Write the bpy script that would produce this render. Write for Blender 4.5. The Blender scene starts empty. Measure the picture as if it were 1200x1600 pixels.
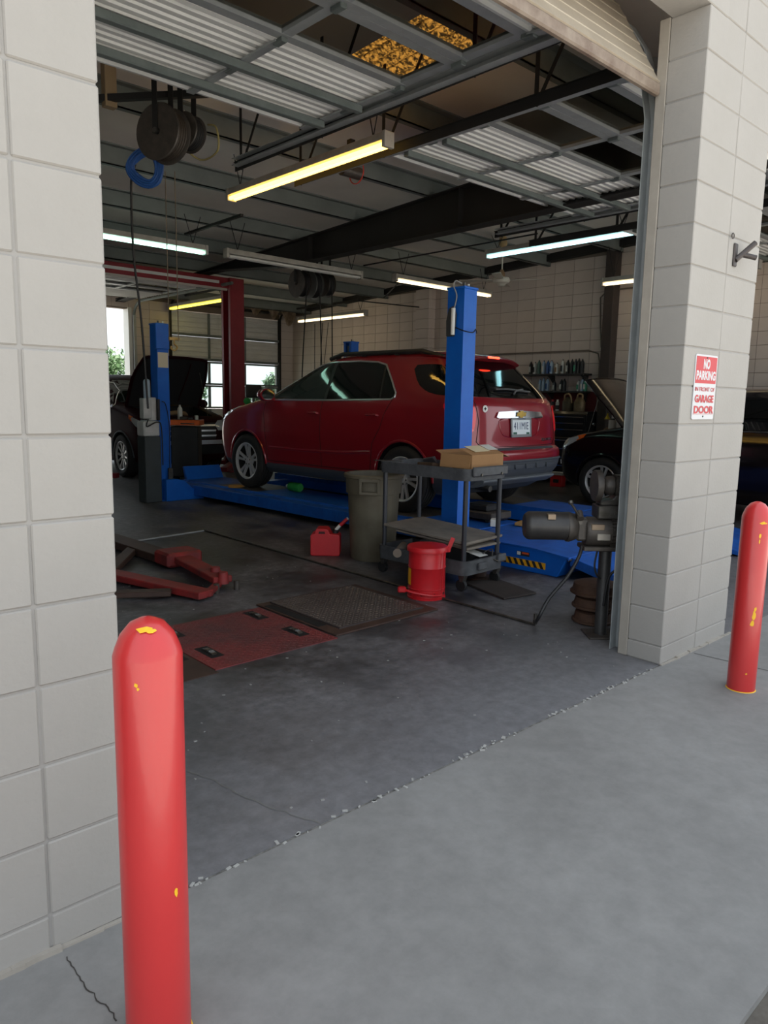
import bpy, bmesh, math, random
import numpy as np
from mathutils import Vector, Matrix, Euler
from mathutils.geometry import delaunay_2d_cdt

random.seed(7)
scene = bpy.context.scene
COL = scene.collection
PI = math.pi

# ------------------------------------------------------------------ camera
FPX = 1154.6
YAW, PIT, ROL = 0.822502, -0.149869, 0.018548
CAM = Vector((-0.75724, -1.81980, 1.41879))
_f = Vector((math.cos(YAW) * math.cos(PIT), math.sin(YAW) * math.cos(PIT), math.sin(PIT)))
_r0 = Vector((math.sin(YAW), -math.cos(YAW), 0))
_u0 = _r0.cross(_f)
_r = _r0 * math.cos(ROL) + _u0 * math.sin(ROL)
_u = -_r0 * math.sin(ROL) + _u0 * math.cos(ROL)
cam_data = bpy.data.cameras.new('camera')
cam = bpy.data.objects.new('camera', cam_data)
COL.objects.link(cam)
cam.matrix_world = Matrix(((_r.x, _u.x, -_f.x, CAM.x), (_r.y, _u.y, -_f.y, CAM.y), (_r.z, _u.z, -_f.z, CAM.z), (0, 0, 0, 1)))
cam_data.sensor_fit = 'VERTICAL'
cam_data.sensor_height = 24.0
cam_data.lens = 24.0 * FPX / 1600.0
cam_data.clip_start = 0.02
cam_data.clip_end = 400
scene.camera = cam

# ------------------------------------------------------------------ world, exposure
world = bpy.data.worlds.new('overcast_sky')
scene.world = world
world.use_nodes = True
wn = world.node_tree.nodes
wl = world.node_tree.links
wn.clear()
w_out = wn.new('ShaderNodeOutputWorld')
w_bg = wn.new('ShaderNodeBackground')
w_tc = wn.new('ShaderNodeTexCoord')
w_sx = wn.new('ShaderNodeSeparateXYZ')
w_ramp = wn.new('ShaderNodeValToRGB')
w_ramp.color_ramp.elements[0].position = 0.0
w_ramp.color_ramp.elements[0].color = (0.90, 0.97, 1.0, 1)
w_ramp.color_ramp.elements[1].position = 0.6
w_ramp.color_ramp.elements[1].color = (0.80, 0.89, 1.0, 1)
w_bg.inputs['Strength'].default_value = 0.95
wl.new(w_tc.outputs['Generated'], w_sx.inputs[0])
wl.new(w_sx.outputs['Z'], w_ramp.inputs[0])
wl.new(w_ramp.outputs[0], w_bg.inputs['Color'])
wl.new(w_bg.outputs[0], w_out.inputs['Surface'])

# high sun behind the building: the front stays in the building's own shade, the yard further out is sunlit
sun_d = bpy.data.lights.new('sun', 'SUN')
sun_d.energy = 10.0
sun_d.angle = math.radians(3.0)
sun_d.color = (1.0, 0.95, 0.87)
sun = bpy.data.objects.new('sun', sun_d)
COL.objects.link(sun)
sun.rotation_euler = Vector((-0.16, -0.40, -0.90)).to_track_quat('-Z', 'Y').to_euler()

vs = scene.view_settings
vs.view_transform = 'Standard'
vs.look = 'None'
vs.exposure = 0.85
vs.gamma = 1.0
vs.use_curve_mapping = False


# ------------------------------------------------------------------ pixels to places
def ray(px, py):
    return _f + _r * ((px - 600) / FPX) - _u * ((py - 800) / FPX)


def onplane(px, py, ax, v):
    d = ray(px, py)
    return CAM + d * ((v - CAM[ax]) / d[ax])


def G(px, py, z=0.0):
    return onplane(px, py, 2, z)


# ------------------------------------------------------------------ colour and materials
def lin(c):
    out = []
    for v in c[:3]:
        v = v / 255.0
        out.append(v / 12.92 if v <= 0.04045 else ((v + 0.055) / 1.055) ** 2.4)
    return (out[0], out[1], out[2], 1.0)


MATS = {}


def mat(name, rgb, rough=0.5, metal=0.0, var=None, bump=None, spec=0.5, coat=0.0, emit=None, rvar=0.0):
    """procedural principled material. var = (scale, rgb2, contrast), bump = (scale, strength)"""
    if name in MATS:
        return MATS[name]
    m = bpy.data.materials.new(name)
    m.use_nodes = True
    nt = m.node_tree
    b = nt.nodes['Principled BSDF']
    b.inputs['Base Color'].default_value = lin(rgb)
    b.inputs['Roughness'].default_value = rough
    b.inputs['Metallic'].default_value = metal
    b.inputs['Specular IOR Level'].default_value = spec
    b.inputs['Coat Weight'].default_value = coat
    b.inputs['Coat Roughness'].default_value = 0.06
    tc = nt.nodes.new('ShaderNodeTexCoord')
    if var:
        n = nt.nodes.new('ShaderNodeTexNoise')
        n.inputs['Scale'].default_value = var[0]
        n.inputs['Detail'].default_value = 6
        n.inputs['Roughness'].default_value = 0.62
        nt.links.new(tc.outputs['Object'], n.inputs['Vector'])
        r = nt.nodes.new('ShaderNodeValToRGB')
        c = var[2] if len(var) > 2 else 0.2
        r.color_ramp.elements[0].position = 0.5 - c
        r.color_ramp.elements[0].color = lin(rgb)
        r.color_ramp.elements[1].position = 0.5 + c
        r.color_ramp.elements[1].color = lin(var[1])
        nt.links.new(n.outputs['Fac'], r.inputs[0])
        nt.links.new(r.outputs[0], b.inputs['Base Color'])
        if rvar:
            mr = nt.nodes.new('ShaderNodeMapRange')
            mr.inputs['To Min'].default_value = max(0.02, rough - rvar)
            mr.inputs['To Max'].default_value = min(1, rough + rvar)
            nt.links.new(n.outputs['Fac'], mr.inputs[0])
            nt.links.new(mr.outputs[0], b.inputs['Roughness'])
    if bump:
        n2 = nt.nodes.new('ShaderNodeTexNoise')
        n2.inputs['Scale'].default_value = bump[0]
        n2.inputs['Detail'].default_value = 5
        nt.links.new(tc.outputs['Object'], n2.inputs['Vector'])
        bp = nt.nodes.new('ShaderNodeBump')
        bp.inputs['Strength'].default_value = bump[1]
        bp.inputs['Distance'].default_value = bump[2] if len(bump) > 2 else 0.004
        nt.links.new(n2.outputs['Fac'], bp.inputs['Height'])
        nt.links.new(bp.outputs[0], b.inputs['Normal'])
    if emit:
        b.inputs['Emission Color'].default_value = (emit[0], emit[1], emit[2], 1)
        b.inputs['Emission Strength'].default_value = emit[3]
    MATS[name] = m
    return m


def node(m, t, **kw):
    n = m.node_tree.nodes.new(t)
    for k, v in kw.items():
        if k in n.inputs:
            n.inputs[k].default_value = v
        else:
            setattr(n, k, v)
    return n


# ------------------------------------------------------------------ objects
def tag(o, label=None, cat=None, group=None, kind=None):
    if label:
        o['label'] = label
    if cat:
        o['category'] = cat
    if group:
        o['group'] = group
    if kind:
        o['kind'] = kind
    return o


def thing(name, label, cat, loc=(0, 0, 0), rz=0.0, group=None, rot=None):
    o = bpy.data.objects.new(name, None)
    o.empty_display_size = 0.1
    COL.objects.link(o)
    o.location = loc
    o.rotation_euler = rot if rot else (0, 0, rz)
    return tag(o, label, cat, group)


def link(name, me, parent=None, loc=(0, 0, 0), rot=(0, 0, 0)):
    o = bpy.data.objects.new(name, me)
    COL.objects.link(o)
    o.location = loc
    o.rotation_euler = rot
    if parent:
        o.parent = parent
    return o


def copy_tree(o, parent=None):
    c = o.copy()
    COL.objects.link(c)
    c.parent = parent
    for ch in o.children:
        copy_tree(ch, c)
    return c


def pick(k, *a):
    return a[k % len(a)]


class MB:
    """collects shapes into one mesh"""

    def __init__(s):
        s.v = []
        s.f = []

    def add(s, vs_, fs_):
        n = len(s.v)
        s.v += [tuple(p) for p in vs_]
        s.f += [tuple(i + n for i in f) for f in fs_]
        return s

    def box(s, x0, x1, y0, y1, z0, z1):
        return s.add([(x0, y0, z0), (x1, y0, z0), (x1, y1, z0), (x0, y1, z0), (x0, y0, z1), (x1, y0, z1), (x1, y1, z1), (x0, y1, z1)],
                     [(0, 3, 2, 1), (4, 5, 6, 7), (0, 1, 5, 4), (1, 2, 6, 5), (2, 3, 7, 6), (3, 0, 4, 7)])

    def cbox(s, c, d, rot=None):
        M = Euler(rot).to_matrix() if rot else Matrix.Identity(3)
        c = Vector(c)
        p = []
        for z in (-1, 1):
            for (x, y) in ((-1, -1), (1, -1), (1, 1), (-1, 1)):
                p.append(c + M @ Vector((x * d[0] / 2, y * d[1] / 2, z * d[2] / 2)))
        return s.add(p, [(0, 3, 2, 1), (4, 5, 6, 7), (0, 1, 5, 4), (1, 2, 6, 5), (2, 3, 7, 6), (3, 0, 4, 7)])

    def bar(s, a, b, w, h, up=(0, 0, 1)):
        a = Vector(a); b = Vector(b); d = (b - a).normalized(); up = Vector(up)
        sd = d.cross(up)
        if sd.length < 1e-4:
            sd = d.cross(Vector((1, 0, 0)))
        sd.normalize(); u = sd.cross(d).normalized()
        p = []
        for e in (a, b):
            for (x, y) in ((-1, -1), (1, -1), (1, 1), (-1, 1)):
                p.append(e + sd * x * w / 2 + u * y * h / 2)
        return s.add(p, [(0, 1, 2, 3), (7, 6, 5, 4), (0, 4, 5, 1), (1, 5, 6, 2), (2, 6, 7, 3), (3, 7, 4, 0)])

    def ring(s, c, d, r, n, ref=None):
        d = Vector(d).normalized()
        ref = Vector(ref) if ref else (Vector((0, 0, 1)) if abs(d.z) < 0.9 else Vector((1, 0, 0)))
        a = d.cross(ref).normalized(); b = d.cross(a)
        return [Vector(c) + a * r * math.cos(2 * PI * i / n) + b * r * math.sin(2 * PI * i / n) for i in range(n)]

    def cyl(s, a, b, r0, r1=None, n=16, cap=True):
        r1 = r0 if r1 is None else r1
        d = Vector(b) - Vector(a)
        p = s.ring(a, d, r0, n) + s.ring(b, d, r1, n)
        f = [(i, (i + 1) % n, n + (i + 1) % n, n + i) for i in range(n)]
        if cap:
            f += [tuple(range(n - 1, -1, -1)), tuple(range(n, 2 * n))]
        return s.add(p, f)

    def tube(s, pts, r, n=8, closed=False, cap=True):
        pts = [Vector(p) for p in pts]
        N = len(pts)
        V = []
        prev = None
        for i, p in enumerate(pts):
            if closed:
                d = pts[(i + 1) % N] - pts[i - 1]
            else:
                d = pts[min(i + 1, N - 1)] - pts[max(i - 1, 0)]
            if d.length < 1e-9:
                d = Vector((0, 0, 1))
            d.normalize()
            if prev is None:
                ref = Vector((0, 0, 1)) if abs(d.z) < 0.9 else Vector((1, 0, 0))
                a = d.cross(ref).normalized()
            else:
                a = prev - d * prev.dot(d)
                a = a.normalized() if a.length > 1e-6 else d.orthogonal().normalized()
            prev = a
            b = d.cross(a)
            rr = r[i] if isinstance(r, (list, tuple)) else r
            V += [p + a * rr * math.cos(2 * PI * k / n) + b * rr * math.sin(2 * PI * k / n) for k in range(n)]
        F = []
        for i in range(N if closed else N - 1):
            j = (i + 1) % N
            F += [(i * n + k, i * n + (k + 1) % n, j * n + (k + 1) % n, j * n + k) for k in range(n)]
        if cap and not closed:
            F += [tuple(range(n - 1, -1, -1)), tuple(range((N - 1) * n, N * n))]
        return s.add(V, F)

    def lathe(s, prof, n=24, o=(0, 0, 0), axis='z', caps=True):
        V = []
        for (r, h) in prof:
            for k in range(n):
                a = 2 * PI * k / n
                x, y = r * math.cos(a), r * math.sin(a)
                q = (x, y, h) if axis == 'z' else ((h, x, y) if axis == 'x' else (y, h, x))
                V.append((q[0] + o[0], q[1] + o[1], q[2] + o[2]))
        F = []
        for i in range(len(prof) - 1):
            F += [(i * n + k, i * n + (k + 1) % n, (i + 1) * n + (k + 1) % n, (i + 1) * n + k) for k in range(n)]
        if caps:
            F += [tuple(range(n - 1, -1, -1)), tuple(range((len(prof) - 1) * n, len(prof) * n))]
        return s.add(V, F)

    def prism(s, poly, t0, t1, fn):
        """poly of 2D points extruded from t0 to t1, fn(a, b, t) -> point"""
        n = len(poly)
        V = [fn(a, b, t0) for a, b in poly] + [fn(a, b, t1) for a, b in poly]
        F = [tuple(range(n - 1, -1, -1)), tuple(range(n, 2 * n))]
        F += [(i, (i + 1) % n, n + (i + 1) % n, n + i) for i in range(n)]
        return s.add(V, F)

    def grid(s, fn, nu, nv, closeu=False):
        V = [fn(i / nu, j / nv) for j in range(nv + 1) for i in range(nu + (0 if closeu else 1))]
        w = nu if closeu else nu + 1
        F = []
        for j in range(nv):
            for i in range(nu):
                i2 = (i + 1) % w if closeu else i + 1
                F.append((j * w + i, j * w + i2, (j + 1) * w + i2, (j + 1) * w + i))
        return s.add(V, F)

    def xf(s, M):
        s.v = [tuple(M @ Vector(p)) for p in s.v]
        return s

    def mesh(s, name, m=None, smooth=False, bevel=0.0, seg=1, recalc=True, weld=False):
        me = bpy.data.meshes.new(name)
        me.from_pydata(s.v, [], s.f)
        if recalc or bevel or weld:
            bm = bmesh.new()
            bm.from_mesh(me)
            if weld:
                bmesh.ops.remove_doubles(bm, verts=bm.verts, dist=1e-5)
            if recalc:
                bmesh.ops.recalc_face_normals(bm, faces=bm.faces)
            if bevel:
                ed = [e for e in bm.edges if len(e.link_faces) == 2 and e.calc_face_angle(0) > 0.6]
                bmesh.ops.bevel(bm, geom=ed, offset=bevel, segments=seg, profile=0.5, affect='EDGES', clamp_overlap=True)
            bm.to_mesh(me)
            bm.free()
        if m:
            me.materials.append(m)
        if smooth:
            for p in me.polygons:
                p.use_smooth = True
            if smooth != 'all':
                me.set_sharp_from_angle(angle=math.radians(40))
        return me

    def build(s, name, m, parent=None, smooth=False, bevel=0.0, loc=(0, 0, 0), rot=(0, 0, 0), seg=1, weld=False):
        return link(name, s.mesh(name, m, smooth, bevel, seg, weld=weld), parent, loc, rot)


def text_mesh(name, txt, size, m, parent, M, depth=0.0006, bold=0.0, sx=1.0, spacing=1.0):
    cu = bpy.data.curves.new(name, 'FONT')
    cu.body = txt
    cu.size = size
    cu.align_x = 'CENTER'
    cu.align_y = 'CENTER'
    cu.extrude = depth
    cu.offset = bold
    cu.space_character = spacing
    cu.resolution_u = 3
    ob = bpy.data.objects.new(name, cu)
    COL.objects.link(ob)
    dg = bpy.context.evaluated_depsgraph_get()
    me = bpy.data.meshes.new_from_object(ob.evaluated_get(dg))
    bpy.data.objects.remove(ob)
    bpy.data.curves.remove(cu)
    me.transform(M @ Matrix.Diagonal((sx, 1, 1, 1)))
    me.materials.clear()
    me.materials.append(m)
    return link(name, me, parent)


def frame3(o, x, y):
    """matrix with origin o, local x and y directions"""
    x = Vector(x).normalized(); y = Vector(y).normalized(); z = x.cross(y)
    return Matrix(((x.x, y.x, z.x, o[0]), (x.y, y.y, z.y, o[1]), (x.z, y.z, z.z, o[2]), (0, 0, 0, 1)))


def pchip(keys):
    xs = [k[0] for k in keys]; ys = [k[1] for k in keys]
    n = len(xs)
    h = [xs[i + 1] - xs[i] for i in range(n - 1)]
    d = [(ys[i + 1] - ys[i]) / h[i] for i in range(n - 1)]
    m = [0.0] * n
    m[0], m[-1] = d[0], d[-1]
    for i in range(1, n - 1):
        if d[i - 1] * d[i] > 0:
            w1 = 2 * h[i] + h[i - 1]; w2 = h[i] + 2 * h[i - 1]
            m[i] = (w1 + w2) / (w1 / d[i - 1] + w2 / d[i])

    def f(x):
        if x <= xs[0]:
            return ys[0]
        if x >= xs[-1]:
            return ys[-1]
        i = 0
        while x > xs[i + 1]:
            i += 1
        t = (x - xs[i]) / h[i]
        return ((1 + 2 * t) * (1 - t) ** 2 * ys[i] + t * (1 - t) ** 2 * h[i] * m[i]
                + t * t * (3 - 2 * t) * ys[i + 1] + t * t * (t - 1) * h[i] * m[i + 1])
    return f


def catenary(a, b, sag, n=14):
    a = Vector(a); b = Vector(b)
    return [a.lerp(b, i / n) - Vector((0, 0, sag * 4 * (i / n) * (1 - i / n))) for i in range(n + 1)]


def spline(pts, n=8):
    pts = [Vector(p) for p in pts]
    out = []
    for i in range(len(pts) - 1):
        p0 = pts[max(i - 1, 0)]; p1 = pts[i]; p2 = pts[i + 1]; p3 = pts[min(i + 2, len(pts) - 1)]
        for k in range(n):
            t = k / n
            out.append(0.5 * ((2 * p1) + (p2 - p0) * t + (2 * p0 - 5 * p1 + 4 * p2 - p3) * t * t + (3 * p1 - p0 - 3 * p2 + p3) * t ** 3))
    out.append(pts[-1])
    return out

# ================================================================== materials used all over
M_block = mat('painted_block', (160, 156, 151), 0.75, var=(3.0, (152, 148, 142), 0.3), bump=(70, 0.35, 0.003), spec=0.3)
M_mortar = mat('painted_mortar', (152, 149, 145), 0.85, bump=(90, 0.3, 0.003), spec=0.2)
M_trim = mat('cream_painted_trim', (164, 157, 147), 0.6, var=(9, (149, 142, 132), 0.2))
M_wallin = mat('interior_block_paint', (210, 198, 190), 0.8, var=(1.2, (194, 182, 173), 0.3), bump=(60, 0.3, 0.003), spec=0.25)
M_wallmort = mat('interior_mortar', (126, 113, 103), 0.9, spec=0.2)
M_roof = mat('roof_insulation', (224, 219, 213), 0.9, var=(0.9, (202, 197, 190), 0.25), spec=0.2)
M_purlin = mat('dark_purlin_steel', (124, 130, 127), 0.7, var=(2.5, (104, 109, 107), 0.25), spec=0.3)
M_beam = mat('black_beam_steel', (44, 43, 42), 0.7, var=(2.0, (36, 35, 34), 0.25), spec=0.3)
M_galv = mat('galvanised_steel', (172, 176, 176), 0.45, 0.25, var=(7, (148, 152, 153), 0.25))
M_galvd = mat('dull_galvanised_steel', (122, 130, 128), 0.5, 0.25, var=(6, (98, 106, 104), 0.25))
M_door_in = mat('door_panel_inside', (226, 226, 223), 0.5, 0.0, var=(4, (212, 212, 209), 0.25))
M_door_out = mat('door_panel_outside', (180, 169, 152), 0.5, var=(6, (162, 150, 134), 0.25))
M_black = mat('black_plastic', (30, 31, 33), 0.5, var=(9, (42, 43, 45), 0.25))
M_rubber = mat('black_rubber', (22, 22, 23), 0.7)
M_dark = mat('dark_void', (12, 12, 13), 0.8)
M_chrome = mat('chrome', (225, 228, 232), 0.08, 1.0)
M_alum = mat('alloy_silver', (206, 207, 208), 0.35, 0.45)
M_white = mat('white_enamel', (222, 222, 216), 0.4)
M_blue = mat('lift_blue', (16, 108, 206), 0.4, var=(5, (12, 88, 186), 0.3), bump=(160, 0.12, 0.002))
M_red = mat('bright_red_paint', (206, 32, 40), 0.38, var=(8, (186, 26, 34), 0.25))
M_steel = mat('worn_steel', (110, 108, 104), 0.45, 0.8, var=(14, (72, 68, 62), 0.22))
M_grease = mat('greasy_black_iron', (62, 58, 55), 0.48, 0.25, var=(12, (86, 79, 72), 0.2), bump=(60, 0.2, 0.003))
M_wire = mat('black_cable', (20, 20, 22), 0.6)


def glassy(name, rgb, rough=0.04, ior=1.45):
    m = bpy.data.materials.new(name)
    m.use_nodes = True
    nt = m.node_tree
    nt.nodes.clear()
    out = nt.nodes.new('ShaderNodeOutputMaterial')
    mix = nt.nodes.new('ShaderNodeMixShader')
    tr = nt.nodes.new('ShaderNodeBsdfTransparent')
    tr.inputs[0].default_value = lin(rgb)
    gl = nt.nodes.new('ShaderNodeBsdfGlossy')
    gl.inputs['Roughness'].default_value = rough
    gl.inputs['Color'].default_value = (0.9, 0.9, 0.9, 1)
    lw = nt.nodes.new('ShaderNodeLayerWeight')
    lw.inputs['Blend'].default_value = 0.5
    pw = nt.nodes.new('ShaderNodeMath')
    pw.operation = 'POWER'
    pw.inputs[1].default_value = 4.0
    ma = nt.nodes.new('ShaderNodeMath')
    ma.operation = 'MULTIPLY_ADD'
    ma.inputs[1].default_value = ior - 1.0
    ma.inputs[2].default_value = 0.03
    nt.links.new(lw.outputs['Facing'], pw.inputs[0])
    nt.links.new(pw.outputs[0], ma.inputs[0])
    nt.links.new(ma.outputs[0], mix.inputs[0])
    nt.links.new(tr.outputs[0], mix.inputs[1])
    nt.links.new(gl.outputs[0], mix.inputs[2])
    nt.links.new(mix.outputs[0], out.inputs['Surface'])
    return m


M_pane = glassy('door_window_pane', (235, 240, 238), 0.04, 1.2)
M_dirtypane = glassy('grimy_door_pane', (206, 206, 202), 0.15, 1.10)


# ------------------------------------------------------------------ floor materials
def concrete(name, a, b, c, rough, scale, edge=None, fine=(0.66, 1.18)):
    m = bpy.data.materials.new(name)
    m.use_nodes = True
    nt = m.node_tree
    bs = nt.nodes['Principled BSDF']
    tc = nt.nodes.new('ShaderNodeTexCoord')

    def noise(s, d=8, r=0.65):
        n = nt.nodes.new('ShaderNodeTexNoise')
        n.inputs['Scale'].default_value = s
        n.inputs['Detail'].default_value = d
        n.inputs['Roughness'].default_value = r
        nt.links.new(tc.outputs['Object'], n.inputs['Vector'])
        return n

    def ramp(src, p0, p1, c0, c1):
        r = nt.nodes.new('ShaderNodeValToRGB')
        r.color_ramp.elements[0].position = p0
        r.color_ramp.elements[0].color = c0
        r.color_ramp.elements[1].position = p1
        r.color_ramp.elements[1].color = c1
        nt.links.new(src, r.inputs[0])
        return r
    n1 = noise(scale)
    r1 = ramp(n1.outputs['Fac'], 0.40, 0.64, lin(a), lin(b))
    n2 = noise(scale * 9, 10, 0.7)
    r2 = ramp(n2.outputs['Fac'], 0.32, 0.72, (fine[0], fine[0], fine[0], 1), (fine[1], fine[1], fine[1], 1))
    mul = nt.nodes.new('ShaderNodeMixRGB')
    mul.blend_type = 'MULTIPLY'
    mul.inputs[0].default_value = 1
    nt.links.new(r1.outputs[0], mul.inputs[1])
    nt.links.new(r2.outputs[0], mul.inputs[2])
    last = mul
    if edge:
        # paler grey near the doorway, broken by noise, giving way to the slab colour inward
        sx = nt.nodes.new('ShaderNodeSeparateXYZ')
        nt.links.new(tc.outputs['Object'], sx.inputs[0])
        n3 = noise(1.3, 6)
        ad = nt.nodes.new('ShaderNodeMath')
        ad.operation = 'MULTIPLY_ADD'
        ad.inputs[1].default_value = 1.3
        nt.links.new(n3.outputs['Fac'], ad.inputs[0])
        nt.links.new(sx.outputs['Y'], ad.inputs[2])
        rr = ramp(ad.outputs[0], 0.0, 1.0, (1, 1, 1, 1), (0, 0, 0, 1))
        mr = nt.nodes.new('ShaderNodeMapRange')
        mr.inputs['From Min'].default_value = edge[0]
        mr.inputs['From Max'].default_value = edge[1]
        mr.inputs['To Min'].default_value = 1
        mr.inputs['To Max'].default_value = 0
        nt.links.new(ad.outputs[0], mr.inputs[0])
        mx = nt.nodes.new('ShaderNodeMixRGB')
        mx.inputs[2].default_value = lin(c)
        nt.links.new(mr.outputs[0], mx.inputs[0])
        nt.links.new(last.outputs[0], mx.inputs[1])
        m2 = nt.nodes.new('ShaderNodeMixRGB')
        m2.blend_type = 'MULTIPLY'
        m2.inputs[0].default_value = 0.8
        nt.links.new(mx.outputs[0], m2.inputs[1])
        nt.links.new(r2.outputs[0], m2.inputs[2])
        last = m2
    nt.links.new(last.outputs[0], bs.inputs['Base Color'])
    mr2 = nt.nodes.new('ShaderNodeMapRange')
    mr2.inputs['From Min'].default_value = 0.3
    mr2.inputs['From Max'].default_value = 0.7
    mr2.inputs['To Min'].default_value = rough[0]
    mr2.inputs['To Max'].default_value = rough[1]
    nt.links.new(n1.outputs['Fac'], mr2.inputs[0])
    nt.links.new(mr2.outputs[0], bs.inputs['Roughness'])
    bp = nt.nodes.new('ShaderNodeBump')
    bp.inputs['Strength'].default_value = 0.25
    bp.inputs['Distance'].default_value = 0.003
    nt.links.new(n2.outputs['Fac'], bp.inputs['Height'])
    nt.links.new(bp.outputs[0], bs.inputs['Normal'])
    return m


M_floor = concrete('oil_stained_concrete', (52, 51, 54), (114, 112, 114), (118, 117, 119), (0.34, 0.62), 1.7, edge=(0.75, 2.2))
M_apron = concrete('grey_apron_concrete', (127, 125, 122), (138, 136, 133), None, (0.7, 0.85), 1.3, fine=(0.86, 1.08))
M_asphalt = concrete('pale_yard_concrete', (176, 172, 165), (190, 186, 179), None, (0.8, 0.9), 2.5)

# ================================================================== floor, apron, yard
W0, W1 = 0.0, 3.034            # the door opening
P1 = 3.87                      # far edge of the pillar
CS = 0.2032
XR_, YB_ = 11.0, 14.5          # inside faces of the side wall and the rear wall
XL_ = -8.6


def struct(mb, name, m, parent=None, smooth=False, bevel=0.0, label=None):
    o = mb.build(name, m, parent, smooth, bevel)
    if not parent:
        tag(o, label, None, None, 'structure')
    return o


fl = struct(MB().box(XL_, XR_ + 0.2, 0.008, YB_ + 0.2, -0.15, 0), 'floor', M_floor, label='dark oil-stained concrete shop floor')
ap = struct(MB().box(-12, 14, -1.28, -0.004, -0.15, 0), 'floor_apron', M_apron, label='light grey concrete apron in front of the garage')
struct(MB().box(-12, 14, -0.004, 0.008, -0.15, -0.003), 'floor_joint', mat('joint_filler', (132, 129, 123), 0.9, var=(30, (84, 81, 77), 0.15)), label='joint between shop floor and apron')
struct(MB().box(-12, 14, -1.46, -1.28, -0.2, -0.02), 'ground_gutter', mat('gutter_dirt', (70, 64, 58), 0.95, var=(14, (104, 98, 90), 0.2)), label='dirty strip along the edge of the apron')
struct(MB().box(-60, 60, -60, -1.46, -0.2, -0.03), 'ground_front', M_asphalt, label='pale sunlit yard in front of the apron')
struct(MB().box(-60, 90, YB_ + 0.2, 140, -0.2, -0.02), 'ground_rear', mat('rear_yard', (150, 148, 142), 0.9, var=(0.2, (128, 128, 120), 0.2)), label='pale yard behind the garage')


def ribbon(pts, w, name, m, parent, z=0.0012, jag=0.0):
    pts = [Vector((p[0], p[1], z)) for p in pts]
    mb = MB()
    V = []
    for i, p in enumerate(pts):
        d = (pts[min(i + 1, len(pts) - 1)] - pts[max(i - 1, 0)]).normalized()
        n = Vector((-d.y, d.x, 0))
        ww = w * (0.5 + random.random() * jag) if jag else w * 0.5
        o = n * random.uniform(-1, 1) * w * jag
        V += [p + o + n * ww, p + o - n * ww]
    return mb.add(V, [(2 * i, 2 * i + 1, 2 * i + 3, 2 * i + 2) for i in range(len(pts) - 1)]).build(name, m, parent)


def jagline(a, b, n, amp):
    a = Vector(a); b = Vector(b); d = (b - a).normalized(); nn = Vector((-d.y, d.x, 0))
    out = []
    off = 0
    for i in range(n + 1):
        off = off * 0.7 + random.uniform(-amp, amp)
        out.append(a.lerp(b, i / n) + nn * (off if 0 < i < n else 0))
    return out


M_crack = mat('crack_dirt', (62, 58, 54), 0.95)
M_crack2 = mat('crack_pale', (112, 110, 106), 0.95)
ribbon(jagline(G(105, 1495), G(182, 1596), 22, 0.005), 0.0024, 'crack', M_crack, ap, jag=0.4)
ribbon(jagline(G(292, 1203), G(395, 1250), 12, 0.008) + jagline(G(395, 1250), G(500, 1287), 10, 0.008)[1:], 0.004, 'crack', M_crack2, fl, jag=0.5)
ribbon([G(1085, 1021), G(1200, 1048)], 0.006, 'control_joint', M_crack, ap)
# crumbled slab edge along the joint
mb = MB()
for i in range(90):
    x = random.uniform(0.15, 3.0)
    s = random.uniform(0.003, 0.011)
    mb.cbox((x, random.uniform(-0.012, 0.012) + 0.002, 0.001), (s * 2, s, 0.004), (0, 0, random.uniform(0, 3)))
tag(mb.build('slab_crumbs', mat('pale_crumbs', (170, 168, 163), 0.9), fl), kind='stuff')
# small specks and scraps on the floor
mb = MB()
for i in range(130):
    x = random.uniform(0.2, 3.0); y = random.uniform(0.1, 3.6); s = random.uniform(0.003, 0.009)
    mb.cbox((x, y, 0.0015), (s, s * 1.6, 0.003), (0, 0, random.uniform(0, 3)))
tag(mb.build('floor_scraps', mat('pale_scraps', (150, 148, 144), 0.9), fl), kind='stuff')

# ================================================================== front wall of painted blocks
wf = MB()
wf.box(-0.8128, W0 - 0.005, 0.005, 0.198, 0, 4.75)
wf.box(XL_, -3.86, 0.0, 0.2, 0, 4.75)
wf.box(-3.86, -0.8128, 0.0, 0.2, 3.36, 4.75)  # open bay out of view, added to let more daylight into the shop
wf.box(W1 + 0.005, P1 - 0.005, 0.005, 0.198, 0, 4.75)
wf.box(6.9, 7.74, 0.0, 0.2, 0, 4.75)
wf.box(10.78, 11.2, 0.0, 0.2, 0, 4.75)
wf.box(W0 - 0.006, W1 + 0.006, 0.006, 0.198, 3.56, 4.75)
wf.box(P1 - 0.006, 10.78, 0.0, 0.2, 3.56, 4.75)
wall_front = struct(wf, 'wall_front', M_mortar, label='cream painted concrete block front wall')

_bm_cache = {}


def block_mesh(w, d, h, m, bev):
    k = (round(w, 3), round(d, 3), round(h, 3), m.name)
    if k not in _bm_cache:
        _bm_cache[k] = MB().box(-w / 2, w / 2, -d / 2, d / 2, -h / 2, h / 2).mesh('block', m, bevel=bev)
    return _bm_cache[k]


def courses(top):
    z = [0, CS / 2]
    while z[-1] < top - 0.01:
        z.append(z[-1] + CS)
    return z


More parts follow.
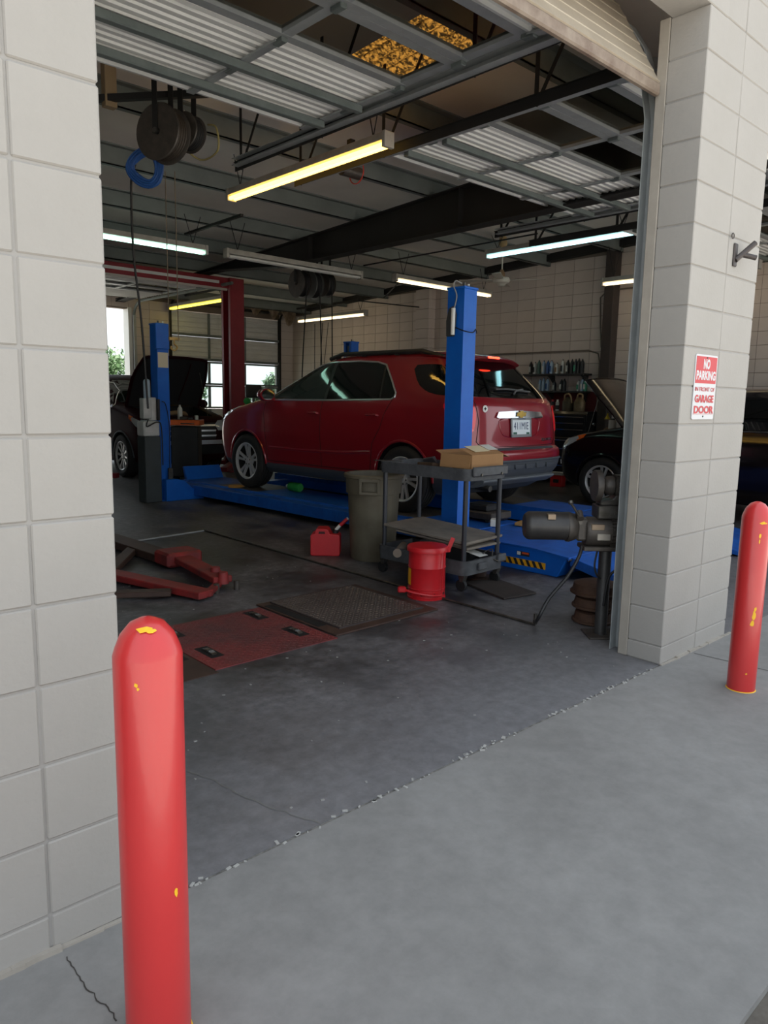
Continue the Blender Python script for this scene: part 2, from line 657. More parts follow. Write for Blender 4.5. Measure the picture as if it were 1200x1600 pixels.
J = 0.006
for cols, top in (([(-0.8128, -0.6096), (-0.6096, -0.2032), (-0.2032, 0.0)], 4.5), ([(W1, 3.452), (3.452, P1)], 4.5)):
    zz = courses(top)
    for (x0, x1) in cols:
        for z0, z1 in zip(zz[:-1], zz[1:]):
            w = x1 - x0 - J
            cx = (x0 + x1) / 2
            if abs(x0 - W1) < 1e-6 or abs(x1 - P1) < 1e-6 or abs(x1) < 1e-6:      # a face at the opening keeps its edge
                w += J / 2
                cx += -J / 4 if abs(x0 - W1) < 1e-6 else J / 4
            me = block_mesh(w, 0.203, z1 - z0 - J, M_block, 0.004)
            link('block', me, wall_front, (cx + random.uniform(-0.0012, 0.0012), 0.1015 + random.uniform(-0.0012, 0.0012), (z0 + z1) / 2))
MB().box(-0.2, W1 + 0.2, -0.001, 0.2, 3.3528, 3.556).build('lintel', M_block, wall_front, bevel=0.004)
MB().box(P1 - 0.2, 11.0, 0.0, 0.2, 3.3528, 3.556).build('lintel', M_block, wall_front, bevel=0.004)
# loose paint along the foot of the wall
mb = MB()
for (xa, xb) in ((-0.8, -0.02), (W1, P1)):
    x = xa
    while x < xb:
        l = random.uniform(0.04, 0.14)
        hh = random.uniform(0.006, 0.018)
        mb.cbox((x + l / 2, -0.006, hh / 2 - 0.002), (l, random.uniform(0.010, 0.022), hh), (0, 0, random.uniform(-0.08, 0.08)))
        x += l * random.uniform(0.6, 0.98)
tag(mb.build('paint_flakes', M_trim, wall_front), kind='stuff')
MB().box(-0.81, 0.004, -0.011, 0.001, 0, 0.005).build('paint_bead', M_trim, wall_front, bevel=0.002)
MB().box(W1 - 0.003, P1, -0.011, 0.001, 0, 0.005).build('paint_bead', M_trim, wall_front, bevel=0.002)
# jamb boards behind the blocks
struct(MB().box(W1 + 0.0, W1 + 0.07, 0.204, 0.262, 0, 3.36), 'trim_1', M_trim, bevel=0.004, label='cream door jamb on the pillar side')
struct(MB().box(W0 - 0.07, W0, 0.204, 0.262, 0, 3.36), 'trim_2', M_trim, bevel=0.004, label='cream door jamb on the near wall side')

# ================================================================== other walls


def roof_z(y):
    return 4.40 - 0.047 * y


wr = MB()
wr.prism([(0.0, 0), (YB_ + 0.2, 0), (YB_ + 0.2, roof_z(YB_ + 0.2) + 0.1), (0.0, roof_z(0) + 0.1)], XR_, XR_ + 0.2, lambda a, b, t: (t, a, b))
wall_right = struct(wr, 'wall_right', M_wallmort, label='tan painted block side wall behind the shelves')
# the blocks of the side wall, each 406 x 203 mm
cand = []
ny = int(YB_ / 0.4064) + 1
zz = courses(4.5)
for iy in range(ny):
    y0 = YB_ - (iy + 1) * 0.4064
    y1 = y0 + 0.4064
    if y0 < 0.2:
        continue
    for z0, z1 in zip(zz[:-1], zz[1:]):
        if z1 > roof_z(y1) + 0.02:
            continue
        cand.append((((y0 + y1) / 2 + 1.8) ** 2 + 118, y0, y1, z0, z1))
seen = sorted([c for c in cand if c[1] > 2.2 and c[3] > 1.25 and not (c[2] < 4.2 and c[3] > 2.7)])
part = set(seen[:300])
rest = MB()
for c in cand:
    d, y0, y1, z0, z1 = c
    if c in part:
        me = block_mesh(0.01, y1 - y0 - J, z1 - z0 - J, M_wallin, 0.003)
        link('block', me, wall_right, (XR_ - 0.001, (y0 + y1) / 2, (z0 + z1) / 2))
    else:
        rest.box(XR_ - 0.006, XR_ + 0.004, y0 + J / 2, y1 - J / 2, z0 + J / 2, z1 - J / 2)
tag(rest.build('block_field', M_wallin, wall_right), kind='stuff')
# pilaster of larger blocks on the side wall
for k, z0 in enumerate(zz[:-1]):
    if zz[k + 1] < roof_z(9.5):
        link('block', block_mesh(0.2, 0.40, zz[k + 1] - z0 - J, M_wallin, 0.004), wall_right, (XR_ - 0.105, 9.55, (z0 + zz[k + 1]) / 2))

D0, D1 = 7.5, 10.56            # closed rear door
O0, O1 = 3.46, 6.52            # open rear doorway
wb = MB()
for (xa, xb, za, zb) in ((XL_, O0, 0, 4.3), (O1, D0, 0, 4.3), (D1, XR_ + 0.2, 0, 4.3), (O0, O1, 3.33, 4.3), (D0, D1, 3.42, 4.3)):
    wb.box(xa, xb, YB_, YB_ + 0.2, za, zb)
wall_back = struct(wb, 'wall_back', M_wallmort, label='rear block wall with two door openings')
rest = MB()
for (xa, xb, za, zb) in ((O1, D0, 0, 3.7), (D1, XR_, 0, 3.7), (O0, O1, 3.35, 3.7), (D0, D1, 3.45, 3.7), (2.45, O0, 0, 3.7)):
    nx = max(1, round((xb - xa) / 0.4064))
    wx = (xb - xa) / nx
    for i in range(nx):
        for z0, z1 in zip(zz[:-1], zz[1:]):
            if z0 >= za - 0.01 and z1 <= zb + 0.01:
                rest.box(xa + i * wx + J / 2, xa + (i + 1) * wx - J / 2, YB_ - 0.006, YB_ + 0.003, z0 + J / 2, z1 - J / 2)
tag(rest.build('block_field', M_wallin, wall_back), kind='stuff')
struct(MB().box(O1 - 0.02, O1 + 0.06, YB_ - 0.03, YB_ + 0.24, 0, 3.36), 'trim_3', M_white, label='white jamb of the open rear doorway')
struct(MB().box(XL_ - 0.2, XL_, 0, YB_ + 0.2, 0, 4.7), 'wall_left', M_wallin, label='far side wall of the shop')

# ================================================================== roof
SKX0, SKX1, SKY0, SKY1 = 3.5, 4.42, 0.6, 4.75


def slab(mb, x0, x1, y0, y1, dz=0.0, t=0.06):
    mb.add([(x0, y0, roof_z(y0) + dz), (x1, y0, roof_z(y0) + dz), (x1, y1, roof_z(y1) + dz), (x0, y1, roof_z(y1) + dz),
            (x0, y0, roof_z(y0) + dz + t), (x1, y0, roof_z(y0) + dz + t), (x1, y1, roof_z(y1) + dz + t), (x0, y1, roof_z(y1) + dz + t)],
           [(0, 3, 2, 1), (4, 5, 6, 7), (0, 1, 5, 4), (1, 2, 6, 5), (2, 3, 7, 6), (3, 0, 4, 7)])
    return mb


cb = MB()
slab(cb, XL_, XR_ + 0.2, 0.19, SKY0); slab(cb, XL_, XR_ + 0.2, SKY1, YB_ + 0.3)
slab(cb, XL_, SKX0, SKY0, SKY1); slab(cb, SKX1, XR_ + 0.2, SKY0, SKY1)
ceiling = struct(cb, 'ceiling', M_roof, label='dingy insulated metal roof deck over the shop')
# amber corrugated skylight sheet
m = bpy.data.materials.new('amber_fibreglass_skylight')
m.use_nodes = True
nt = m.node_tree
nt.nodes.clear()
o_ = nt.nodes.new('ShaderNodeOutputMaterial')
tl = nt.nodes.new('ShaderNodeBsdfTranslucent')
df = nt.nodes.new('ShaderNodeBsdfDiffuse')
df.inputs['Color'].default_value = lin((60, 48, 30))
tcx = nt.nodes.new('ShaderNodeTexCoord')
nz = nt.nodes.new('ShaderNodeTexNoise')
nz.inputs['Scale'].default_value = 26
nz.inputs['Detail'].default_value = 8
nz.inputs['Roughness'].default_value = 0.75
rp = nt.nodes.new('ShaderNodeValToRGB')
rp.color_ramp.elements[0].position = 0.46
rp.color_ramp.elements[0].color = lin((30, 22, 10))
rp.color_ramp.elements[1].position = 0.56
rp.color_ramp.elements[1].color = lin((140, 98, 42))
ads = nt.nodes.new('ShaderNodeAddShader')
nt.links.new(tcx.outputs['Object'], nz.inputs['Vector'])
nt.links.new(nz.outputs['Fac'], rp.inputs[0])
sxx = nt.nodes.new('ShaderNodeSeparateXYZ')
nt.links.new(tcx.outputs['Object'], sxx.inputs[0])
mA = nt.nodes.new('ShaderNodeMath'); mA.operation = 'MULTIPLY'; mA.inputs[1].default_value = 2 * PI * 6 / 0.92
mB = nt.nodes.new('ShaderNodeMath'); mB.operation = 'SINE'
rq_ = nt.nodes.new('ShaderNodeValToRGB')
rq_.color_ramp.elements[0].position = 0.0
rq_.color_ramp.elements[0].color = (0.12, 0.10, 0.08, 1)
rq_.color_ramp.elements[1].position = 0.35
rq_.color_ramp.elements[1].color = (1, 1, 1, 1)
mM = nt.nodes.new('ShaderNodeMixRGB'); mM.blend_type = 'MULTIPLY'; mM.inputs[0].default_value = 1
mC = nt.nodes.new('ShaderNodeMapRange'); mC.inputs['From Min'].default_value = -1.0
nt.links.new(sxx.outputs['X'], mA.inputs[0]); nt.links.new(mA.outputs[0], mB.inputs[0]); nt.links.new(mB.outputs[0], mC.inputs[0])
nt.links.new(mC.outputs[0], rq_.inputs[0])
nt.links.new(rp.outputs[0], mM.inputs[1]); nt.links.new(rq_.outputs[0], mM.inputs[2])
nt.links.new(mM.outputs[0], tl.inputs['Color'])
nt.links.new(tl.outputs[0], ads.inputs[0])
nt.links.new(df.outputs[0], ads.inputs[1])
nt.links.new(ads.outputs[0], o_.inputs['Surface'])
sk = MB()
nseg = 46


def skf(u, v):
    x = SKX0 + (SKX1 - SKX0) * u
    y = SKY0 + (SKY1 - SKY0) * v
    return (x, y, roof_z(y) + 0.03 + 0.022 * math.cos(u * 2 * PI * 6))


sk.grid(skf, 72, 2)
sk.build('skylight_sheet', m, ceiling, smooth='all')
# purlins run along the building front
for k in range(11):
    y = 0.66 + 1.45 * k
    if y > YB_:
        break
    z = roof_z(y)
    mb = MB()
    mb.box(XL_, XR_ - 0.02, y, y + 0.012, z - 0.2, z + 0.005)
    mb.box(XL_, XR_ - 0.02, y, y + 0.07, z - 0.2, z - 0.188)
    mb.box(XL_, XR_ - 0.02, y - 0.07, y + 0.012, z - 0.012, z + 0.004)
    mb.build('purlin', M_purlin, ceiling)
# main rafter and the one at the side wall
for (xc, zb, nm) in ((6.33, 3.52, 'rafter'), (-0.5, 3.6, 'rafter')):
    mb = MB()
    za, ze = roof_z(0.2), roof_z(YB_)
    # tapered rafter: deep over the bays, slim over the red lift beam
    bot = [(0.2, zb), (8.2, zb - 0.04), (10.2, 3.645), (11.3, 3.635), (YB_, 3.455)]
    mb.prism(bot + [(YB_, ze - 0.2), (0.2, za - 0.2)], xc - 0.006, xc + 0.006, lambda a, b, t: (t, a, b))
    for (p, q) in zip(bot[:-1], bot[1:]):
        mb.prism([p, q, (q[0], q[1] + 0.016), (p[0], p[1] + 0.016)], xc - 0.1, xc + 0.1, lambda a, b, t: (t, a, b))
    mb.prism([(0.2, za - 0.215), (YB_, ze - 0.215), (YB_, ze - 0.2), (0.2, za - 0.2)], xc - 0.1, xc + 0.1, lambda a, b, t: (t, a, b))
    for y in (1.5, 4.5, 7.5):
        mb.box(xc - 0.09, xc + 0.09, y - 0.005, y + 0.005, zb + 0.01, roof_z(y) - 0.2)
    mb.build(nm, M_beam, ceiling)
mb = MB()
mb.prism([(0.2, roof_z(0.2) - 0.13), (YB_, roof_z(YB_) - 0.13), (YB_, roof_z(YB_) + 0.01), (0.2, roof_z(0.2) + 0.01)], XR_ - 0.16, XR_ - 0.008, lambda a, b, t: (t, a, b))
mb.build('eave_angle', M_beam, ceiling)
# torn insulation hanging over the rear door
mb = MB()
for (xa, w, h) in ((9.2, 0.35, 0.32), (9.75, 0.3, 0.38), (10.15, 0.42, 0.5)):
    def rag(u, v, xa=xa, w=w, h=h):
        sag = math.sin(u * PI) ** 0.7
        return (xa + w * u, 13.9 + 0.05 * math.sin(9 * u + v * 3) - 0.1 * v, 3.72 - h * v * (0.35 + 0.65 * sag) + 0.02 * math.sin(17 * u))
    mb.grid(rag, 14, 6)
mb.build('torn_insulation', mat('brown_insulation', (176, 158, 138), 0.95, var=(6, (96, 76, 58), 0.2)), ceiling)

# ================================================================== sectional doors
class Path:
    def __init__(s, pts):
        s.p = [Vector((0, a, b)) for a, b in pts]
        s.d = [0.0]
        for a, b in zip(s.p[:-1], s.p[1:]):
            s.d.append(s.d[-1] + (b - a).length)

    def at(s, t):
        for i in range(len(s.d) - 1):
            if t <= s.d[i + 1] or i == len(s.d) - 2:
                return s.p[i].lerp(s.p[i + 1], (t - s.d[i]) / (s.d[i + 1] - s.d[i]))


SEC = 0.555
OVERHEAD = Path([(0.255, 3.05), (0.275, 3.18), (0.33, 3.31), (0.43, 3.45), (0.56, 3.535), (0.72, 3.575), (4.6, 3.60)])


def sectional_door(name, label, x0, x1, path, kinds, pane_mat, outer=True):
    root = bpy.data.objects.new(name, None)
    COL.objects.link(root)
    tag(root, label, None, None, 'structure')
    L = x1 - x0
    for i, kind in enumerate(kinds):
        A = path.at(i * SEC + 0.003)
        B = path.at((i + 1) * SEC - 0.003)
        t = (B - A).normalized()
        H = (B - A).length
        n = Vector((0, t.z, -t.y))

        def P(a, b, x, A=A, t=t, n=n):
            q = A + t * a + n * b
            return (x, q.y, q.z)
        mb = MB()
        if kind == 'solid':
            # ribbed inner face, one long corrugated sheet with stiff end rails
            prof = [(0.0, 0.0), (0.0, 0.03), (0.03, 0.034), (0.035, 0.012)]
            nr = 5
            for r in range(nr):
                c = 0.075 + (H - 0.15) * (r + 0.5) / nr
                w = (H - 0.15) / nr
                prof += [(c - w * 0.46, 0.004), (c - w * 0.30, 0.004), (c - w * 0.20, 0.018), (c + w * 0.20, 0.018), (c + w * 0.30, 0.004), (c + w * 0.46, 0.004)]
            prof += [(H - 0.035, 0.012), (H - 0.03, 0.034), (H, 0.03), (H, 0.0)]
            mb.prism(prof, x0, x1, lambda a, b, x: P(a, b, x))
            sec = mb.build('door_section', M_door_in, root)
            ob = MB()
            op = [(0.0, -0.002), (0.0, -0.02)]
            for r in range(6):
                c = H * (r + 0.5) / 6
                op += [(c - 0.034, -0.02), (c - 0.030, -0.0172), (c + 0.030, -0.0172), (c + 0.034, -0.02)]
            op += [(H, -0.02), (H, -0.002)]
            ob.prism(op, x0, x1, lambda a, b, x: P(a, b, x))
            ob.build('outer_skin', M_door_out, sec)
        else:
            mb.prism([(0, -0.015), (0, 0.03), (0.07, 0.03), (0.07, -0.015)], x0, x1, lambda a, b, x: P(a, b, x))
            mb.prism([(H - 0.07, -0.015), (H - 0.07, 0.03), (H, 0.03), (H, -0.015)], x0, x1, lambda a, b, x: P(a, b, x))
            for fx in (0.0, 1 / 3, 2 / 3, 1.0):
                xc = min(max(x0 + L * fx, x0 + 0.035), x1 - 0.035)
                mb.prism([(0.06, -0.014), (0.06, 0.028), (H - 0.06, 0.028), (H - 0.06, -0.014)], xc - 0.035, xc + 0.035, lambda a, b, x: P(a, b, x))
            sec = mb.build('door_section', M_galv, root)
            for k in range(3):
                pm = MB()
                xa, xb = x0 + L * k / 3 + 0.03, x0 + L * (k + 1) / 3 - 0.03
                pm.prism([(0.065, 0.002), (0.065, 0.006), (H - 0.065, 0.006), (H - 0.065, 0.002)], xa, xb, lambda a, b, x: P(a, b, x))
                pm.build('pane', pane_mat, sec)
        # stiles and hinges on the inner face
        for fx in (0.0, 1 / 3, 2 / 3, 1.0):
            xc = min(max(x0 + L * fx, x0 + 0.03), x1 - 0.03)
            if kind == 'solid':
                sm = MB()
                sm.prism([(0.002, 0.03), (0.002, 0.044), (H - 0.002, 0.044), (H - 0.002, 0.03)], xc - 0.028, xc + 0.028, lambda a, b, x: P(a, b, x))
                sm.build('stile', M_galv, sec)
            hm = MB()
            hm.prism([(H - 0.05, 0.03), (H - 0.05, 0.058), (H + 0.045, 0.058), (H + 0.045, 0.03)], xc - 0.022, xc + 0.022, lambda a, b, x: P(a, b, x))
            if i < len(kinds) - 1:
                hm.build('hinge', M_galvd, sec, bevel=0.004)
        # long strut across the section
        if kind == 'solid' and i > 0:
            st = MB()
            for c in (0.40 if i == 4 else 0.29 if i == 5 else H * 0.5,):
                st.prism([(c - 0.03, 0.044), (c - 0.03, 0.095), (c + 0.03, 0.095), (c + 0.03, 0.044)], x0 + 0.02, x1 - 0.02, lambda a, b, x: P(a, b, x))
            st.build('strut', M_galvd, sec, bevel=0.006)
    return root


def overhead_tracks(root, x0, x1, hang=True, vert=True):
    for sx, x in ((1, x0 - 0.05), (-1, x1 + 0.05)):
        mb = MB()
        pts = [(0.302, 0.0 if vert else 2.95), (0.302, 2.92), (0.335, 3.10), (0.39, 3.26), (0.48, 3.40), (0.60, 3.49), (0.74, 3.535), (4.45, 3.56)]
        pv = [Vector((x, a, b)) for a, b in pts]
        V = []
        for i, p in enumerate(pv):
            d = (pv[min(i + 1, len(pv) - 1)] - pv[max(i - 1, 0)]).normalized()
            n = Vector((0, d.z, -d.y))
            # channel profile in (x, n)
            for (a, b) in ((-0.035, -0.032), (0.035, -0.032), (0.035, -0.027), (-0.028, -0.027), (-0.028, 0.027), (0.035, 0.027), (0.035, 0.032), (-0.035, 0.032)):
                V.append(p + Vector((a * sx, 0, 0)) + n * b)
        F = []
        for i in range(len(pv) - 1):
            F += [(i * 8 + k, i * 8 + (k + 1) % 8, (i + 1) * 8 + (k + 1) % 8, (i + 1) * 8 + k) for k in range(8)]
        F += [tuple(range(8)), tuple(range((len(pv) - 1) * 8, len(pv) * 8))]
        mb.add(V, F)
        mb.build('track', M_galv, root)
        if hang:
            hm = MB()
            xo = x - sx * 0.035
            hm.box(xo - 0.02, xo + 0.02, 0.75, 4.5, 3.575, 3.58)
            hm.box(xo - 0.003, xo + 0.003, 0.75, 4.5, 3.50, 3.58)
            for y in (1.6, 3.2, 4.4):
                hm.bar((xo, y, 3.5), (xo, y, roof_z(y)), 0.035, 0.005, (1, 0, 0))
                hm.bar((xo, y, 3.5), (xo, y - 0.5, roof_z(y - 0.5)), 0.03, 0.005, (1, 0, 0))
            hm.build('hanger', M_beam, root)


kinds6 = ['solid', 'solid', 'glazed', 'glazed', 'solid', 'solid']
d1 = sectional_door('door_1', 'sectional garage door rolled up overhead in the near bay', W0, W1 + 0.0, OVERHEAD, kinds6, M_dirtypane)
overhead_tracks(d1, W0, W1 + 0.02)
# rubber weather strip and worn bottom rail of the lowest section
mb = MB()
mb.box(W0 + 0.01, W1 - 0.01, 0.228, 0.262, 2.99, 3.05)
mb.build('bottom_rail', mat('worn_bottom_rail', (150, 138, 124), 0.6, var=(5, (98, 78, 66), 0.2)), d1, bevel=0.008)
d2 = sectional_door('door_2', 'sectional garage door rolled up overhead beyond the pillar', P1 + 0.03, 6.87, OVERHEAD, kinds6, M_dirtypane)
overhead_tracks(d2, P1 + 0.03, 6.87)
d3 = sectional_door('door_3', 'sectional garage door rolled up overhead by the side wall', 7.77, 10.75, OVERHEAD, kinds6, M_dirtypane)
overhead_tracks(d3, 7.77, 10.75)
REAR = Path([(YB_ - 0.04, 0.02), (YB_ - 0.04, 3.45)])


class RearPath:
    # the rear door faces the other way round: its inner face looks towards the front
    def at(s, t):
        return Vector((0, YB_ - 0.05, 0.02 + t * 1.02))


def rear_door():
    root = bpy.data.objects.new('door_4', None)
    COL.objects.link(root)
    tag(root, 'closed sectional rear door with a band of glazing', None, None, 'structure')
    H = 0.567
    x0, x1 = D0 + 0.02, D1 - 0.02
    L = x1 - x0
    y = YB_ + 0.04
    for i, kind in enumerate(['solid', 'solid', 'glazed', 'glazed', 'solid', 'solid']):
        z0 = 0.01 + i * H + 0.003
        z1 = z0 + H - 0.006
        mb = MB()
        if kind == 'solid':
            prof = [(z0, y + 0.02), (z0, y - 0.02)]
            for r in range(5):
                c = z0 + (z1 - z0) * (r + 0.5) / 5
                prof += [(c - 0.045, y - 0.02), (c - 0.03, y - 0.005), (c + 0.03, y - 0.005), (c + 0.045, y - 0.02)]
            prof += [(z1, y - 0.02), (z1, y + 0.02)]
            mb.prism(prof, x0, x1, lambda a, b, x: (x, b, a))
            sec = mb.build('door_section', M_door_in, root)
        else:
            mb.box(x0, x1, y - 0.03, y + 0.015, z0, z0 + 0.045)
            mb.box(x0, x1, y - 0.03, y + 0.015, z1 - 0.045, z1)
            for fx in (0, 1 / 3, 2 / 3, 1):
                xc = min(max(x0 + L * fx, x0 + 0.03), x1 - 0.03)
                mb.box(xc - 0.03, xc + 0.03, y - 0.028, y + 0.014, z0 + 0.04, z1 - 0.04)
            sec = mb.build('door_section', M_galvd, root)
            for k in range(3):
                MB().box(x0 + L * k / 3 + 0.02, x0 + L * (k + 1) / 3 - 0.02, y, y + 0.004, z0 + 0.04, z1 - 0.04).build('pane', M_pane, sec)
        if kind == 'solid':
            for fx in (1 / 3, 2 / 3):
                MB().box(x0 + L * fx - 0.03, x0 + L * fx + 0.03, y - 0.035, y - 0.018, z0 + 0.002, z1 - 0.002).build('stile', M_galvd, sec)
            if i >= 4:
                MB().box(x0, x1, y - 0.075, y - 0.02, z0 + 0.0, z0 + 0.06).build('strut', M_galvd, sec, bevel=0.005)
    for x in (x0 - 0.02, x1 + 0.02):
        MB().box(x - 0.03, x + 0.03, y - 0.09, y - 0.02, 0, 3.45).build('track', M_beam, root)
        # curved lead-in of the overhead track
        pts = [(x, y - 0.06 - 0.4 * (1 - math.cos(a)), 3.3 + 0.35 * math.sin(a)) for a in [k * PI / 16 for k in range(9)]] + [(x, y - 3.2, 3.66)]
        MB().tube(pts, 0.026, 6).build('track', M_beam, root)
    MB().cyl((x0, y - 0.2, 3.56), (x1, y - 0.2, 3.56), 0.016, n=10).build('torsion_shaft', M_steel, root)
    MB().cyl((x0 + 1.9, y - 0.2, 3.56), (x0 + 2.6, y - 0.2, 3.56), 0.035, n=12).build('torsion_spring', M_beam, root)
    return root


rear_door()
# tracks of the open rear doorway with its door raised under the roof
class UpPath:
    def at(s, t):
        return Vector((0, YB_ - 0.65 - t, 3.52))


root = bpy.data.objects.new('door_5', None)
COL.objects.link(root)
tag(root, 'raised sectional door over the open rear doorway', None, None, 'structure')
for i in range(6):
    ya = YB_ - 0.6 - i * SEC
    yb = ya - SEC + 0.008
    if i in (2, 3):
        mb = MB().box(O0, O1, ya - 0.06, ya, 3.49, 3.54).box(O0, O1, yb, yb + 0.06, 3.49, 3.54)
        for fx in (0.02, 1.02, 2.04, 3.04):
            mb.box(O0 + fx - 0.03, O0 + fx + 0.03, yb + 0.05, ya - 0.05, 3.492, 3.538)
        sec = mb.build('door_section', M_galv, root)
        for k in range(3):
            MB().box(O0 + 0.05 + k * 1.01, O0 + 1.0 + k * 1.01, yb + 0.055, ya - 0.055, 3.515, 3.519).build('pane', M_dirtypane, sec)
    else:
        mb = MB()
        prof = [(yb, 3.54), (yb, 3.49)]
        for r in range(5):
            c = yb + (ya - yb) * (r + 0.5) / 5
            prof += [(c - 0.045, 3.49), (c - 0.03, 3.505), (c + 0.03, 3.505), (c + 0.045, 3.49)]
        prof += [(ya, 3.49), (ya, 3.54)]
        mb.prism(prof, O0, O1, lambda a, b, x: (x, a, b))
        mb.build('door_section', M_door_in, root)
for x in (O0 - 0.04, O1 + 0.1):
    MB().box(x - 0.03, x + 0.03, YB_ - 0.1, YB_ - 0.03, 0, 3.2).build('track', M_galv, root)
    pts = [(x, YB_ - 0.06 - 0.4 * (1 - math.cos(a)), 3.15 + 0.33 * math.sin(a)) for a in [k * PI / 16 for k in range(9)]] + [(x, YB_ - 4.2, 3.48)]
    MB().tube(pts, 0.03, 6).build('track', M_galvd, root)

# ================================================================== strip lights
def emitter(name, rgb, k):
    return mat(name, (200, 200, 200), 0.4, emit=(rgb[0], rgb[1], rgb[2], k))


E_yellow = emitter('yellow_tube', (1.0, 0.56, 0.10), 3.6)
E_lemon = emitter('lemon_tube', (1.0, 0.80, 0.06), 1.8)
E_warm = emitter('warm_tube', (1.0, 0.78, 0.46), 2.0)
E_cyan = emitter('cool_white_tube', (0.42, 0.92, 1.0), 2.2)
E_green = emitter('greenish_tube', (0.50, 1.0, 0.78), 2.2)
M_off = mat('unlit_tube', (205, 205, 200), 0.3)
M_fix = mat('fixture_enamel', (176, 172, 164), 0.5, var=(8, (150, 145, 136), 0.2))


def strip_light(label, c, ax, e, length=2.44, drop=True, wide=0.11, sub=0.0):
    """c = centre of the tubes, ax = 'x' or 'y'"""
    t = thing('strip_light', label, 'light', c, 0 if ax == 'x' else PI / 2, 'fluorescent strip lights')
    h = length / 2
    mb = MB()
    mb.prism([(-wide / 2, 0.03), (wide / 2, 0.03), (wide / 2, 0.045), (wide * 0.34, 0.10), (-wide * 0.34, 0.10), (-wide / 2, 0.045)], -h, h, lambda a, b, x: (x, a, b))
    mb.build('housing', M_fix, t, bevel=0.003)
    for s in (-1, 1):
        MB().cyl((-h + 0.03, s * 0.028, 0.0), (h - 0.03, s * 0.028, 0.0), 0.019, n=12).build('tube', e, t, smooth=True)
    for s in (-1, 1):
        MB().box(s * h - 0.02, s * h + 0.02, -wide / 2, wide / 2, -0.026, 0.10).build('end_plate', M_fix, t, bevel=0.004)
    if drop:
        for s in (-0.85, 0.85):
            ch = MB()
            wy = c[1] + (0 if ax == 'x' else s * h)
            top = roof_z(wy) - c[2] - 0.22
            ch.tube([(s * h, 0, 0.1), (s * h + 0.12, 0, top)], 0.005, 5)
            ch.tube([(s * h, 0, 0.1), (s * h - 0.12, 0, top)], 0.005, 5)
            ch.build('chain', M_wire, t)
    return t


strip_light('strip light glowing deep yellow, hung over the gas can and trash can', (3.62, 4.15, 3.50), 'y', E_yellow)
strip_light('strip light with greenish white tubes behind the hanging hose reel', (3.33, 7.58, 3.36), 'x', E_green)
strip_light('switched-off strip light in front of the cluster of hose reels', (6.03, 7.47, 3.35), 'x', M_off)
strip_light('warm white strip light crossing behind the top of the blue lift column', (9.11, 7.33, 3.38), 'x', E_warm)
strip_light('long cool cyan-white strip light above the ceiling fan', (8.33, 4.53, 3.61), 'y', E_cyan)
strip_light('dim lemon yellow strip light beside the red lift post', (7.45, 13.1, 3.40), 'y', E_lemon)
strip_light('warm strip light on the tan side wall near the rear corner', (10.15, 11.85, 3.26), 'y', E_warm)
strip_light('warm strip light seen past both sides of the block pillar', (10.35, 3.75, 3.36), 'y', E_warm)

# ================================================================== cars
M_carred = mat('dark_cherry_red_paint', (142, 17, 34), 0.28, 0.15, coat=1.0, spec=0.5)
M_carblack = mat('black_maroon_paint', (20, 15, 18), 0.14, 0.0, coat=0.4)
M_carplum = mat('dark_plum_paint', (48, 14, 20), 0.6, 0.0, coat=0.0, spec=0.08)
M_clad = mat('grey_plastic_cladding', (70, 74, 80), 0.6, bump=(300, 0.1, 0.002))
M_glass = mat('tinted_car_glass', (7, 9, 10), 0.03, 0.0, spec=0.6, coat=0.3)
M_glassl = mat('clear_tinted_car_glass', (42, 54, 54), 0.04, 0.0, spec=0.7)
M_taill = mat('red_tail_lamp', (196, 10, 14), 0.12, coat=1.0, emit=(1.0, 0.02, 0.03, 0.10))
M_brake = mat('lit_brake_lamp', (255, 40, 20), 0.3, emit=(1.0, 0.05, 0.02, 3.5))
M_lens = mat('clear_head_lamp', (190, 198, 205), 0.08, 0.3, coat=1.0)
M_amber = mat('amber_lens', (230, 96, 18), 0.2, coat=1.0)
M_tire = mat('tire_rubber', (26, 26, 27), 0.75, var=(10, (38, 37, 36), 0.2))
M_gold = mat('gold_emblem', (214, 178, 92), 0.25, 0.9)
M_seam = mat('panel_gap', (10, 4, 6), 0.8)


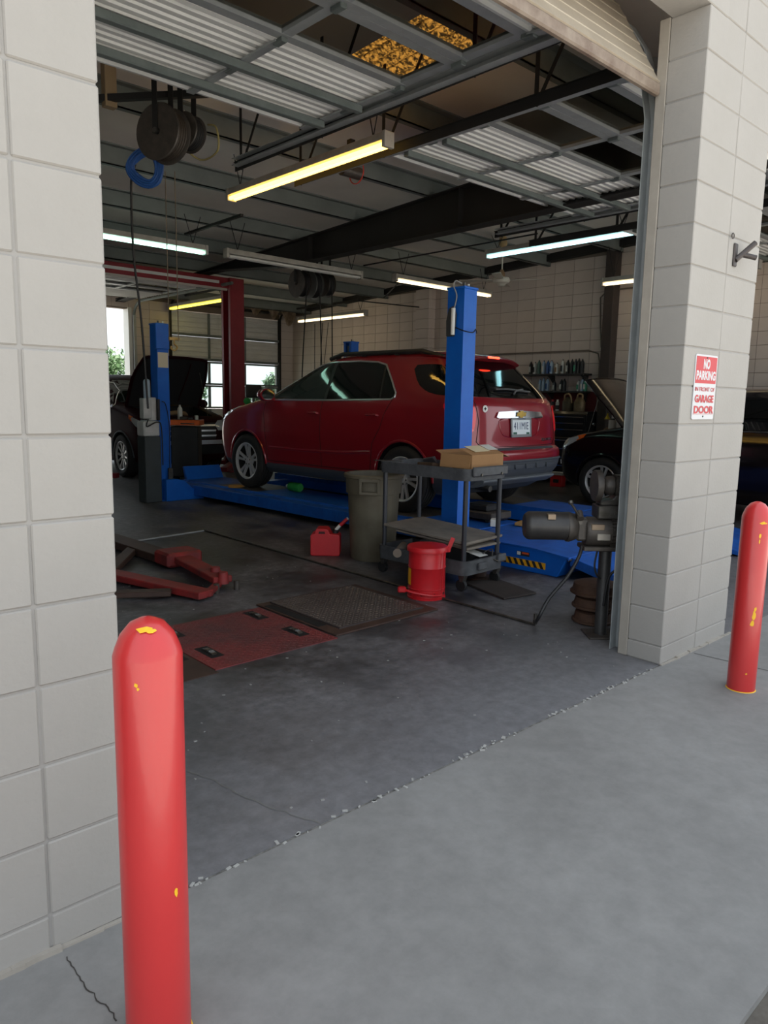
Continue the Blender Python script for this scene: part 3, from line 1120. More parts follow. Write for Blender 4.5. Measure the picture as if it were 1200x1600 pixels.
class Body:
    """car body as stacked waterlines; local x forward, y left, z up from the tire contact"""

    def __init__(s, W, XF, XR, ltf=0.045, ltr=0.03, half=2.38, NF=4.0, NR=4.5):
        s.W, s.XF, s.XR = pchip(W), pchip(XF), pchip(XR)
        s.ltf, s.ltr, s.half, s.NF, s.NR = ltf, ltr, half, NF, NR
        s.z0, s.z1 = W[0][0], W[-1][0]

    def taper(s, x):
        def ss(a, b, v):
            t = min(1, max(0, (v - a) / (b - a)))
            return t * t * (3 - 2 * t)
        return 1 - s.ltf * ss(0.9, s.half, x) - s.ltr * ss(0.9, s.half, -x)

    def lens_(s, z):
        xf, xr = s.XF(z), s.XR(z)
        tot = xf - xr
        lf = min(0.42 + max(0, (z - 1.0)) * 0.5, tot * 0.45)
        lr = min(0.34, tot * 0.3)
        return xf, xr, lf, lr

    def side_y(s, x, z):
        xf, xr, lf, lr = s.lens_(z)
        f = 1.0
        if x > xf - lf:
            d = min(1, (x - (xf - lf)) / lf)
            f = (1 - d ** s.NF) ** (1 / s.NF)
        elif x < xr + lr:
            d = min(1, ((xr + lr) - x) / lr)
            f = (1 - d ** s.NR) ** (1 / s.NR)
        return s.W(z) * s.taper(x) * f

    def rear_x(s, y, z):
        xf, xr, lf, lr = s.lens_(z)
        w = s.W(z) * s.taper(xr)
        q = min(0.999, abs(y) / w)
        return xr + lr - lr * (1 - q ** s.NR) ** (1 / s.NR)

    def front_x(s, y, z):
        xf, xr, lf, lr = s.lens_(z)
        w = s.W(z) * s.taper(xf)
        q = min(0.999, abs(y) / w)
        return xf - lf + lf * (1 - q ** s.NF) ** (1 / s.NF)

    def outline(s, z, nc=12, ns=30):
        xf, xr, lf, lr = s.lens_(z)
        pts = []
        for i in range(nc + 1):
            a = (PI / 2) * (1 - i / nc)
            x = xf - lf + lf * math.sin(a) ** (2 / s.NF)
            pts.append((x, s.W(z) * s.taper(x) * max(0, math.cos(a)) ** (2 / s.NF) if i else 0.0))
        for i in range(1, ns):
            x = (xf - lf) + ((xr + lr) - (xf - lf)) * i / ns
            pts.append((x, s.W(z) * s.taper(x)))
        for i in range(nc + 1):
            a = (PI / 2) * i / nc
            x = xr + lr - lr * math.sin(a) ** (2 / s.NR)
            pts.append((x, s.W(z) * s.taper(x) * max(0, math.cos(a)) ** (2 / s.NR) if i < nc else 0.0))
        return pts

    def shell(s, zs):
        mb = MB()
        rows = []
        for z in zs:
            h = s.outline(z)
            rows.append([(x, y, z) for x, y in h] + [(x, -y, z) for x, y in reversed(h[1:-1])])
        n = len(rows[0])
        V = [p for r in rows for p in r]
        F = []
        for j in range(len(rows) - 1):
            F += [(j * n + k, j * n + (k + 1) % n, (j + 1) * n + (k + 1) % n, (j + 1) * n + k) for k in range(n)]
        F += [tuple(range(n - 1, -1, -1)), tuple(range((len(rows) - 1) * n, len(rows) * n))]
        return mb.add(V, F)

    # mappings used by patches: (a, b) -> point, outward normal
    def side(s, sg):
        def f(x, z):
            y = s.side_y(x, z)
            dx = (s.side_y(x + 0.004, z) - s.side_y(x - 0.004, z)) / 0.008
            dz = (s.side_y(x, z + 0.004) - s.side_y(x, z - 0.004)) / 0.008
            n = Vector((-dx, 1, -dz)).normalized()
            return Vector((x, sg * y, z)), Vector((n.x, sg * n.y, n.z))
        return f

    def rear(s):
        def f(y, z):
            x = s.rear_x(y, z)
            dy = (s.rear_x(y + 0.004, z) - s.rear_x(y - 0.004, z)) / 0.008
            dz = (s.rear_x(y, z + 0.004) - s.rear_x(y, z - 0.004)) / 0.008
            n = Vector((-1, dy, dz)).normalized()
            return Vector((x, y, z)), n
        return f

    def front(s):
        def f(y, z):
            x = s.front_x(y, z)
            dy = (s.front_x(y + 0.004, z) - s.front_x(y - 0.004, z)) / 0.008
            dz = (s.front_x(y, z + 0.004) - s.front_x(y, z - 0.004)) / 0.008
            n = Vector((1, -dy, -dz)).normalized()
            return Vector((x, y, z)), n
        return f


def dens(poly, step, closed=True):
    out = []
    n = len(poly)
    for i in range(n if closed else n - 1):
        a = Vector(poly[i]); b = Vector(poly[(i + 1) % n])
        k = max(1, int((b - a).length / step))
        out += [tuple(a.lerp(b, j / k)) for j in range(k)]
    if not closed:
        out.append(tuple(poly[-1]))
    return out


def smooth_poly(poly, it=2):
    for _ in range(it):
        q = []
        n = len(poly)
        for i in range(n):
            a = Vector(poly[i]); b = Vector(poly[(i + 1) % n])
            q += [tuple(a.lerp(b, 0.22)), tuple(a.lerp(b, 0.78))]
        poly = q
    return poly


def patch(mb, poly, fn, off, step=0.05, skirt=0.02):
    """fill a 2D polygon and lay it over a surface, raised by off, with a skirt down into it"""
    b = dens(poly, step)
    n = len(b)
    xs = [p[0] for p in b]; ys = [p[1] for p in b]
    pts = [Vector(p) for p in b]
    bedge = [(i, (i + 1) % n) for i in range(n)]

    def inside(x, y):
        c = False
        for i in range(n):
            x1, y1 = b[i]; x2, y2 = b[(i + 1) % n]
            if (y1 > y) != (y2 > y) and x < (x2 - x1) * (y - y1) / (y2 - y1) + x1:
                c = not c
        return c

    def near(x, y):
        return min((x - p[0]) ** 2 + (y - p[1]) ** 2 for p in b) < (step * 0.45) ** 2
    x = min(xs) + step / 2
    while x < max(xs):
        y = min(ys) + step / 2
        while y < max(ys):
            if inside(x, y) and not near(x, y):
                pts.append(Vector((x, y)))
            y += step
        x += step
    vo, _, fo, _, _, _ = delaunay_2d_cdt(pts, bedge, [list(range(n))], 1, 1e-6)
    V = []
    for p in vo:
        q, nn = fn(p.x, p.y)
        V.append(q + nn * off)
    F = [tuple(f) for f in fo]
    # skirt
    base = len(V)
    S = []
    for p in b:
        q, nn = fn(p[0], p[1])
        S += [q + nn * off, q - nn * skirt]
    F += [(base + 2 * i, base + 2 * i + 1, base + (2 * i + 3) % (2 * n), base + (2 * i + 2) % (2 * n)) for i in range(n)]
    mb.add(V + S, F)
    return mb


def line_on(mb, path, fn, r, off=0.0, closed=False, step=0.06, n=6):
    q = []
    for p in dens(path, step, closed):
        a, nn = fn(p[0], p[1])
        q.append(a + nn * off)
    return mb.tube(q, r, n, closed)


def make_wheel(parent, loc, out, R=0.36, wid=0.225, rim=0.235, style='five', ang=0.3):
    """out = +1 when the outer face looks to +y"""
    w2 = wid / 2
    prof = [(rim, -w2 * 0.86), (rim + 0.02, -w2), (R * 0.86, -w2 * 1.04), (R * 0.96, -w2 * 0.93), (R * 0.993, -w2 * 0.74)]
    for k in (-0.5, -0.12, 0.26, 0.62):
        prof += [(R, w2 * (k - 0.13)), (R, w2 * (k + 0.10)), (R - 0.010, w2 * (k + 0.115)), (R - 0.010, w2 * (k + 0.15))]
    prof += [(R * 0.993, w2 * 0.8), (R * 0.96, w2 * 0.93), (R * 0.86, w2 * 1.04), (rim + 0.02, w2), (rim, w2 * 0.86), (rim, -w2 * 0.86)]
    tire = MB().lathe(prof, 48, axis='y', caps=False).build('wheel', M_tire, parent, smooth=True, loc=loc)
    rm = MB()
    o = out
    rm.lathe([(rim + 0.012, o * w2 * 0.97), (rim + 0.004, o * w2 * 1.0), (rim - 0.012, o * w2 * 0.92), (rim - 0.016, o * w2 * 0.7)], 48, axis='y', caps=False)
    MB().lathe([(rim - 0.014, o * w2 * 0.72), (rim - 0.03, -o * w2 * 0.8), (0.02, -o * w2 * 0.82)], 40, axis='y', caps=False).build('rim_barrel', M_dark, tire, smooth=True)
    if style == 'five':
        spokes = [(2 * PI * k / 5 + ang + s * 0.19) for k in range(5) for s in (-1, 1)]
        for a in spokes:
            a0 = a - (0.10 if (spokes.index(a) % 2) else -0.10)
            c0 = Vector((math.cos(a0), 0, math.sin(a0))); c1 = Vector((math.cos(a), 0, math.sin(a)))
            t0 = Vector((-math.sin(a0), 0, math.cos(a0))); t1 = Vector((-math.sin(a), 0, math.cos(a)))
            V = []
            for (c, t, r, wdt, yo, th) in ((c0, t0, 0.045, 0.018, 0.70, 0.035), (c1, t1, 0.14, 0.013, 0.78, 0.028), (c1, t1, rim - 0.006, 0.018, 0.86, 0.022)):
                for (p, q) in ((-1, 1), (1, 1), (1, -1), (-1, -1)):
                    V.append(c * r + t * wdt * p + Vector((0, o * (w2 * yo - (0 if q > 0 else th)), 0)))
            F = []
            for j in range(2):
                F += [(j * 4 + k, j * 4 + (k + 1) % 4, (j + 1) * 4 + (k + 1) % 4, (j + 1) * 4 + k) for k in range(4)]
            F += [(0, 1, 2, 3), (8, 9, 10, 11)]
            rm.add(V, F)
    else:
        for k in range(10):
            a = 2 * PI * k / 10 + ang
            c = Vector((math.cos(a), 0, math.sin(a))); t = Vector((-math.sin(a), 0, math.cos(a)))
            V = []
            for (r, wdt, yo, th) in ((0.05, 0.014, 0.66, 0.03), (rim - 0.006, 0.014 if k % 2 else 0.020, 0.84, 0.02)):
                for (p, q) in ((-1, 1), (1, 1), (1, -1), (-1, -1)):
                    V.append(c * r + t * wdt * p + Vector((0, o * (w2 * yo - (0 if q > 0 else th)), 0)))
            rm.add(V, [(0, 1, 2, 3), (4, 5, 6, 7)] + [(k2, (k2 + 1) % 4, 4 + (k2 + 1) % 4, 4 + k2) for k2 in range(4)])
    rm.cyl((0, o * w2 * 0.3, 0), (0, o * w2 * 0.74, 0), 0.07, 0.062, 24)
    rm.build('rim', M_alum, tire, smooth=True)
    MB().cyl((0, o * w2 * 0.72, 0), (0, o * w2 * 0.80, 0), 0.034, 0.030, 20).build('hub_cap', M_alum, tire, smooth=True)
    for k in range(5):
        lug = MB()
        a = 2 * PI * k / 5 + ang
        p = Vector((0.052 * math.cos(a), 0, 0.052 * math.sin(a)))
        lug.cyl(p + Vector((0, o * w2 * 0.70, 0)), p + Vector((0, o * w2 * 0.80, 0)), 0.009, n=6)
        lug.build('lug_nut', M_steel, tire)
    MB().cyl((0, -o * w2 * 0.4, 0), (0, -o * w2 * 0.3, 0), 0.15, n=28).build('brake_disc', M_grease, tire, smooth=True)
    return tire


def cut_body(body, zs, wells, extra=None, inner=None, wr=0.405):
    """closed shell minus the wheel wells (and an optional engine bay); returns a bmesh"""
    tmp = link('tmp_body', body.shell(zs).mesh('tmp', None))
    cuts = []
    for (x, z) in wells:
        for sg in (-1, 1):
            c = link('tmp_cut', MB().cyl((x, sg * 0.58, z), (x, sg * 1.2, z), wr, n=40).mesh('c'))
            cuts.append(c)
    for e in (extra or []):
        cuts.append(link('tmp_cut', e.mesh('c')))
    for c in cuts:
        md = tmp.modifiers.new('b', 'BOOLEAN')
        md.operation = 'DIFFERENCE'
        md.solver = 'EXACT'
        md.object = c
    dg = bpy.context.evaluated_depsgraph_get()
    me = bpy.data.meshes.new_from_object(tmp.evaluated_get(dg))
    bm = bmesh.new()
    bm.from_mesh(me)
    for c in cuts + [tmp]:
        bpy.data.objects.remove(c)
    return bm


def carve(bm, keep, name, m, parent, smooth=True):
    """object from the faces that satisfy keep(face)"""
    b2 = bm.copy()
    bmesh.ops.delete(b2, geom=[f for f in b2.faces if not keep(f)], context='FACES')
    me = bpy.data.meshes.new(name)
    b2.to_mesh(me)
    b2.free()
    me.materials.append(m)
    if smooth:
        for p in me.polygons:
            p.use_smooth = True
        me.set_sharp_from_angle(angle=math.radians(32))
    return link(name, me, parent)


def bisect(bm, co, no):
    bmesh.ops.bisect_plane(bm, geom=bm.verts[:] + bm.edges[:] + bm.faces[:], dist=1e-5, plane_co=co, plane_no=no)


ZS = [0.24, 0.27, 0.31, 0.36, 0.42, 0.48, 0.54, 0.60, 0.64, 0.67, 0.70, 0.73, 0.76, 0.80, 0.85, 0.89, 0.92, 0.95, 0.975, 1.0, 1.02, 1.04, 1.06,
      1.08, 1.10, 1.12, 1.14, 1.17, 1.21, 1.26, 1.31, 1.36, 1.41, 1.46, 1.51, 1.55, 1.58, 1.605, 1.625, 1.64, 1.655, 1.667, 1.677, 1.685]

def zm(z):
    if z < 0.75:
        return z
    if z < 1.105:
        return 0.75 + (z - 0.75) * (1.185 - 0.75) / (1.105 - 0.75)
    return 1.185 + (z - 1.105) * (1.755 - 1.185) / (1.685 - 1.105)


def zk(keys):
    return [(zm(a), b) for a, b in keys]


def zp(poly):
    return [(a, zm(b)) for a, b in poly]


eq = Body(
    W=zk([(0.24, 0.80), (0.31, 0.865), (0.40, 0.885), (0.55, 0.90), (0.78, 0.915), (0.95, 0.908), (1.04, 0.885), (1.10, 0.865), (1.25, 0.80), (1.42, 0.715), (1.55, 0.645), (1.60, 0.61), (1.64, 0.55), (1.67, 0.44), (1.685, 0.28)]),
    XF=zk([(0.24, 2.03), (0.31, 2.16), (0.45, 2.24), (0.6, 2.265), (0.8, 2.25), (0.9, 2.20), (0.96, 2.09), (1.0, 1.93), (1.05, 1.66), (1.09, 1.42), (1.13, 1.16), (1.2, 1.03), (1.35, 0.76), (1.5, 0.47), (1.58, 0.30), (1.63, 0.13), (1.665, -0.1), (1.685, -0.4)]),
    XR=zk([(0.24, -2.05), (0.36, -2.24), (0.44, -2.34), (0.52, -2.385), (0.64, -2.395), (0.70, -2.375), (0.735, -2.325), (0.85, -2.315), (1.0, -2.30), (1.10, -2.275), (1.2, -2.20), (1.35, -2.06), (1.5, -1.90), (1.58, -1.83), (1.63, -1.77), (1.665, -1.67), (1.685, -1.35)]))


def build_equinox():
    root = thing('sport_utility_vehicle', 'cherry red sport utility vehicle parked on the blue four-post lift', 'car', (5.60, 5.34, 0.222), math.radians(92.7))
    wx, wz = 1.43, 0.36
    bm = cut_body(eq, [zm(z) for z in ZS], [(wx, wz), (-wx, wz)])
    bisect(bm, (0, 0, 0.37), (0, 0, 1))
    bisect(bm, (0, 0, 0.585), (0, 0, 1))
    bisect(bm, (-1.86, 0, 0), (1, 0, 0))

    def well(f):
        c = f.calc_center_median()
        for x in (wx, -wx):
            r = math.hypot(c.x - x, c.z - wz)
            if abs(abs(c.y) - 0.58) < 0.002 and r < 0.41:
                return True
            if abs(r - 0.405) < 0.006 and 0.575 < abs(c.y) < 0.93 and abs(f.normal.y) < 0.1:
                return True
        return False

    def clad(f):
        c = f.calc_center_median()
        return not well(f) and (c.z < 0.37 or (c.x < -1.86 and c.z < 0.585))

    for x in (wx, -wx):
        for sg in (1, -1):
            carve(bm, lambda f, x=x, sg=sg: well(f) and (f.calc_center_median().x - x) ** 2 < 0.25 and f.calc_center_median().y * sg > 0, 'wheel_well', M_dark, root)
    carve(bm, clad, 'lower_cladding', M_clad, root)
    carve(bm, lambda f: not well(f) and not clad(f), 'body_shell', M_carred, root)
    bm.free()
    L, Rr, Rf = eq.side(1), eq.rear(), eq.front()
    # side glass, both sides
    fg = zp([(1.00, 1.105), (0.64, 1.355), (0.36, 1.49), (0.12, 1.535), (-0.06, 1.548), (-0.10, 1.12)])
    rg = zp([(-0.15, 1.12), (-0.12, 1.55), (-0.5, 1.553), (-0.80, 1.535), (-0.93, 1.505), (-1.02, 1.14)])
    qg = zp([(-1.05, 1.14), (-0.965, 1.495), (-1.01, 1.46), (-1.13, 1.32), (-1.235, 1.20), (-1.235, 1.165), (-1.20, 1.145)])
    dlo = zp([(1.03, 1.10), (0.64, 1.372), (0.36, 1.507), (0.12, 1.552), (-0.06, 1.565), (-0.5, 1.57), (-0.80, 1.552), (-0.95, 1.518), (-1.13, 1.335), (-1.25, 1.20), (-1.25, 1.155), (-1.205, 1.128), (-0.1, 1.105)])
    rq = zp([(-1.36, 1.505), (-1.62, 1.515), (-1.78, 1.50), (-1.94, 1.32), (-2.08, 1.185), (-1.86, 1.18), (-1.68, 1.215), (-1.52, 1.30)])
    for sg in (1, -1):
        S = eq.side(sg)
        patch(MB(), dlo, S, 0.0015, 0.06).build('window_surround', M_black, root, smooth=True)
        patch(MB(), fg, S, 0.004, 0.06).build('front_door_window', M_glassl, root, smooth=True)
        patch(MB(), rg, S, 0.004, 0.06).build('rear_door_window', M_glass, root, smooth=True)
        patch(MB(), qg, S, 0.004, 0.06).build('rear_door_vent_window', M_glass, root, smooth=True)
        patch(MB(), smooth_poly(rq, 1), S, 0.004, 0.05).build('quarter_window', M_glass, root, smooth=True)
        line_on(MB(), dlo, S, 0.011, 0.003, True).build('chrome_window_trim', mat('satin_chrome', (236, 238, 240), 0.28, 0.85), root, smooth=True)
        # door gaps
        sm = MB()
        line_on(sm, [(1.02, 1.165), (1.03, 1.0), (0.98, 0.62), (0.97, 0.40)], S, 0.0045, -0.001)
        line_on(sm, [(-0.09, 1.18), (-0.10, 0.7), (-0.10, 0.40)], S, 0.0045, -0.001)
        line_on(sm, [(-1.25, 1.25), (-1.16, 1.08), (-1.10, 0.90), (-0.98, 0.72), (-0.93, 0.40)], S, 0.0045, -0.001)
        line_on(sm, [(0.97, 0.40), (-0.93, 0.40)], S, 0.0045, -0.001)
        sm.build('door_gaps', M_seam, root)
        # sculpted crease along the doors and a lip round each arch
        line_on(MB(), [(0.92, 0.575), (0.3, 0.57), (-0.4, 0.585), (-0.95, 0.62)], S, 0.024, -0.016, n=10).build('door_crease', M_carred, root, smooth=True)
        for x in (wx, -wx):
            arc = [(x + 0.412 * math.cos(a), wz + 0.412 * math.sin(a)) for a in [(-0.02 + k * (PI + 0.04) / 26) for k in range(27)]]
            line_on(MB(), arc, S, 0.016, -0.003, step=0.2, n=8).build('arch_lip', M_carred, root, smooth=True)
        for hx in (0.03, -0.98):
            a, n = S(hx + 0.08, 1.03); b, _ = S(hx - 0.08, 1.03)
            mb = MB().tube([a + n * 0.004, a + n * 0.03, b + n * 0.03, b + n * 0.004], 0.013, 8)
            mb.build('door_handle', M_carred, root, smooth=True)
        # mirror
        mm = MB()
        mm.lathe([(0.0, -0.075), (0.06, -0.07), (0.088, -0.03), (0.09, 0.03), (0.085, 0.05), (0.0, 0.05)], 20, axis='x')
        mm.xf(Matrix.Translation((0.86, sg * 1.00, 1.24)) @ Matrix.Diagonal((-1, 1.25, 0.9, 1)))
        mm.bar((0.86, sg * 0.84, 1.17), (0.86, sg * 0.95, 1.21), 0.05, 0.04)
        mo = mm.build('door_mirror', M_carred, root, smooth=True)
        MB().lathe([(0.0, 0.0), (0.078, 0.0), (0.078, 0.004), (0, 0.004)], 20, axis='x').xf(Matrix.Translation((0.808, sg * 1.0, 1.24)) @ Matrix.Diagonal((-1, 1.2, 0.85, 1))).build('mirror_glass', M_chrome, mo)
        # roof rail
        rail = []
        for k in range(25):
            x = 0.12 - 1.82 * k / 24
            e = min(1, min(k, 24 - k) / 3.0)
            rail.append((x, sg * (0.555 + 0.01 * e), 1.685 + 0.05 * e - (0.02 if x < -1.4 else 0)))
        rr_ = MB().tube(rail, 0.026, 8)
        for k in (2, 8, 15, 22):
            p = rail[k]
            rr_.bar((p[0], p[1], 1.66), (p[0], p[1], p[2]), 0.02, 0.07, (1, 0, 0))
        rr_.build('roof_rail', M_black, root, smooth=True)
        # tail lamp wraps the rear corner
        tl1 = [(-1.93, 1.17), (-2.04, 1.185), (-2.15, 1.175), (-2.165, 1.0), (-2.15, 0.93), (-2.06, 1.03)]
        patch(MB(), smooth_poly(tl1, 1), S, 0.008, 0.03).build('tail_lamp', M_taill, root, smooth=True)
        tl2 = [(sg * 0.845, 1.17), (sg * 0.79, 1.17), (sg * 0.71, 1.16), (sg * 0.715, 1.04), (sg * 0.755, 0.89), (sg * 0.80, 0.90), (sg * 0.855, 0.96)]
        patch(MB(), smooth_poly(tl2, 1), Rr, 0.008, 0.03).build('tail_lamp', M_taill, root, smooth=True)
        # head lamp and fog lamp
        hl = [(sg * 0.52, 0.90), (sg * 0.60, 0.955), (sg * 0.80, 0.97), (sg * 0.83, 0.90), (sg * 0.78, 0.81), (sg * 0.58, 0.80)]
        patch(MB(), hl, Rf, 0.006, 0.05).build('head_lamp', M_lens, root, smooth=True)
        hs = [(2.12, 0.95), (1.95, 1.035), (1.70, 1.085), (1.76, 1.02), (1.96, 0.91), (2.14, 0.85)]
        patch(MB(), hs, S, 0.006, 0.04).build('head_lamp', M_lens, root, smooth=True)
        make_wheel(root, (wx, sg * 0.795, wz), sg, ang=0.31)
        make_wheel(root, (-wx, sg * 0.795, wz), sg, ang=0.75)
    # rear glass, wiper, spoiler
    gl = [(-0.55, 1.635), (0.55, 1.635), (0.64, 1.57), (0.735, 1.385), (0.79, 1.265), (0.70, 1.25), (0, 1.24), (-0.70, 1.25), (-0.79, 1.265), (-0.735, 1.385), (-0.64, 1.57)]
    patch(MB(), gl, Rr, 0.005, 0.06).build('rear_window', M_glass, root, smooth=True)
    wp = MB()
    line_on(wp, [(0.02, 1.27), (-0.05, 1.305), (-0.2, 1.32)], Rr, 0.012, 0.03)
    line_on(wp, [(0.28, 1.32), (0.05, 1.327), (-0.33, 1.305)], Rr, 0.009, 0.022)
    wp.build('rear_wiper', mat('grey_wiper', (92, 94, 96), 0.5), root, smooth=True)
    sp = MB()

    def spf(u, v):
        y = (u - 0.5) * 1.22
        e = 1 - (abs(y) / 0.61) ** 6
        pr = [(-1.62, 1.662), (-1.85, 1.652), (-2.04, 1.622), (-2.055, 1.605), (-2.03, 1.585), (-1.92, 1.572), (-1.75, 1.60)]
        x, z = pr[int(round(v * 6))]
        c = -0.05 * (abs(y) / 0.61) ** 2.2
        return (x + 0.12 + 0.09 * (abs(y) / 0.61) ** 3, y, z + c + 0.07)
    sp.grid(spf, 22, 6)
    sp.build('spoiler', M_carred, root, smooth=True)
    bl = MB()
    for k in range(9):
        y = -0.09 + 0.18 * k / 8
        bl.cbox((-1.932 + 0.012 * (abs(y) / 0.15) ** 2, y, 1.678), (0.016, 0.016, 0.02))
    bl.build('high_brake_lamp', M_brake, root)
    # liftgate gaps
    sm = MB()
    line_on(sm, [(-0.70, 1.24), (-0.685, 1.0), (-0.72, 0.80), (-0.66, 0.745), (0, 0.735), (0.66, 0.745), (0.72, 0.80), (0.685, 1.0), (0.70, 1.24)], Rr, 0.005, -0.001)
    sm.build('liftgate_gaps', M_seam, root)
    # bumper step and lower cladding ribs
    patch(MB(), [(-0.62, 0.725), (0.62, 0.725), (0.60, 0.705), (-0.60, 0.705)], Rr, 0.006, 0.08).build('bumper_step', M_clad, root)
    for k in range(6):
        y = -0.5 + k * 0.2
        patch(MB(), [(y - 0.062, 0.505), (y + 0.062, 0.505), (y + 0.085, 0.555), (y - 0.085, 0.555)], Rr, 0.010, 0.05).build('bumper_rib', M_clad, root)
    mb = MB()
    line_on(mb, [(-0.80, 0.592), (-0.3, 0.588), (0.3, 0.588), (0.80, 0.592)], Rr, 0.016, -0.004, n=8)
    mb.build('bumper_lip', M_clad, root, smooth=True)
    skid = MB()
    skid.prism([(-2.30, 0.33), (-2.40, 0.385), (-2.41, 0.405), (-2.36, 0.42), (-2.2, 0.40), (-2.1, 0.30)], -0.66, 0.66, lambda a, b, t: (a + 0.05 * (abs(t) / 0.66) ** 3, t, b))
    skid.build('skid_plate', mat('silver_skid_plate', (120, 124, 128), 0.5, 0.3), root, bevel=0.006)
    # recess for the plate: a raised rim, then plate, bar and emblem
    rim = [(-0.38, 1.045), (0.38, 1.045), (0.36, 0.92), (0.29, 0.835), (-0.29, 0.835), (-0.36, 0.92)]
    mb = MB()
    line_on(mb, smooth_poly(rim, 2), Rr, 0.007, 0.0, True, 0.1)
    mb.build('plate_recess_rim', M_carred, root, smooth=True)
    bar = [(-0.43, 1.045), (-0.39, 1.098), (0, 1.115), (0.39, 1.098), (0.43, 1.045), (0.39, 1.035), (0, 1.035), (-0.39, 1.035)]
    patch(MB(), bar, Rr, 0.018, 0.04, 0.02).build('chrome_plate_bar', M_chrome, root, smooth=True)
    p0, n0 = Rr(0, 0.94)
    # outward looking back: x to the viewer's right = -y of the car
    yup = Vector((n0.z * -1, 0, -n0.x * -1)).normalized()
    yup = Vector((-n0.x * n0.z, 0, 1 - n0.z * n0.z)).normalized()
    xr = yup.cross(n0)
    FM = frame3(p0 + n0 * 0.012, xr, yup) @ Matrix.Diagonal((1.13, 1.13, 1, 1))
    pl = MB()
    pl.cbox((0, 0, 0), (0.305, 0.152, 0.008))
    plate = pl.xf(FM).build('license_plate', mat('plate_white', (222, 230, 234), 0.4), root, bevel=0.002)
    fr = MB()
    for (cx, cy, w, h) in ((0, 0.078, 0.33, 0.02), (0, -0.08, 0.33, 0.026), (-0.156, 0, 0.018, 0.17), (0.156, 0, 0.018, 0.17)):
        fr.cbox((cx, cy, 0.004), (w, h, 0.012))
    fr.xf(FM).build('plate_frame', mat('plate_frame_metal', (150, 154, 156), 0.35, 0.7), plate)
    M_navy = mat('plate_navy', (32, 48, 92), 0.5)
    text_mesh('plate_number', '411MIE', 0.098, M_navy, plate, FM @ Matrix.Translation((0, 0.008, 0.0050)), bold=0.0, sx=0.76, spacing=1.08)
    text_mesh('plate_heading', 'INDIANA', 0.022, M_navy, plate, FM @ Matrix.Translation((0, 0.079, 0.0105)), sx=1.3, spacing=1.2)
    MB().cbox((-0.1, -0.056, 0.0046), (0.06, 0.02, 0.001)).xf(FM).build('plate_sticker', mat('plate_green', (52, 96, 82), 0.5), plate)
    MB().cbox((0.11, -0.058, 0.0046), (0.05, 0.018, 0.001)).xf(FM).build('plate_sticker', mat('plate_green', (52, 96, 82), 0.5), plate)
    p1, n1 = Rr(0, 1.075)
    n1 = n0
    EM = frame3(p1 + n1 * 0.020, xr, yup)
    bow = [(-0.088, -0.02), (-0.072, 0.02), (-0.03, 0.02), (-0.022, 0.036), (0.038, 0.036), (0.032, 0.02), (0.088, 0.02), (0.072, -0.02), (0.03, -0.02), (0.022, -0.036), (-0.038, -0.036), (-0.032, -0.02)]
    b1 = MB().prism(bow, 0, 0.008, lambda a, b, t: (a, b, t)).xf(EM)
    emb = b1.build('emblem', M_gold, root)
    MB().prism([(a * 1.1, b * 1.15) for a, b in bow], -0.004, 0.005, lambda a, b, t: (a, b, t)).xf(EM).build('emblem_rim', M_chrome, emb)
    # badge right of the plate, round sticker on the left of the gate
    p2, n2 = Rr(-0.52, 0.80)
    BM_ = frame3(p2 + n2 * 0.004, Vector((0, 0, 1)).cross(n2), Vector((0, 0, 1)))
    text_mesh('model_badge', 'EQUINOX', 0.042, M_chrome, root, BM_, depth=0.002, bold=0.001, sx=1.15)
    p3, n3 = Rr(0.585, 1.13)
    SM = frame3(p3 + n3 * 0.006, Vector((0, 0, 1)).cross(n3), Vector((0, 0, 1)))
    st = MB().lathe([(0, 0), (0.036, 0), (0.036, 0.002), (0, 0.002)], 24).xf(SM).build('round_sticker', M_white, root)
    MB().cbox((0, 0, 0.0025), (0.034, 0.01, 0.001)).cbox((0, 0, 0.0025), (0.01, 0.034, 0.001)).xf(SM).build('sticker_mark', M_seam, st)
    # front: windscreen, grille, lower intake
    patch(MB(), zp([(-0.72, 1.16), (0.72, 1.16), (0.60, 1.50), (0.52, 1.565), (-0.52, 1.565), (-0.60, 1.50)]), Rf, 0.004, 0.08).build('windscreen', M_glassl, root, smooth=True)
    patch(MB(), [(-0.48, 0.70), (0.48, 0.70), (0.52, 0.88), (-0.52, 0.88)], Rf, 0.006, 0.08).build('grille', M_black, root)
    patch(MB(), [(-0.50, 0.775), (0.50, 0.775), (0.51, 0.81), (-0.51, 0.81)], Rf, 0.014, 0.08).build('grille_bar', M_carred, root)
    patch(MB(), [(-0.7, 0.42), (0.7, 0.42), (0.6, 0.56), (-0.6, 0.56)], Rf, 0.006, 0.08).build('lower_intake', M_black, root)
    MB().cyl((-2.32, 0.5, 0.31), (-1.9, 0.5, 0.33), 0.032, n=16).build('tailpipe', M_steel, root, smooth=True)
    return root


build_equinox()

# ================================================================== blue four-post lift
M_yel = mat('hazard_yellow', (236, 168, 24), 0.5)
M_paper = mat('cream_paper', (214, 204, 178), 0.8)
M_tan = mat('pale_grey_enamel', (196, 198, 196), 0.5, var=(8, (170, 172, 170), 0.2))
LX, LY, LR = 4.15, 2.53, math.radians(2.6)


def lift_pt(u, v, z=0.0):
    c, s = math.cos(LR), math.sin(LR)
    return Vector((LX + c * u - s * v, LY + s * u + c * v, z))


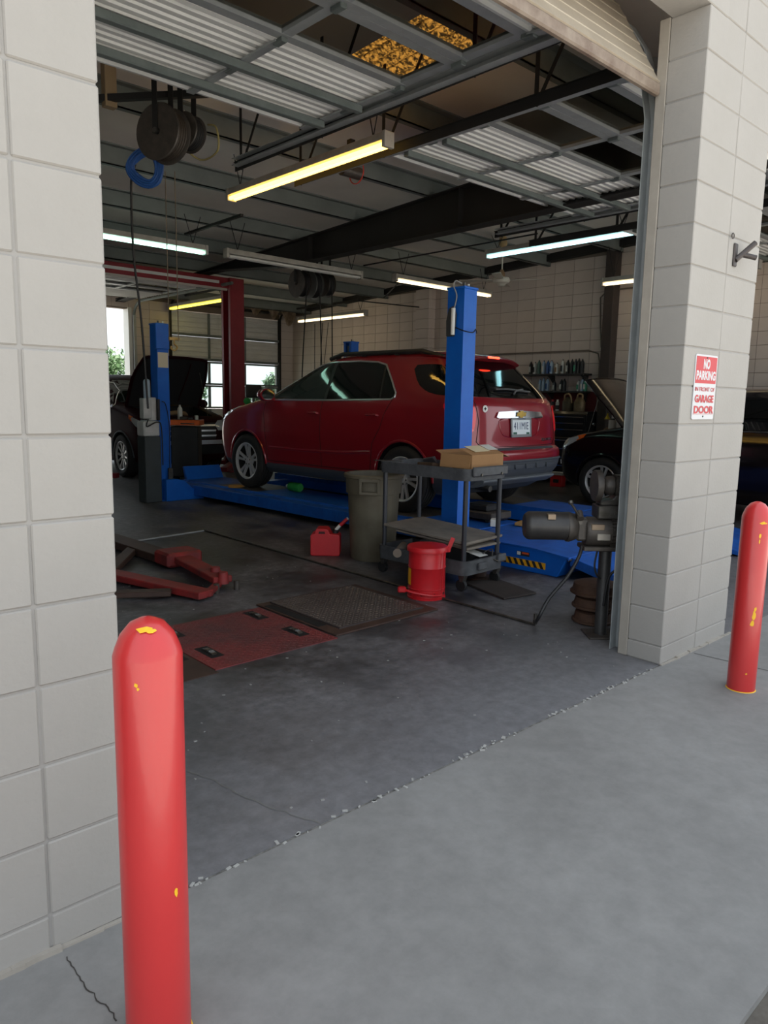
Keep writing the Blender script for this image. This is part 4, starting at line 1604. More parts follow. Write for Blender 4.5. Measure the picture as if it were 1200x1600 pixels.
lift = thing('four_post_lift', 'bright blue four-post alignment lift carrying the cherry red vehicle', 'vehicle lift', (LX, LY, 0), LR)
HC = 2.36
for (u, v) in ((0, 0), (3.52, 0), (0, 5.2), (3.52, 5.2)):
    s = 1 if u == 0 else -1
    mb = MB()
    mb.prism([(-0.085, -0.09), (0.085, -0.09), (0.085, -0.04), (0.077, -0.04), (0.077, -0.082), (-0.077, -0.082), (-0.077, 0.082), (0.077, 0.082), (0.077, 0.04), (0.085, 0.04), (0.085, 0.09), (-0.085, 0.09)],
             0.012, HC, lambda a, b, t: (u + s * a, v + b, t))
    c = mb.build('column', M_blue, lift)
    MB().box(u - 0.094, u + 0.094, v - 0.10, v + 0.10, HC, HC + 0.022).build('column_cap', M_blue, c, bevel=0.004)
    for k, (du, dv) in enumerate(((-0.04, -0.05), (0.05, -0.02))):
        MB().cyl((u + du, v + dv, HC + 0.02), (u + du, v + dv, HC + 0.055), 0.012, n=10).build('cable_stud', M_white if k else M_steel, c, smooth=True)
    MB().box(u - 0.16, u + 0.16, v - 0.16, v + 0.16, 0, 0.014).build('base_plate', M_blue, c, bevel=0.003)
    for (du, dv) in ((-0.13, -0.13), (0.13, -0.13), (-0.13, 0.13), (0.13, 0.13)):
        MB().cyl((u + du, v + dv, 0.014), (u + du, v + dv, 0.035), 0.014, n=6).build('anchor_bolt', M_steel, c)
    MB().cyl((u, v, 0.05), (u, v, HC), 0.008, n=6).build('lift_cable', M_steel, c)
    MB().box(u + s * 0.05 - 0.01, u + s * 0.05 + 0.01, v - 0.03, v + 0.03, 0.1, HC - 0.05).build('locking_ladder', M_galvd, c)
# crossmembers
for v in (0.0, 5.2):
    MB().box(0.13, 3.39, v - 0.09, v + 0.09, 0.03, 0.155).build('crossmember', M_blue, lift, bevel=0.006)
M_blued = mat('lift_blue_deck', (20, 100, 196), 0.5, var=(7, (14, 74, 156), 0.25), bump=(220, 0.3, 0.002))
# runways
for (ui, uo, nm) in ((1.17, 0.50, 'left'), (2.18, 2.85, 'right')):
    s = -1 if uo < ui else 1
    f = uo + s * 0.14
    mb = MB()
    mb.prism([(ui, 0.16), (ui, 0.222), (uo, 0.222), (uo + s * 0.004, 0.198), (f, 0.192), (f, 0.06), (f - s * 0.05, 0.06), (f - s * 0.05, 0.16)], 0.1, 5.55, lambda a, b, t: (a, t, b))
    r = mb.build('runway', M_blued, lift, bevel=0.003)
    MB().prism([(ui - 0.0, 0.05), (ui, 0.165), (ui + s * 0.02, 0.165), (ui + s * 0.02, 0.05)], 0.1, 5.55, lambda a, b, t: (a, t, b)).build('runway_web', M_blue, r)
    a, b = min(ui, uo), max(ui, uo)
    MB().prism([(5.44, 0.222), (5.52, 0.222), (5.58, 0.40), (5.55, 0.41)], a + 0.03, b - 0.03, lambda p, q, t: (t, p, q)).build('wheel_stop', M_blue, r, bevel=0.004)
    MB().box(a + 0.02, b - 0.02, 3.72, 4.62, 0.2225, 0.2235).build('turn_plate', M_grease, r, bevel=0.001)
    MB().box(a + 0.02, b - 0.02, 0.9, 1.9, 0.2225, 0.2235).build('slip_plate', M_grease, r, bevel=0.001)
    # tail housing and hinged approach ramp
    e = 0.15 if nm == 'left' else 3.2
    lo, hi = (e, ui) if nm == 'left' else (ui, e)
    mb = MB()
    mb.prism([(0.10, 0.02), (0.10, 0.205), (-0.72, 0.205), (-1.06, 0.175), (-0.97, 0.0), (-0.3, 0.0)], lo, hi, lambda p, q, t: (t, p, q))
    tl = mb.build('tail_housing', M_blue, lift, bevel=0.006)
    MB().prism([(0.09, 0.205), (0.09, 0.215), (-0.72, 0.215), (-1.08, 0.185), (-1.08, 0.16), (-1.05, 0.172), (-0.72, 0.205)], lo - 0.012, hi + 0.01, lambda p, q, t: (t, p, q)).build('tail_deck', M_blued, tl)
    MB().prism([(-1.07, 0.182), (-1.85, 0.02), (-1.87, 0.0), (-1.84, 0.0), (-1.30, 0.055), (-1.07, 0.11)], lo + 0.03, hi - 0.02, lambda p, q, t: (t, p, q)).build('approach_ramp', M_blued, lift, bevel=0.003)
    MB().cyl((lo + 0.0, -1.075, 0.16), (hi - 0.0, -1.075, 0.16), 0.012, n=10).build('ramp_hinge', M_steel, lift)
    if nm == 'left':
        # hazard sticker and maker sticker on the outer side
        pl = MB().box(e - 0.0025, e - 0.0005, -0.86, -0.42, 0.045, 0.100).build('hazard_sticker', M_yel, tl)
        for k in range(7):
            p0 = -0.845 + k * 0.0625
            MB().prism([(p0, 0.046), (p0 + 0.03, 0.046), (p0 + 0.03 + 0.03, 0.099), (p0 + 0.03, 0.099)], e - 0.0035, e - 0.0024, lambda a, b, t: (t, min(a, -0.421), b)).build('hazard_stripe', M_black, pl)
        stk = MB().box(e - 0.0025, e - 0.0005, -0.70, -0.57, 0.128, 0.165).build('maker_sticker', M_black, tl)
        MB().box(e - 0.0035, e - 0.0024, -0.61, -0.575, 0.132, 0.161).build('sticker_print', M_white, stk)
        MB().box(e - 0.0035, e - 0.0024, -0.693, -0.625, 0.145, 0.161).build('sticker_print', M_yel if False else mat('sticker_orange', (214, 84, 40), 0.5), stk)
# gusset at the foot of the far column
MB().prism([(-0.06, 0.0), (0.52, 0.0), (0.52, 0.17), (0.42, 0.135), (0.34, 0.16), (0.22, 0.27), (0.1, 0.30), (-0.06, 0.30)], 4.99, 5.09, lambda a, b, t: (a, t, b)).build('foot_gusset', M_blue, lift, bevel=0.006)
MB().box(-0.075, 0.075, 5.105, 5.112, 1.80, 2.0).build('paper_label', M_paper, lift)
MB().box(-0.12, 0.075, 5.06, 5.112, 2.04, 2.37).build('cover_box', M_blue, lift, bevel=0.008)
# power unit hung on the far column
pu = MB().cyl((-0.25, 5.10, 1.36), (-0.25, 5.10, 1.60), 0.045, n=18).lathe([(0.045, 0), (0.04, 0.025), (0.02, 0.04), (0, 0.045)], 18, (-0.25, 5.10, 1.60), caps=False)
pw = pu.build('pump_reservoir', mat('pale_blue_plastic', (158, 176, 190), 0.5), lift, smooth=True)
MB().box(-0.345, -0.23, 5.02, 5.14, 1.12, 1.39).build('control_box', M_tan, pw, bevel=0.01)
MB().cyl((-0.20, 5.08, 1.10), (-0.20, 5.08, 1.40), 0.06, n=18).build('pump_motor', M_tan, pw, smooth=True)
MB().box(-0.15, -0.12, 5.0, 5.12, 1.1, 1.38).build('switch_box', M_black, pw, bevel=0.004)
MB().box(-0.36, -0.13, 5.0, 5.2, 0.89, 1.09).build('oil_tank', M_tan, pw, bevel=0.015)
MB().tube(spline([(-0.3, 4.99, 1.12), (-0.34, 4.96, 1.02), (-0.2, 4.95, 1.08), (-0.12, 4.98, 1.0), (-0.1, 5.0, 0.5)]), 0.008, 6).build('hydraulic_hose', M_wire, pw, smooth=True)
MB().tube(spline([(-0.1, 4.98, 1.35), (-0.02, 5.03, 1.3), (0.03, 5.04, 1.0), (0.02, 5.04, 0.4)]), 0.007, 6).build('hydraulic_hose', M_wire, pw, smooth=True)
MB().box(-0.35, -0.12, 5.0, 5.22, 0.0, 0.885).build('pedestal_cabinet', mat('grey_green_cabinet', (66, 74, 76), 0.6, var=(3, (50, 56, 58), 0.25)), pw, bevel=0.01)
MB().box(0.0, 0.06, 5.02, 5.06, 0.30, 0.45).build('limit_switch', M_steel, lift, bevel=0.004)

# drop light clipped to the near column
t = thing('work_light', 'grey clip-on work light hanging by its cord on the near blue column', 'work light', lift_pt(-0.088, 0.02, 2.1), LR)
MB().prism([(-0.05, -0.13), (0.03, -0.13), (0.045, 0.05), (0.02, 0.12), (-0.03, 0.10), (-0.055, 0.0)], -0.035, -0.004, lambda a, b, x: (x, -a, b)).build('shade', mat('dark_grey_shade', (58, 60, 62), 0.5), t, bevel=0.006)
MB().cyl((-0.04, -0.03, -0.12), (-0.04, -0.03, 0.10), 0.018, n=14).build('tube_lamp', M_white, t, smooth=True)
MB().tube(spline([(-0.03, -0.03, 0.1), (-0.025, -0.05, 0.2), (-0.03, -0.02, 0.28), (0.03, 0.01, 0.335), (0.10, 0.0, 0.32)]), 0.006, 6).build('cord', mat('grey_cord', (150, 152, 152), 0.5), t, smooth=True)
MB().tube(spline([(-0.03, -0.05, -0.06), (-0.015, -0.13, -0.09), (0.06, -0.165, -0.10), (0.12, -0.15, -0.07), (0.15, -0.14, -0.1)]), 0.005, 6).build('hook_wire', M_wire, t, smooth=True)

# ================================================================== service cart
M_cart = mat('black_grey_cart_plastic', (62, 63, 66), 0.55, var=(14, (90, 92, 95), 0.22), bump=(90, 0.2, 0.002))
CRZ = math.radians(2.4)
cart = thing('service_cart', 'black two-shelf plastic service cart with a carton on top', 'cart', (3.585, 2.19, 0), CRZ)
CW, CL = 0.255, 0.47


def rrect(w, l, r, n=5):
    out = []
    for (cx, cy, a0) in ((w - r, l - r, 0), (-w + r, l - r, PI / 2), (-w + r, -l + r, PI), (w - r, -l + r, 1.5 * PI)):
        out += [(cx + r * math.cos(a0 + PI / 2 * k / n), cy + r * math.sin(a0 + PI / 2 * k / n)) for k in range(n + 1)]
    return out


def tray(z0, z1, nm):
    mb = MB()
    o = rrect(CW, CL, 0.06); i = rrect(CW - 0.022, CL - 0.022, 0.045); b = rrect(CW - 0.008, CL - 0.008, 0.055)
    n = len(o)
    V = [(x, y, z0) for x, y in b] + [(x, y, z1) for x, y in o] + [(x, y, z1) for x, y in i] + [(x, y, z0 + 0.035) for x, y in i]
    F = [tuple(range(n - 1, -1, -1)), tuple(range(3 * n, 4 * n))]
    for k in range(3):
        F += [(k * n + j, k * n + (j + 1) % n, (k + 1) * n + (j + 1) % n, (k + 1) * n + j) for j in range(n)]
    return mb.add(V, F).build(nm, M_cart, cart, smooth=True)


tt = tray(0.84, 0.93, 'top_tray')
lt = tray(0.125, 0.235, 'bottom_tray')
MB().box(-0.205, 0.215, -CL - 0.022, -CL + 0.004, 0.872, 0.944).build('handle', M_cart, tt, bevel=0.008)
for x in (-0.12, 0.13):
    MB().cyl((x, -CL - 0.03, 0.885), (x, -CL - 0.018, 0.885), 0.010, n=10).build('bolt', M_steel, tt)
MB().box(-0.10, 0.0, -CL - 0.02, -CL + 0.004, 0.155, 0.21).build('bracket', M_cart, lt, bevel=0.006)
MB().box(0.14, 0.245, -CL - 0.02, -CL + 0.004, 0.185, 0.245).build('bracket', M_cart, lt, bevel=0.006)
for sx in (-1, 1):
    for sy in (-1, 1):
        x, y = sx * (CW - 0.045), sy * (CL - 0.05)
        MB().cyl((x, y, 0.16), (x, y, 0.885), 0.019, n=14).build('leg', mat('grey_black_tube', (58, 60, 66), 0.4, 0.3), cart, smooth=True)
        cst = MB().prism([(-0.03, 0.09), (0.03, 0.09), (0.012, 0.04), (-0.012, 0.04)], -0.022, 0.022, lambda a, b, q, x=x, y=y: (x + q * 1.1, y + a, b + 0.035)).build('caster', M_steel, cart)
        MB().cyl((x - 0.014, y + 0.012, 0.045), (x + 0.014, y + 0.012, 0.045), 0.045, n=20).build('caster_wheel', M_rubber, cst, smooth=True)


def cart_pt(x, y, z):
    c, s = math.cos(CRZ), math.sin(CRZ)
    return (3.585 + c * x - s * y, 2.19 + s * x + c * y, z)


# carton on the cart
M_card = mat('cardboard', (168, 128, 86), 0.85, var=(4, (156, 116, 76), 0.25))
bx = thing('cardboard_carton', 'open brown cardboard carton with papers on the service cart', 'carton', cart_pt(0.03, -0.28, 0.877), CRZ + 0.02)
BW, BD, BH, BT = 0.20, 0.15, 0.15, 0.004
for (nm, x0, x1, y0, y1, z0, z1) in (('carton_base', -BW, BW, -BD, BD, 0, BT), ('carton_side', -BW, BW, -BD, -BD + BT, BT, BH), ('carton_side', -BW, BW, BD - BT, BD, BT, BH), ('carton_side', -BW, -BW + BT, -BD + BT, BD - BT, BT, BH), ('carton_side', BW - BT, BW, -BD + BT, BD - BT, BT, BH)):
    MB().box(x0, x1, y0, y1, z0, z1).build(nm, M_card, bx)


def flap(a, b, d, nm='carton_flap'):
    a = Vector(a); b = Vector(b); d = Vector(d)
    n = (b - a).cross(d).normalized() * 0.002
    V = [a - n, b - n, b + d - n, a + d - n, a + n, b + n, b + d + n, a + d + n]
    return MB().add(V, [(0, 3, 2, 1), (4, 5, 6, 7), (0, 1, 5, 4), (1, 2, 6, 5), (2, 3, 7, 6), (3, 0, 4, 7)]).build(nm, M_card, bx)


flap((-BW, -BD, BH), (BW, -BD, BH), (0, 0.12, 0.045))
flap((-BW, BD, BH), (BW, BD, BH), (0, 0.05, 0.02))
flap((BW, -BD + 0.01, BH), (BW, BD - 0.01, BH), (0.1, 0, -0.03))
flap((-BW, -BD + 0.01, BH), (-BW, BD - 0.01, BH), (-0.02, 0, -0.1))
pp = MB().cbox((-0.02, -0.06, BH + 0.040), (0.20, 0.11, 0.002), (0.33, 0, 0.05)).build('paper_sheet', mat('manila_paper', (222, 208, 172), 0.8), bx)
MB().cbox((0.14, -0.05, BH + 0.046), (0.11, 0.10, 0.002), (0.33, 0, -0.06)).build('paper_sheet', M_white, bx)
# print on the face that looks to the doorway wall
FMb = frame3((-BW - 0.0012, 0.03, 0.092), (0, -1, 0), (0, 0, 1))
text_mesh('carton_print', 'BUVCL', 0.045, mat('dark_print', (66, 44, 30), 0.8), bx, FMb, sx=0.9, bold=0.0008)
for (y, z, w, h, m_) in ((0.085, 0.038, 0.105, 0.034, M_white), (-0.10, 0.05, 0.036, 0.034, M_white)):
    MB().box(-BW - 0.0022, -BW - 0.0004, y - w / 2, y + w / 2, z - h / 2, z + h / 2).build('carton_label', m_, bx)
text_mesh('label_print', 'ALTINE', 0.018, mat('dark_print', (66, 44, 30), 0.8), bx, frame3((-BW - 0.0026, 0.085, 0.038), (0, -1, 0), (0, 0, 1)))
# scraps of wood and a brake pad on the rear half
M_wood = mat('dirty_wood', (112, 86, 64), 0.8, var=(9, (72, 54, 42), 0.2))
M_woodg = mat('grey_weathered_plywood', (140, 130, 118), 0.85, var=(5, (104, 96, 88), 0.25), bump=(40, 0.2, 0.002))
M_woodk = mat('dark_plywood', (62, 52, 46), 0.8, var=(6, (44, 38, 35), 0.25))


def lone(mb, name, m_, label, cat, loc, rot=(0, 0, 0), group=None, bevel=0.0, smooth=False):
    o = mb.build(name, m_, None, smooth, bevel, loc, rot)
    return tag(o, label, cat, group)


lone(MB().box(-0.16, 0.16, -0.045, 0.045, 0, 0.03), 'wood_block', M_wood, 'brown wood offcut lying flat on the cart top', 'wood', cart_pt(-0.08, 0.14, 0.876), (0.0, 0, CRZ + 1.5), bevel=0.003)
lone(MB().box(-0.13, 0.13, -0.03, 0.03, 0, 0.025), 'wood_block', M_wood, 'brown wood offcut tilted on the other offcut on the cart top', 'wood', cart_pt(-0.10, 0.06, 0.912), (0.12, 0.06, CRZ + 1.2), bevel=0.003)
lone(MB().box(-0.09, 0.09, -0.012, 0.012, 0, 0.10), 'slate_block', mat('slate_grey', (84, 82, 88), 0.7, var=(20, (66, 64, 68), 0.2)), 'grey slab leaning behind the carton on the cart top', 'slab', cart_pt(0.02, 0.09, 0.885), (-0.55, 0.15, CRZ + 1.2), bevel=0.003)
lone(MB().prism([(-0.13, -0.008), (0.10, -0.02), (0.13, 0.0), (0.10, 0.02), (-0.13, 0.008)], 0, 0.006, lambda a, b, t: (a, b, t)), 'pry_blade', M_steel, 'thin bright steel blade sticking out over the cart top rim', 'tool', cart_pt(-0.21, 0.40, 0.931), (0, 0.02, CRZ + 1.9))
lone(MB().tube([(0.05 * math.cos(a), 0.05 * math.sin(a), 0.006) for a in [k * PI / 12 for k in range(24)]], 0.006, 6, True), 'metal_ring', M_steel, 'steel ring lying on the cart top in front of the carton', 'ring', cart_pt(-0.12, -0.04, 0.876))
# boards on the lower shelf
bz = 0.245
lone(MB().box(-0.20, 0.20, -0.36, 0.36, 0, 0.018), 'plywood_sheet', M_woodg, 'weathered plywood offcut, lowest of the boards on the cart lower shelf', 'board', cart_pt(0.06, -0.06, 0.325), (0.05, -0.02, CRZ - 0.05), bevel=0.003)
lone(MB().box(-0.23, 0.23, -0.34, 0.34, 0, 0.016), 'plywood_sheet', M_woodg, 'weathered plywood offcut in the middle of the boards on the cart lower shelf', 'board', cart_pt(0.03, -0.04, 0.352), (0.05, -0.02, CRZ + 0.04), bevel=0.003)
lone(MB().box(-0.24, 0.24, -0.45, 0.40, 0, 0.02), 'plywood_sheet', M_woodg, 'large weathered plywood sheet on top of the cart lower shelf pile', 'board', cart_pt(0.02, 0.02, 0.381), (0.05, -0.02, CRZ + 0.02), bevel=0.003)
lone(MB().cyl((-0.16, 0, 0.036), (0.16, 0, 0.036), 0.036, n=16), 'wood_dowel', mat('pale_wood', (150, 134, 120), 0.8), 'thick round wooden dowel on the cart lower shelf', 'dowel', cart_pt(-0.14, 0.30, 0.165), (0, 0, CRZ + 0.6), smooth=True)
lone(MB().box(-0.12, 0.12, -0.05, 0.05, 0, 0.14), 'dark_carton', M_black, 'black box under the boards at the rear of the cart lower shelf', 'box', cart_pt(0.06, 0.2, 0.162), (0, 0, CRZ), bevel=0.008)
lone(MB().box(-0.1, 0.1, -0.09, 0.09, 0, 0.16), 'paper_bundle', M_black, 'black box under the boards at the front of the cart lower shelf', 'box', cart_pt(0.06, -0.18, 0.162), (0, 0, CRZ + 0.3), bevel=0.008)
lone(MB().box(-0.09, 0.09, -0.06, 0.06, 0, 0.004), 'paper_sheet', M_white, 'white sheet of paper on the front of the cart lower shelf', 'paper', cart_pt(0.03, -0.36, 0.25), (0.25, 0.1, CRZ + 0.3))
lone(MB().tube(spline([(0, 0, 0), (0.05, 0.03, 0.06), (0.1, -0.02, 0.1), (0.06, -0.06, 0.04), (0.14, -0.08, 0.01), (0.18, -0.02, 0.03)]), 0.005, 6), 'wire_loop', M_steel, 'bent grey wire on the cart lower shelf by the paper', 'wire', cart_pt(0.04, -0.40, 0.18), (0, 0, 0), smooth=True)

# ================================================================== cans
# red oily waste can with foot pedal
t = thing('oily_waste_can', 'round red steel oily waste can with foot lever in front of the cart', 'waste can', (3.075, 1.835, 0), math.radians(-42))
R0 = 0.135
b_ = MB().lathe([(R0 + 0.005, 0), (R0 + 0.006, 0.012), (R0, 0.016), (R0, 0.07), (R0 + 0.004, 0.074), (R0, 0.078), (R0, 0.225), (R0 + 0.004, 0.23), (R0, 0.235), (R0, 0.345), (0.02, 0.345)], 40).build('can_body', M_red, t, smooth=True)
for k in range(9):
    a = 2 * PI * k / 9 + 0.2
    MB().cyl((math.cos(a) * (R0 - 0.004), math.sin(a) * (R0 - 0.004), 0.042), (math.cos(a) * (R0 + 0.0015), math.sin(a) * (R0 + 0.0015), 0.042), 0.010, n=10).build('vent_hole', M_dark, b_)
ld = MB().lathe([(R0 - 0.02, 0.345), (R0 + 0.014, 0.345), (R0 + 0.016, 0.37), (R0 + 0.008, 0.382), (0.08, 0.388), (0, 0.39)], 40).build('lid', M_red, t, smooth=True)
MB().prism([(0.10, -0.035), (0.155, -0.02), (0.17, 0.0), (0.155, 0.02), (0.10, 0.035)], 0.335, 0.375, lambda a, b, z: (a, b, z)).build('hinge_bracket', M_red, ld, bevel=0.003)
MB().bar((0.155, 0, 0.36), (0.185, 0.0, 0.44), 0.03, 0.006, (0, 1, 0)).build('lid_stop', M_red, ld)
MB().tube(spline([(-0.175, -0.10, 0.075), (-0.10, -0.135, 0.06), (0.02, -0.152, 0.045), (0.10, -0.115, 0.04)]), 0.010, 8).build('foot_lever', M_red, t, smooth=True)
MB().box(-0.215, -0.155, -0.125, -0.075, 0.055, 0.095).build('pedal', M_red, t, bevel=0.008)
MB().tube([(0.10, -0.112, 0.04), (0.115, -0.095, 0.36)], 0.004, 6).build('lift_rod', M_red, t)
MB().lathe([(R0 + 0.0015, 0.09), (R0 + 0.0015, 0.235)], 12, caps=False)
MB().add([(math.cos(a) * (R0 + 0.002), math.sin(a) * (R0 + 0.002), z) for z in (0.10, 0.22) for a in (3.2, 3.35, 3.5, 3.65)], [(0, 1, 5, 4), (1, 2, 6, 5), (2, 3, 7, 6)]).build('yellow_label', M_yel, b_)

# big grey-brown trash can
M_can = mat('grimy_grey_plastic', (114, 108, 92), 0.55, var=(3, (80, 72, 56), 0.22), bump=(30, 0.15, 0.003))
t = thing('trash_can', 'large grimy grey-brown plastic trash can behind the cart', 'trash can', (3.66, 3.08, 0), math.radians(-50))
bd = MB().lathe([(0.0, 0.0), (0.192, 0.0), (0.20, 0.012), (0.232, 0.60), (0.247, 0.603), (0.252, 0.735), (0.268, 0.74), (0.272, 0.765), (0.262, 0.775), (0.246, 0.772), (0.238, 0.72), (0.195, 0.03), (0.0, 0.03)], 48).build('can_body', M_can, t, smooth=True)
for sg in (-1, 1):
    h = MB()
    y = sg * 0.253
    h.box(-0.085, 0.085, min(y, y + sg * 0.035), max(y, y + sg * 0.035), 0.715, 0.75)
    h.box(-0.085, 0.085, min(y, y + sg * 0.035), max(y, y + sg * 0.035), 0.605, 0.635)
    for x in (-0.078, 0.078):
        h.box(x - 0.012, x + 0.012, min(y, y + sg * 0.035), max(y, y + sg * 0.035), 0.61, 0.745)
    h.build('handle', M_can, t, bevel=0.005)
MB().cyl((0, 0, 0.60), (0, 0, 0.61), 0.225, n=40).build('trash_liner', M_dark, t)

# red gas can
M_gas = mat('red_polyethylene', (208, 38, 46), 0.45, var=(5, (190, 32, 40), 0.25))
t = thing('gas_can', 'small red plastic gas can with a spout on the floor by the trash can', 'gas can', (3.42, 3.46, 0), math.radians(-44))
prof = [(-0.135, 0.012), (-0.125, 0), (0.125, 0), (0.135, 0.012), (0.135, 0.185), (0.12, 0.20), (0.045, 0.205), (0.03, 0.235), (0.015, 0.252), (-0.075, 0.252), (-0.09, 0.235), (-0.098, 0.205), (-0.125, 0.20), (-0.135, 0.185)]
MB().prism(prof, -0.085, 0.085, lambda a, b, t_: (a, t_, b)).build('can_body', M_gas, t, bevel=0.014, seg=3)
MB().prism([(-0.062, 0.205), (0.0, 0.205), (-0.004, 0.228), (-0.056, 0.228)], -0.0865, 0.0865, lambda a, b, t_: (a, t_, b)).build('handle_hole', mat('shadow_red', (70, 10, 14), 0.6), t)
MB().cyl((0.085, 0, 0.195), (0.092, 0, 0.235), 0.028, n=16).build('spout_collar', M_black, t, smooth=True)
MB().cyl((0.09, 0, 0.23), (0.13, 0, 0.275), 0.016, n=14).build('spout_tip', M_white, t, smooth=True)
MB().cyl((0.13, 0, 0.275), (0.195, 0, 0.335), 0.017, n=14).build('spout', M_gas, t, smooth=True)
MB().cyl((0.195, 0, 0.335), (0.203, 0, 0.342), 0.014, n=14).build('spout_end', M_white, t, smooth=True)

# dark board on the floor
c4 = [G(723, 912), G(787, 938), G(838, 929), G(776, 907)]
mb = MB()
mb.prism([(p.x - 3.5, p.y - 1.45) for p in c4], 0.0, 0.014, lambda a, b, z: (a, b, z))
lone(mb, 'plywood_board', M_woodk, 'dark stained plywood board lying on the floor beside the cart', 'board', (3.5, 1.45, 0.004), bevel=0.002)
lone(MB().lathe([(0.0, 0.0), (0.115, 0.0), (0.115, 0.02), (0.10, 0.026), (0.06, 0.026), (0.055, 0.06), (0.0, 0.06)], 32), 'brake_rotor', mat('rusty_dark_iron', (72, 50, 42), 0.7, 0.4, var=(12, (50, 38, 34), 0.2)), 'rust-dark brake rotor on the floor under the cart caster', 'brake rotor', tuple(Vector(G(748, 904))) , smooth=True)

# ================================================================== machine on a pedestal by the door track
pz = thing('brake_lathe', 'greasy motorized brake lathe on a round steel pedestal beside the door track', 'machine', (3.23, 0.53, 0), math.radians(-42))
MB().box(-0.06, 0.14, -0.10, 0.10, 0, 0.012).build('base_plate', M_grease, pz, bevel=0.003)
MB().cyl((0.035, 0, 0.012), (0.035, 0, 0.60), 0.038, n=24).build('pedestal', mat('grey_steel_pipe', (84, 84, 84), 0.45, 0.5, var=(5, (62, 61, 60), 0.2)), pz, smooth=True)
MB().lathe([(0, -0.47), (0.068, -0.47), (0.082, -0.455), (0.086, -0.44), (0.086, -0.215), (0, -0.215)], 32, (0, 0, 0.685), 'x').build('motor', mat('black_motor', (40, 39, 39), 0.42, 0.1, var=(9, (62, 59, 57), 0.2)), pz, smooth=True)
MB().box(-0.345, -0.30, -0.078, -0.03, 0.735, 0.765).build('name_plate', mat('dull_tin', (150, 132, 112), 0.5, 0.5), pz)
MB().lathe([(0, -0.215), (0.09, -0.215), (0.092, -0.20), (0.08, -0.165), (0.062, -0.15), (0, -0.15)], 32, (0, 0, 0.68), 'x').build('motor_flange', M_grease, pz, smooth=True)
MB().box(-0.16, -0.09, -0.05, 0.06, 0.60, 0.74).build('coupling_housing', M_grease, pz, bevel=0.012)
MB().cyl((-0.145, -0.055, 0.715), (-0.145, -0.04, 0.715), 0.013, n=12).build('bolt_head', M_steel, pz)
MB().lathe([(0, -0.105), (0.080, -0.105), (0.09, -0.09), (0.092, 0.045), (0, 0.045)], 32, (0, 0, 0.655), 'x').build('gear_case', M_grease, pz, smooth=True)
ringm = MB()
for k in range(26):
    a = 2 * PI * k / 26
    ringm.cbox((0.068, 0.094 * math.cos(a), 0.655 + 0.094 * math.sin(a)), (0.05, 0.016, 0.012), (a, 0, 0))
ringm.lathe([(0, 0.04), (0.09, 0.04), (0.09, 0.098), (0.06, 0.108), (0, 0.108)], 30, (0, 0, 0.655), 'x')
ringm.build('knurled_ring', M_grease, pz)
MB().box(-0.085, -0.005, -0.09, -0.06, 0.675, 0.71).build('data_plate', mat('dull_tin', (150, 132, 112), 0.5, 0.5), pz, bevel=0.003)
MB().box(-0.05, 0.03, -0.098, -0.07, 0.615, 0.655).build('data_plate', mat('dull_tin2', (166, 160, 150), 0.45, 0.5), pz, bevel=0.003)
MB().box(-0.045, 0.105, -0.065, 0.07, 0.74, 0.82).build('cross_slide_base', M_steel, pz, bevel=0.006)
MB().cyl((0.075, -0.08, 0.775), (0.075, -0.06, 0.775), 0.022, n=14).build('feed_knob', M_steel, pz, smooth=True)
MB().prism([(-0.03, 0.82), (0.16, 0.82), (0.16, 0.92), (0.09, 0.93), (0.05, 0.86), (-0.03, 0.84)], -0.05, 0.05, lambda a, b, q: (a, q, b)).build('tool_head', M_steel, pz, bevel=0.006)
MB().lathe([(0, -0.06), (0.092, -0.06), (0.095, -0.05), (0.095, -0.025), (0.06, -0.02), (0.045, 0.0), (0.058, 0.02), (0.06, 0.05), (0.04, 0.07), (0, 0.07)], 32, (0, 0, 0.935), 'x').build('spindle_flange', M_grease, pz, smooth=True)
fr = MB().box(0.06, 0.24, -0.05, 0.05, 0.975, 1.0).box(0.06, 0.24, -0.05, 0.05, 0.88, 0.90).box(0.06, 0.08, -0.05, 0.05, 0.88, 1.0).box(0.22, 0.24, -0.05, 0.05, 0.88, 1.0)
fr.build('slide_frame', M_grease, pz, bevel=0.004)
for z in (0.92, 0.945):
    MB().cyl((0.07, -0.02, z), (0.23, -0.02, z), 0.010, n=10).build('guide_rod', M_alum, pz, smooth=True)
MB().tube([(-0.155, -0.06, 0.755), (-0.215, -0.09, 0.835)], 0.008, 8).build('lever', M_steel, pz, smooth=True)
MB().lathe([(0.0, -0.016), (0.012, -0.012), (0.017, 0), (0.012, 0.012), (0, 0.016)], 12, (-0.22, -0.092, 0.842)).build('lever_ball', M_steel, pz, smooth=True)
MB().cyl((-0.15, -0.07, 0.74), (-0.15, -0.03, 0.775), 0.022, n=12).build('clamp_nut', M_grease, pz, smooth=True)
MB().box(-0.12, 0.09, -0.08, 0.08, 0.545, 0.572).build('mounting_plate', M_grease, pz, bevel=0.004)
MB().tube(spline([(0.09, -0.05, 0.76), (0.12, -0.06, 0.6), (0.10, -0.06, 0.45), (0.05, -0.05, 0.38), (0.03, -0.045, 0.2)]), 0.008, 6).build('power_cord', M_wire, pz, smooth=True)
MB().tube(spline([(-0.03, -0.05, 0.55), (-0.045, -0.06, 0.46), (-0.03, -0.06, 0.40), (0.0, -0.045, 0.37)]), 0.006, 6).build('power_cord', M_wire, pz, smooth=True)
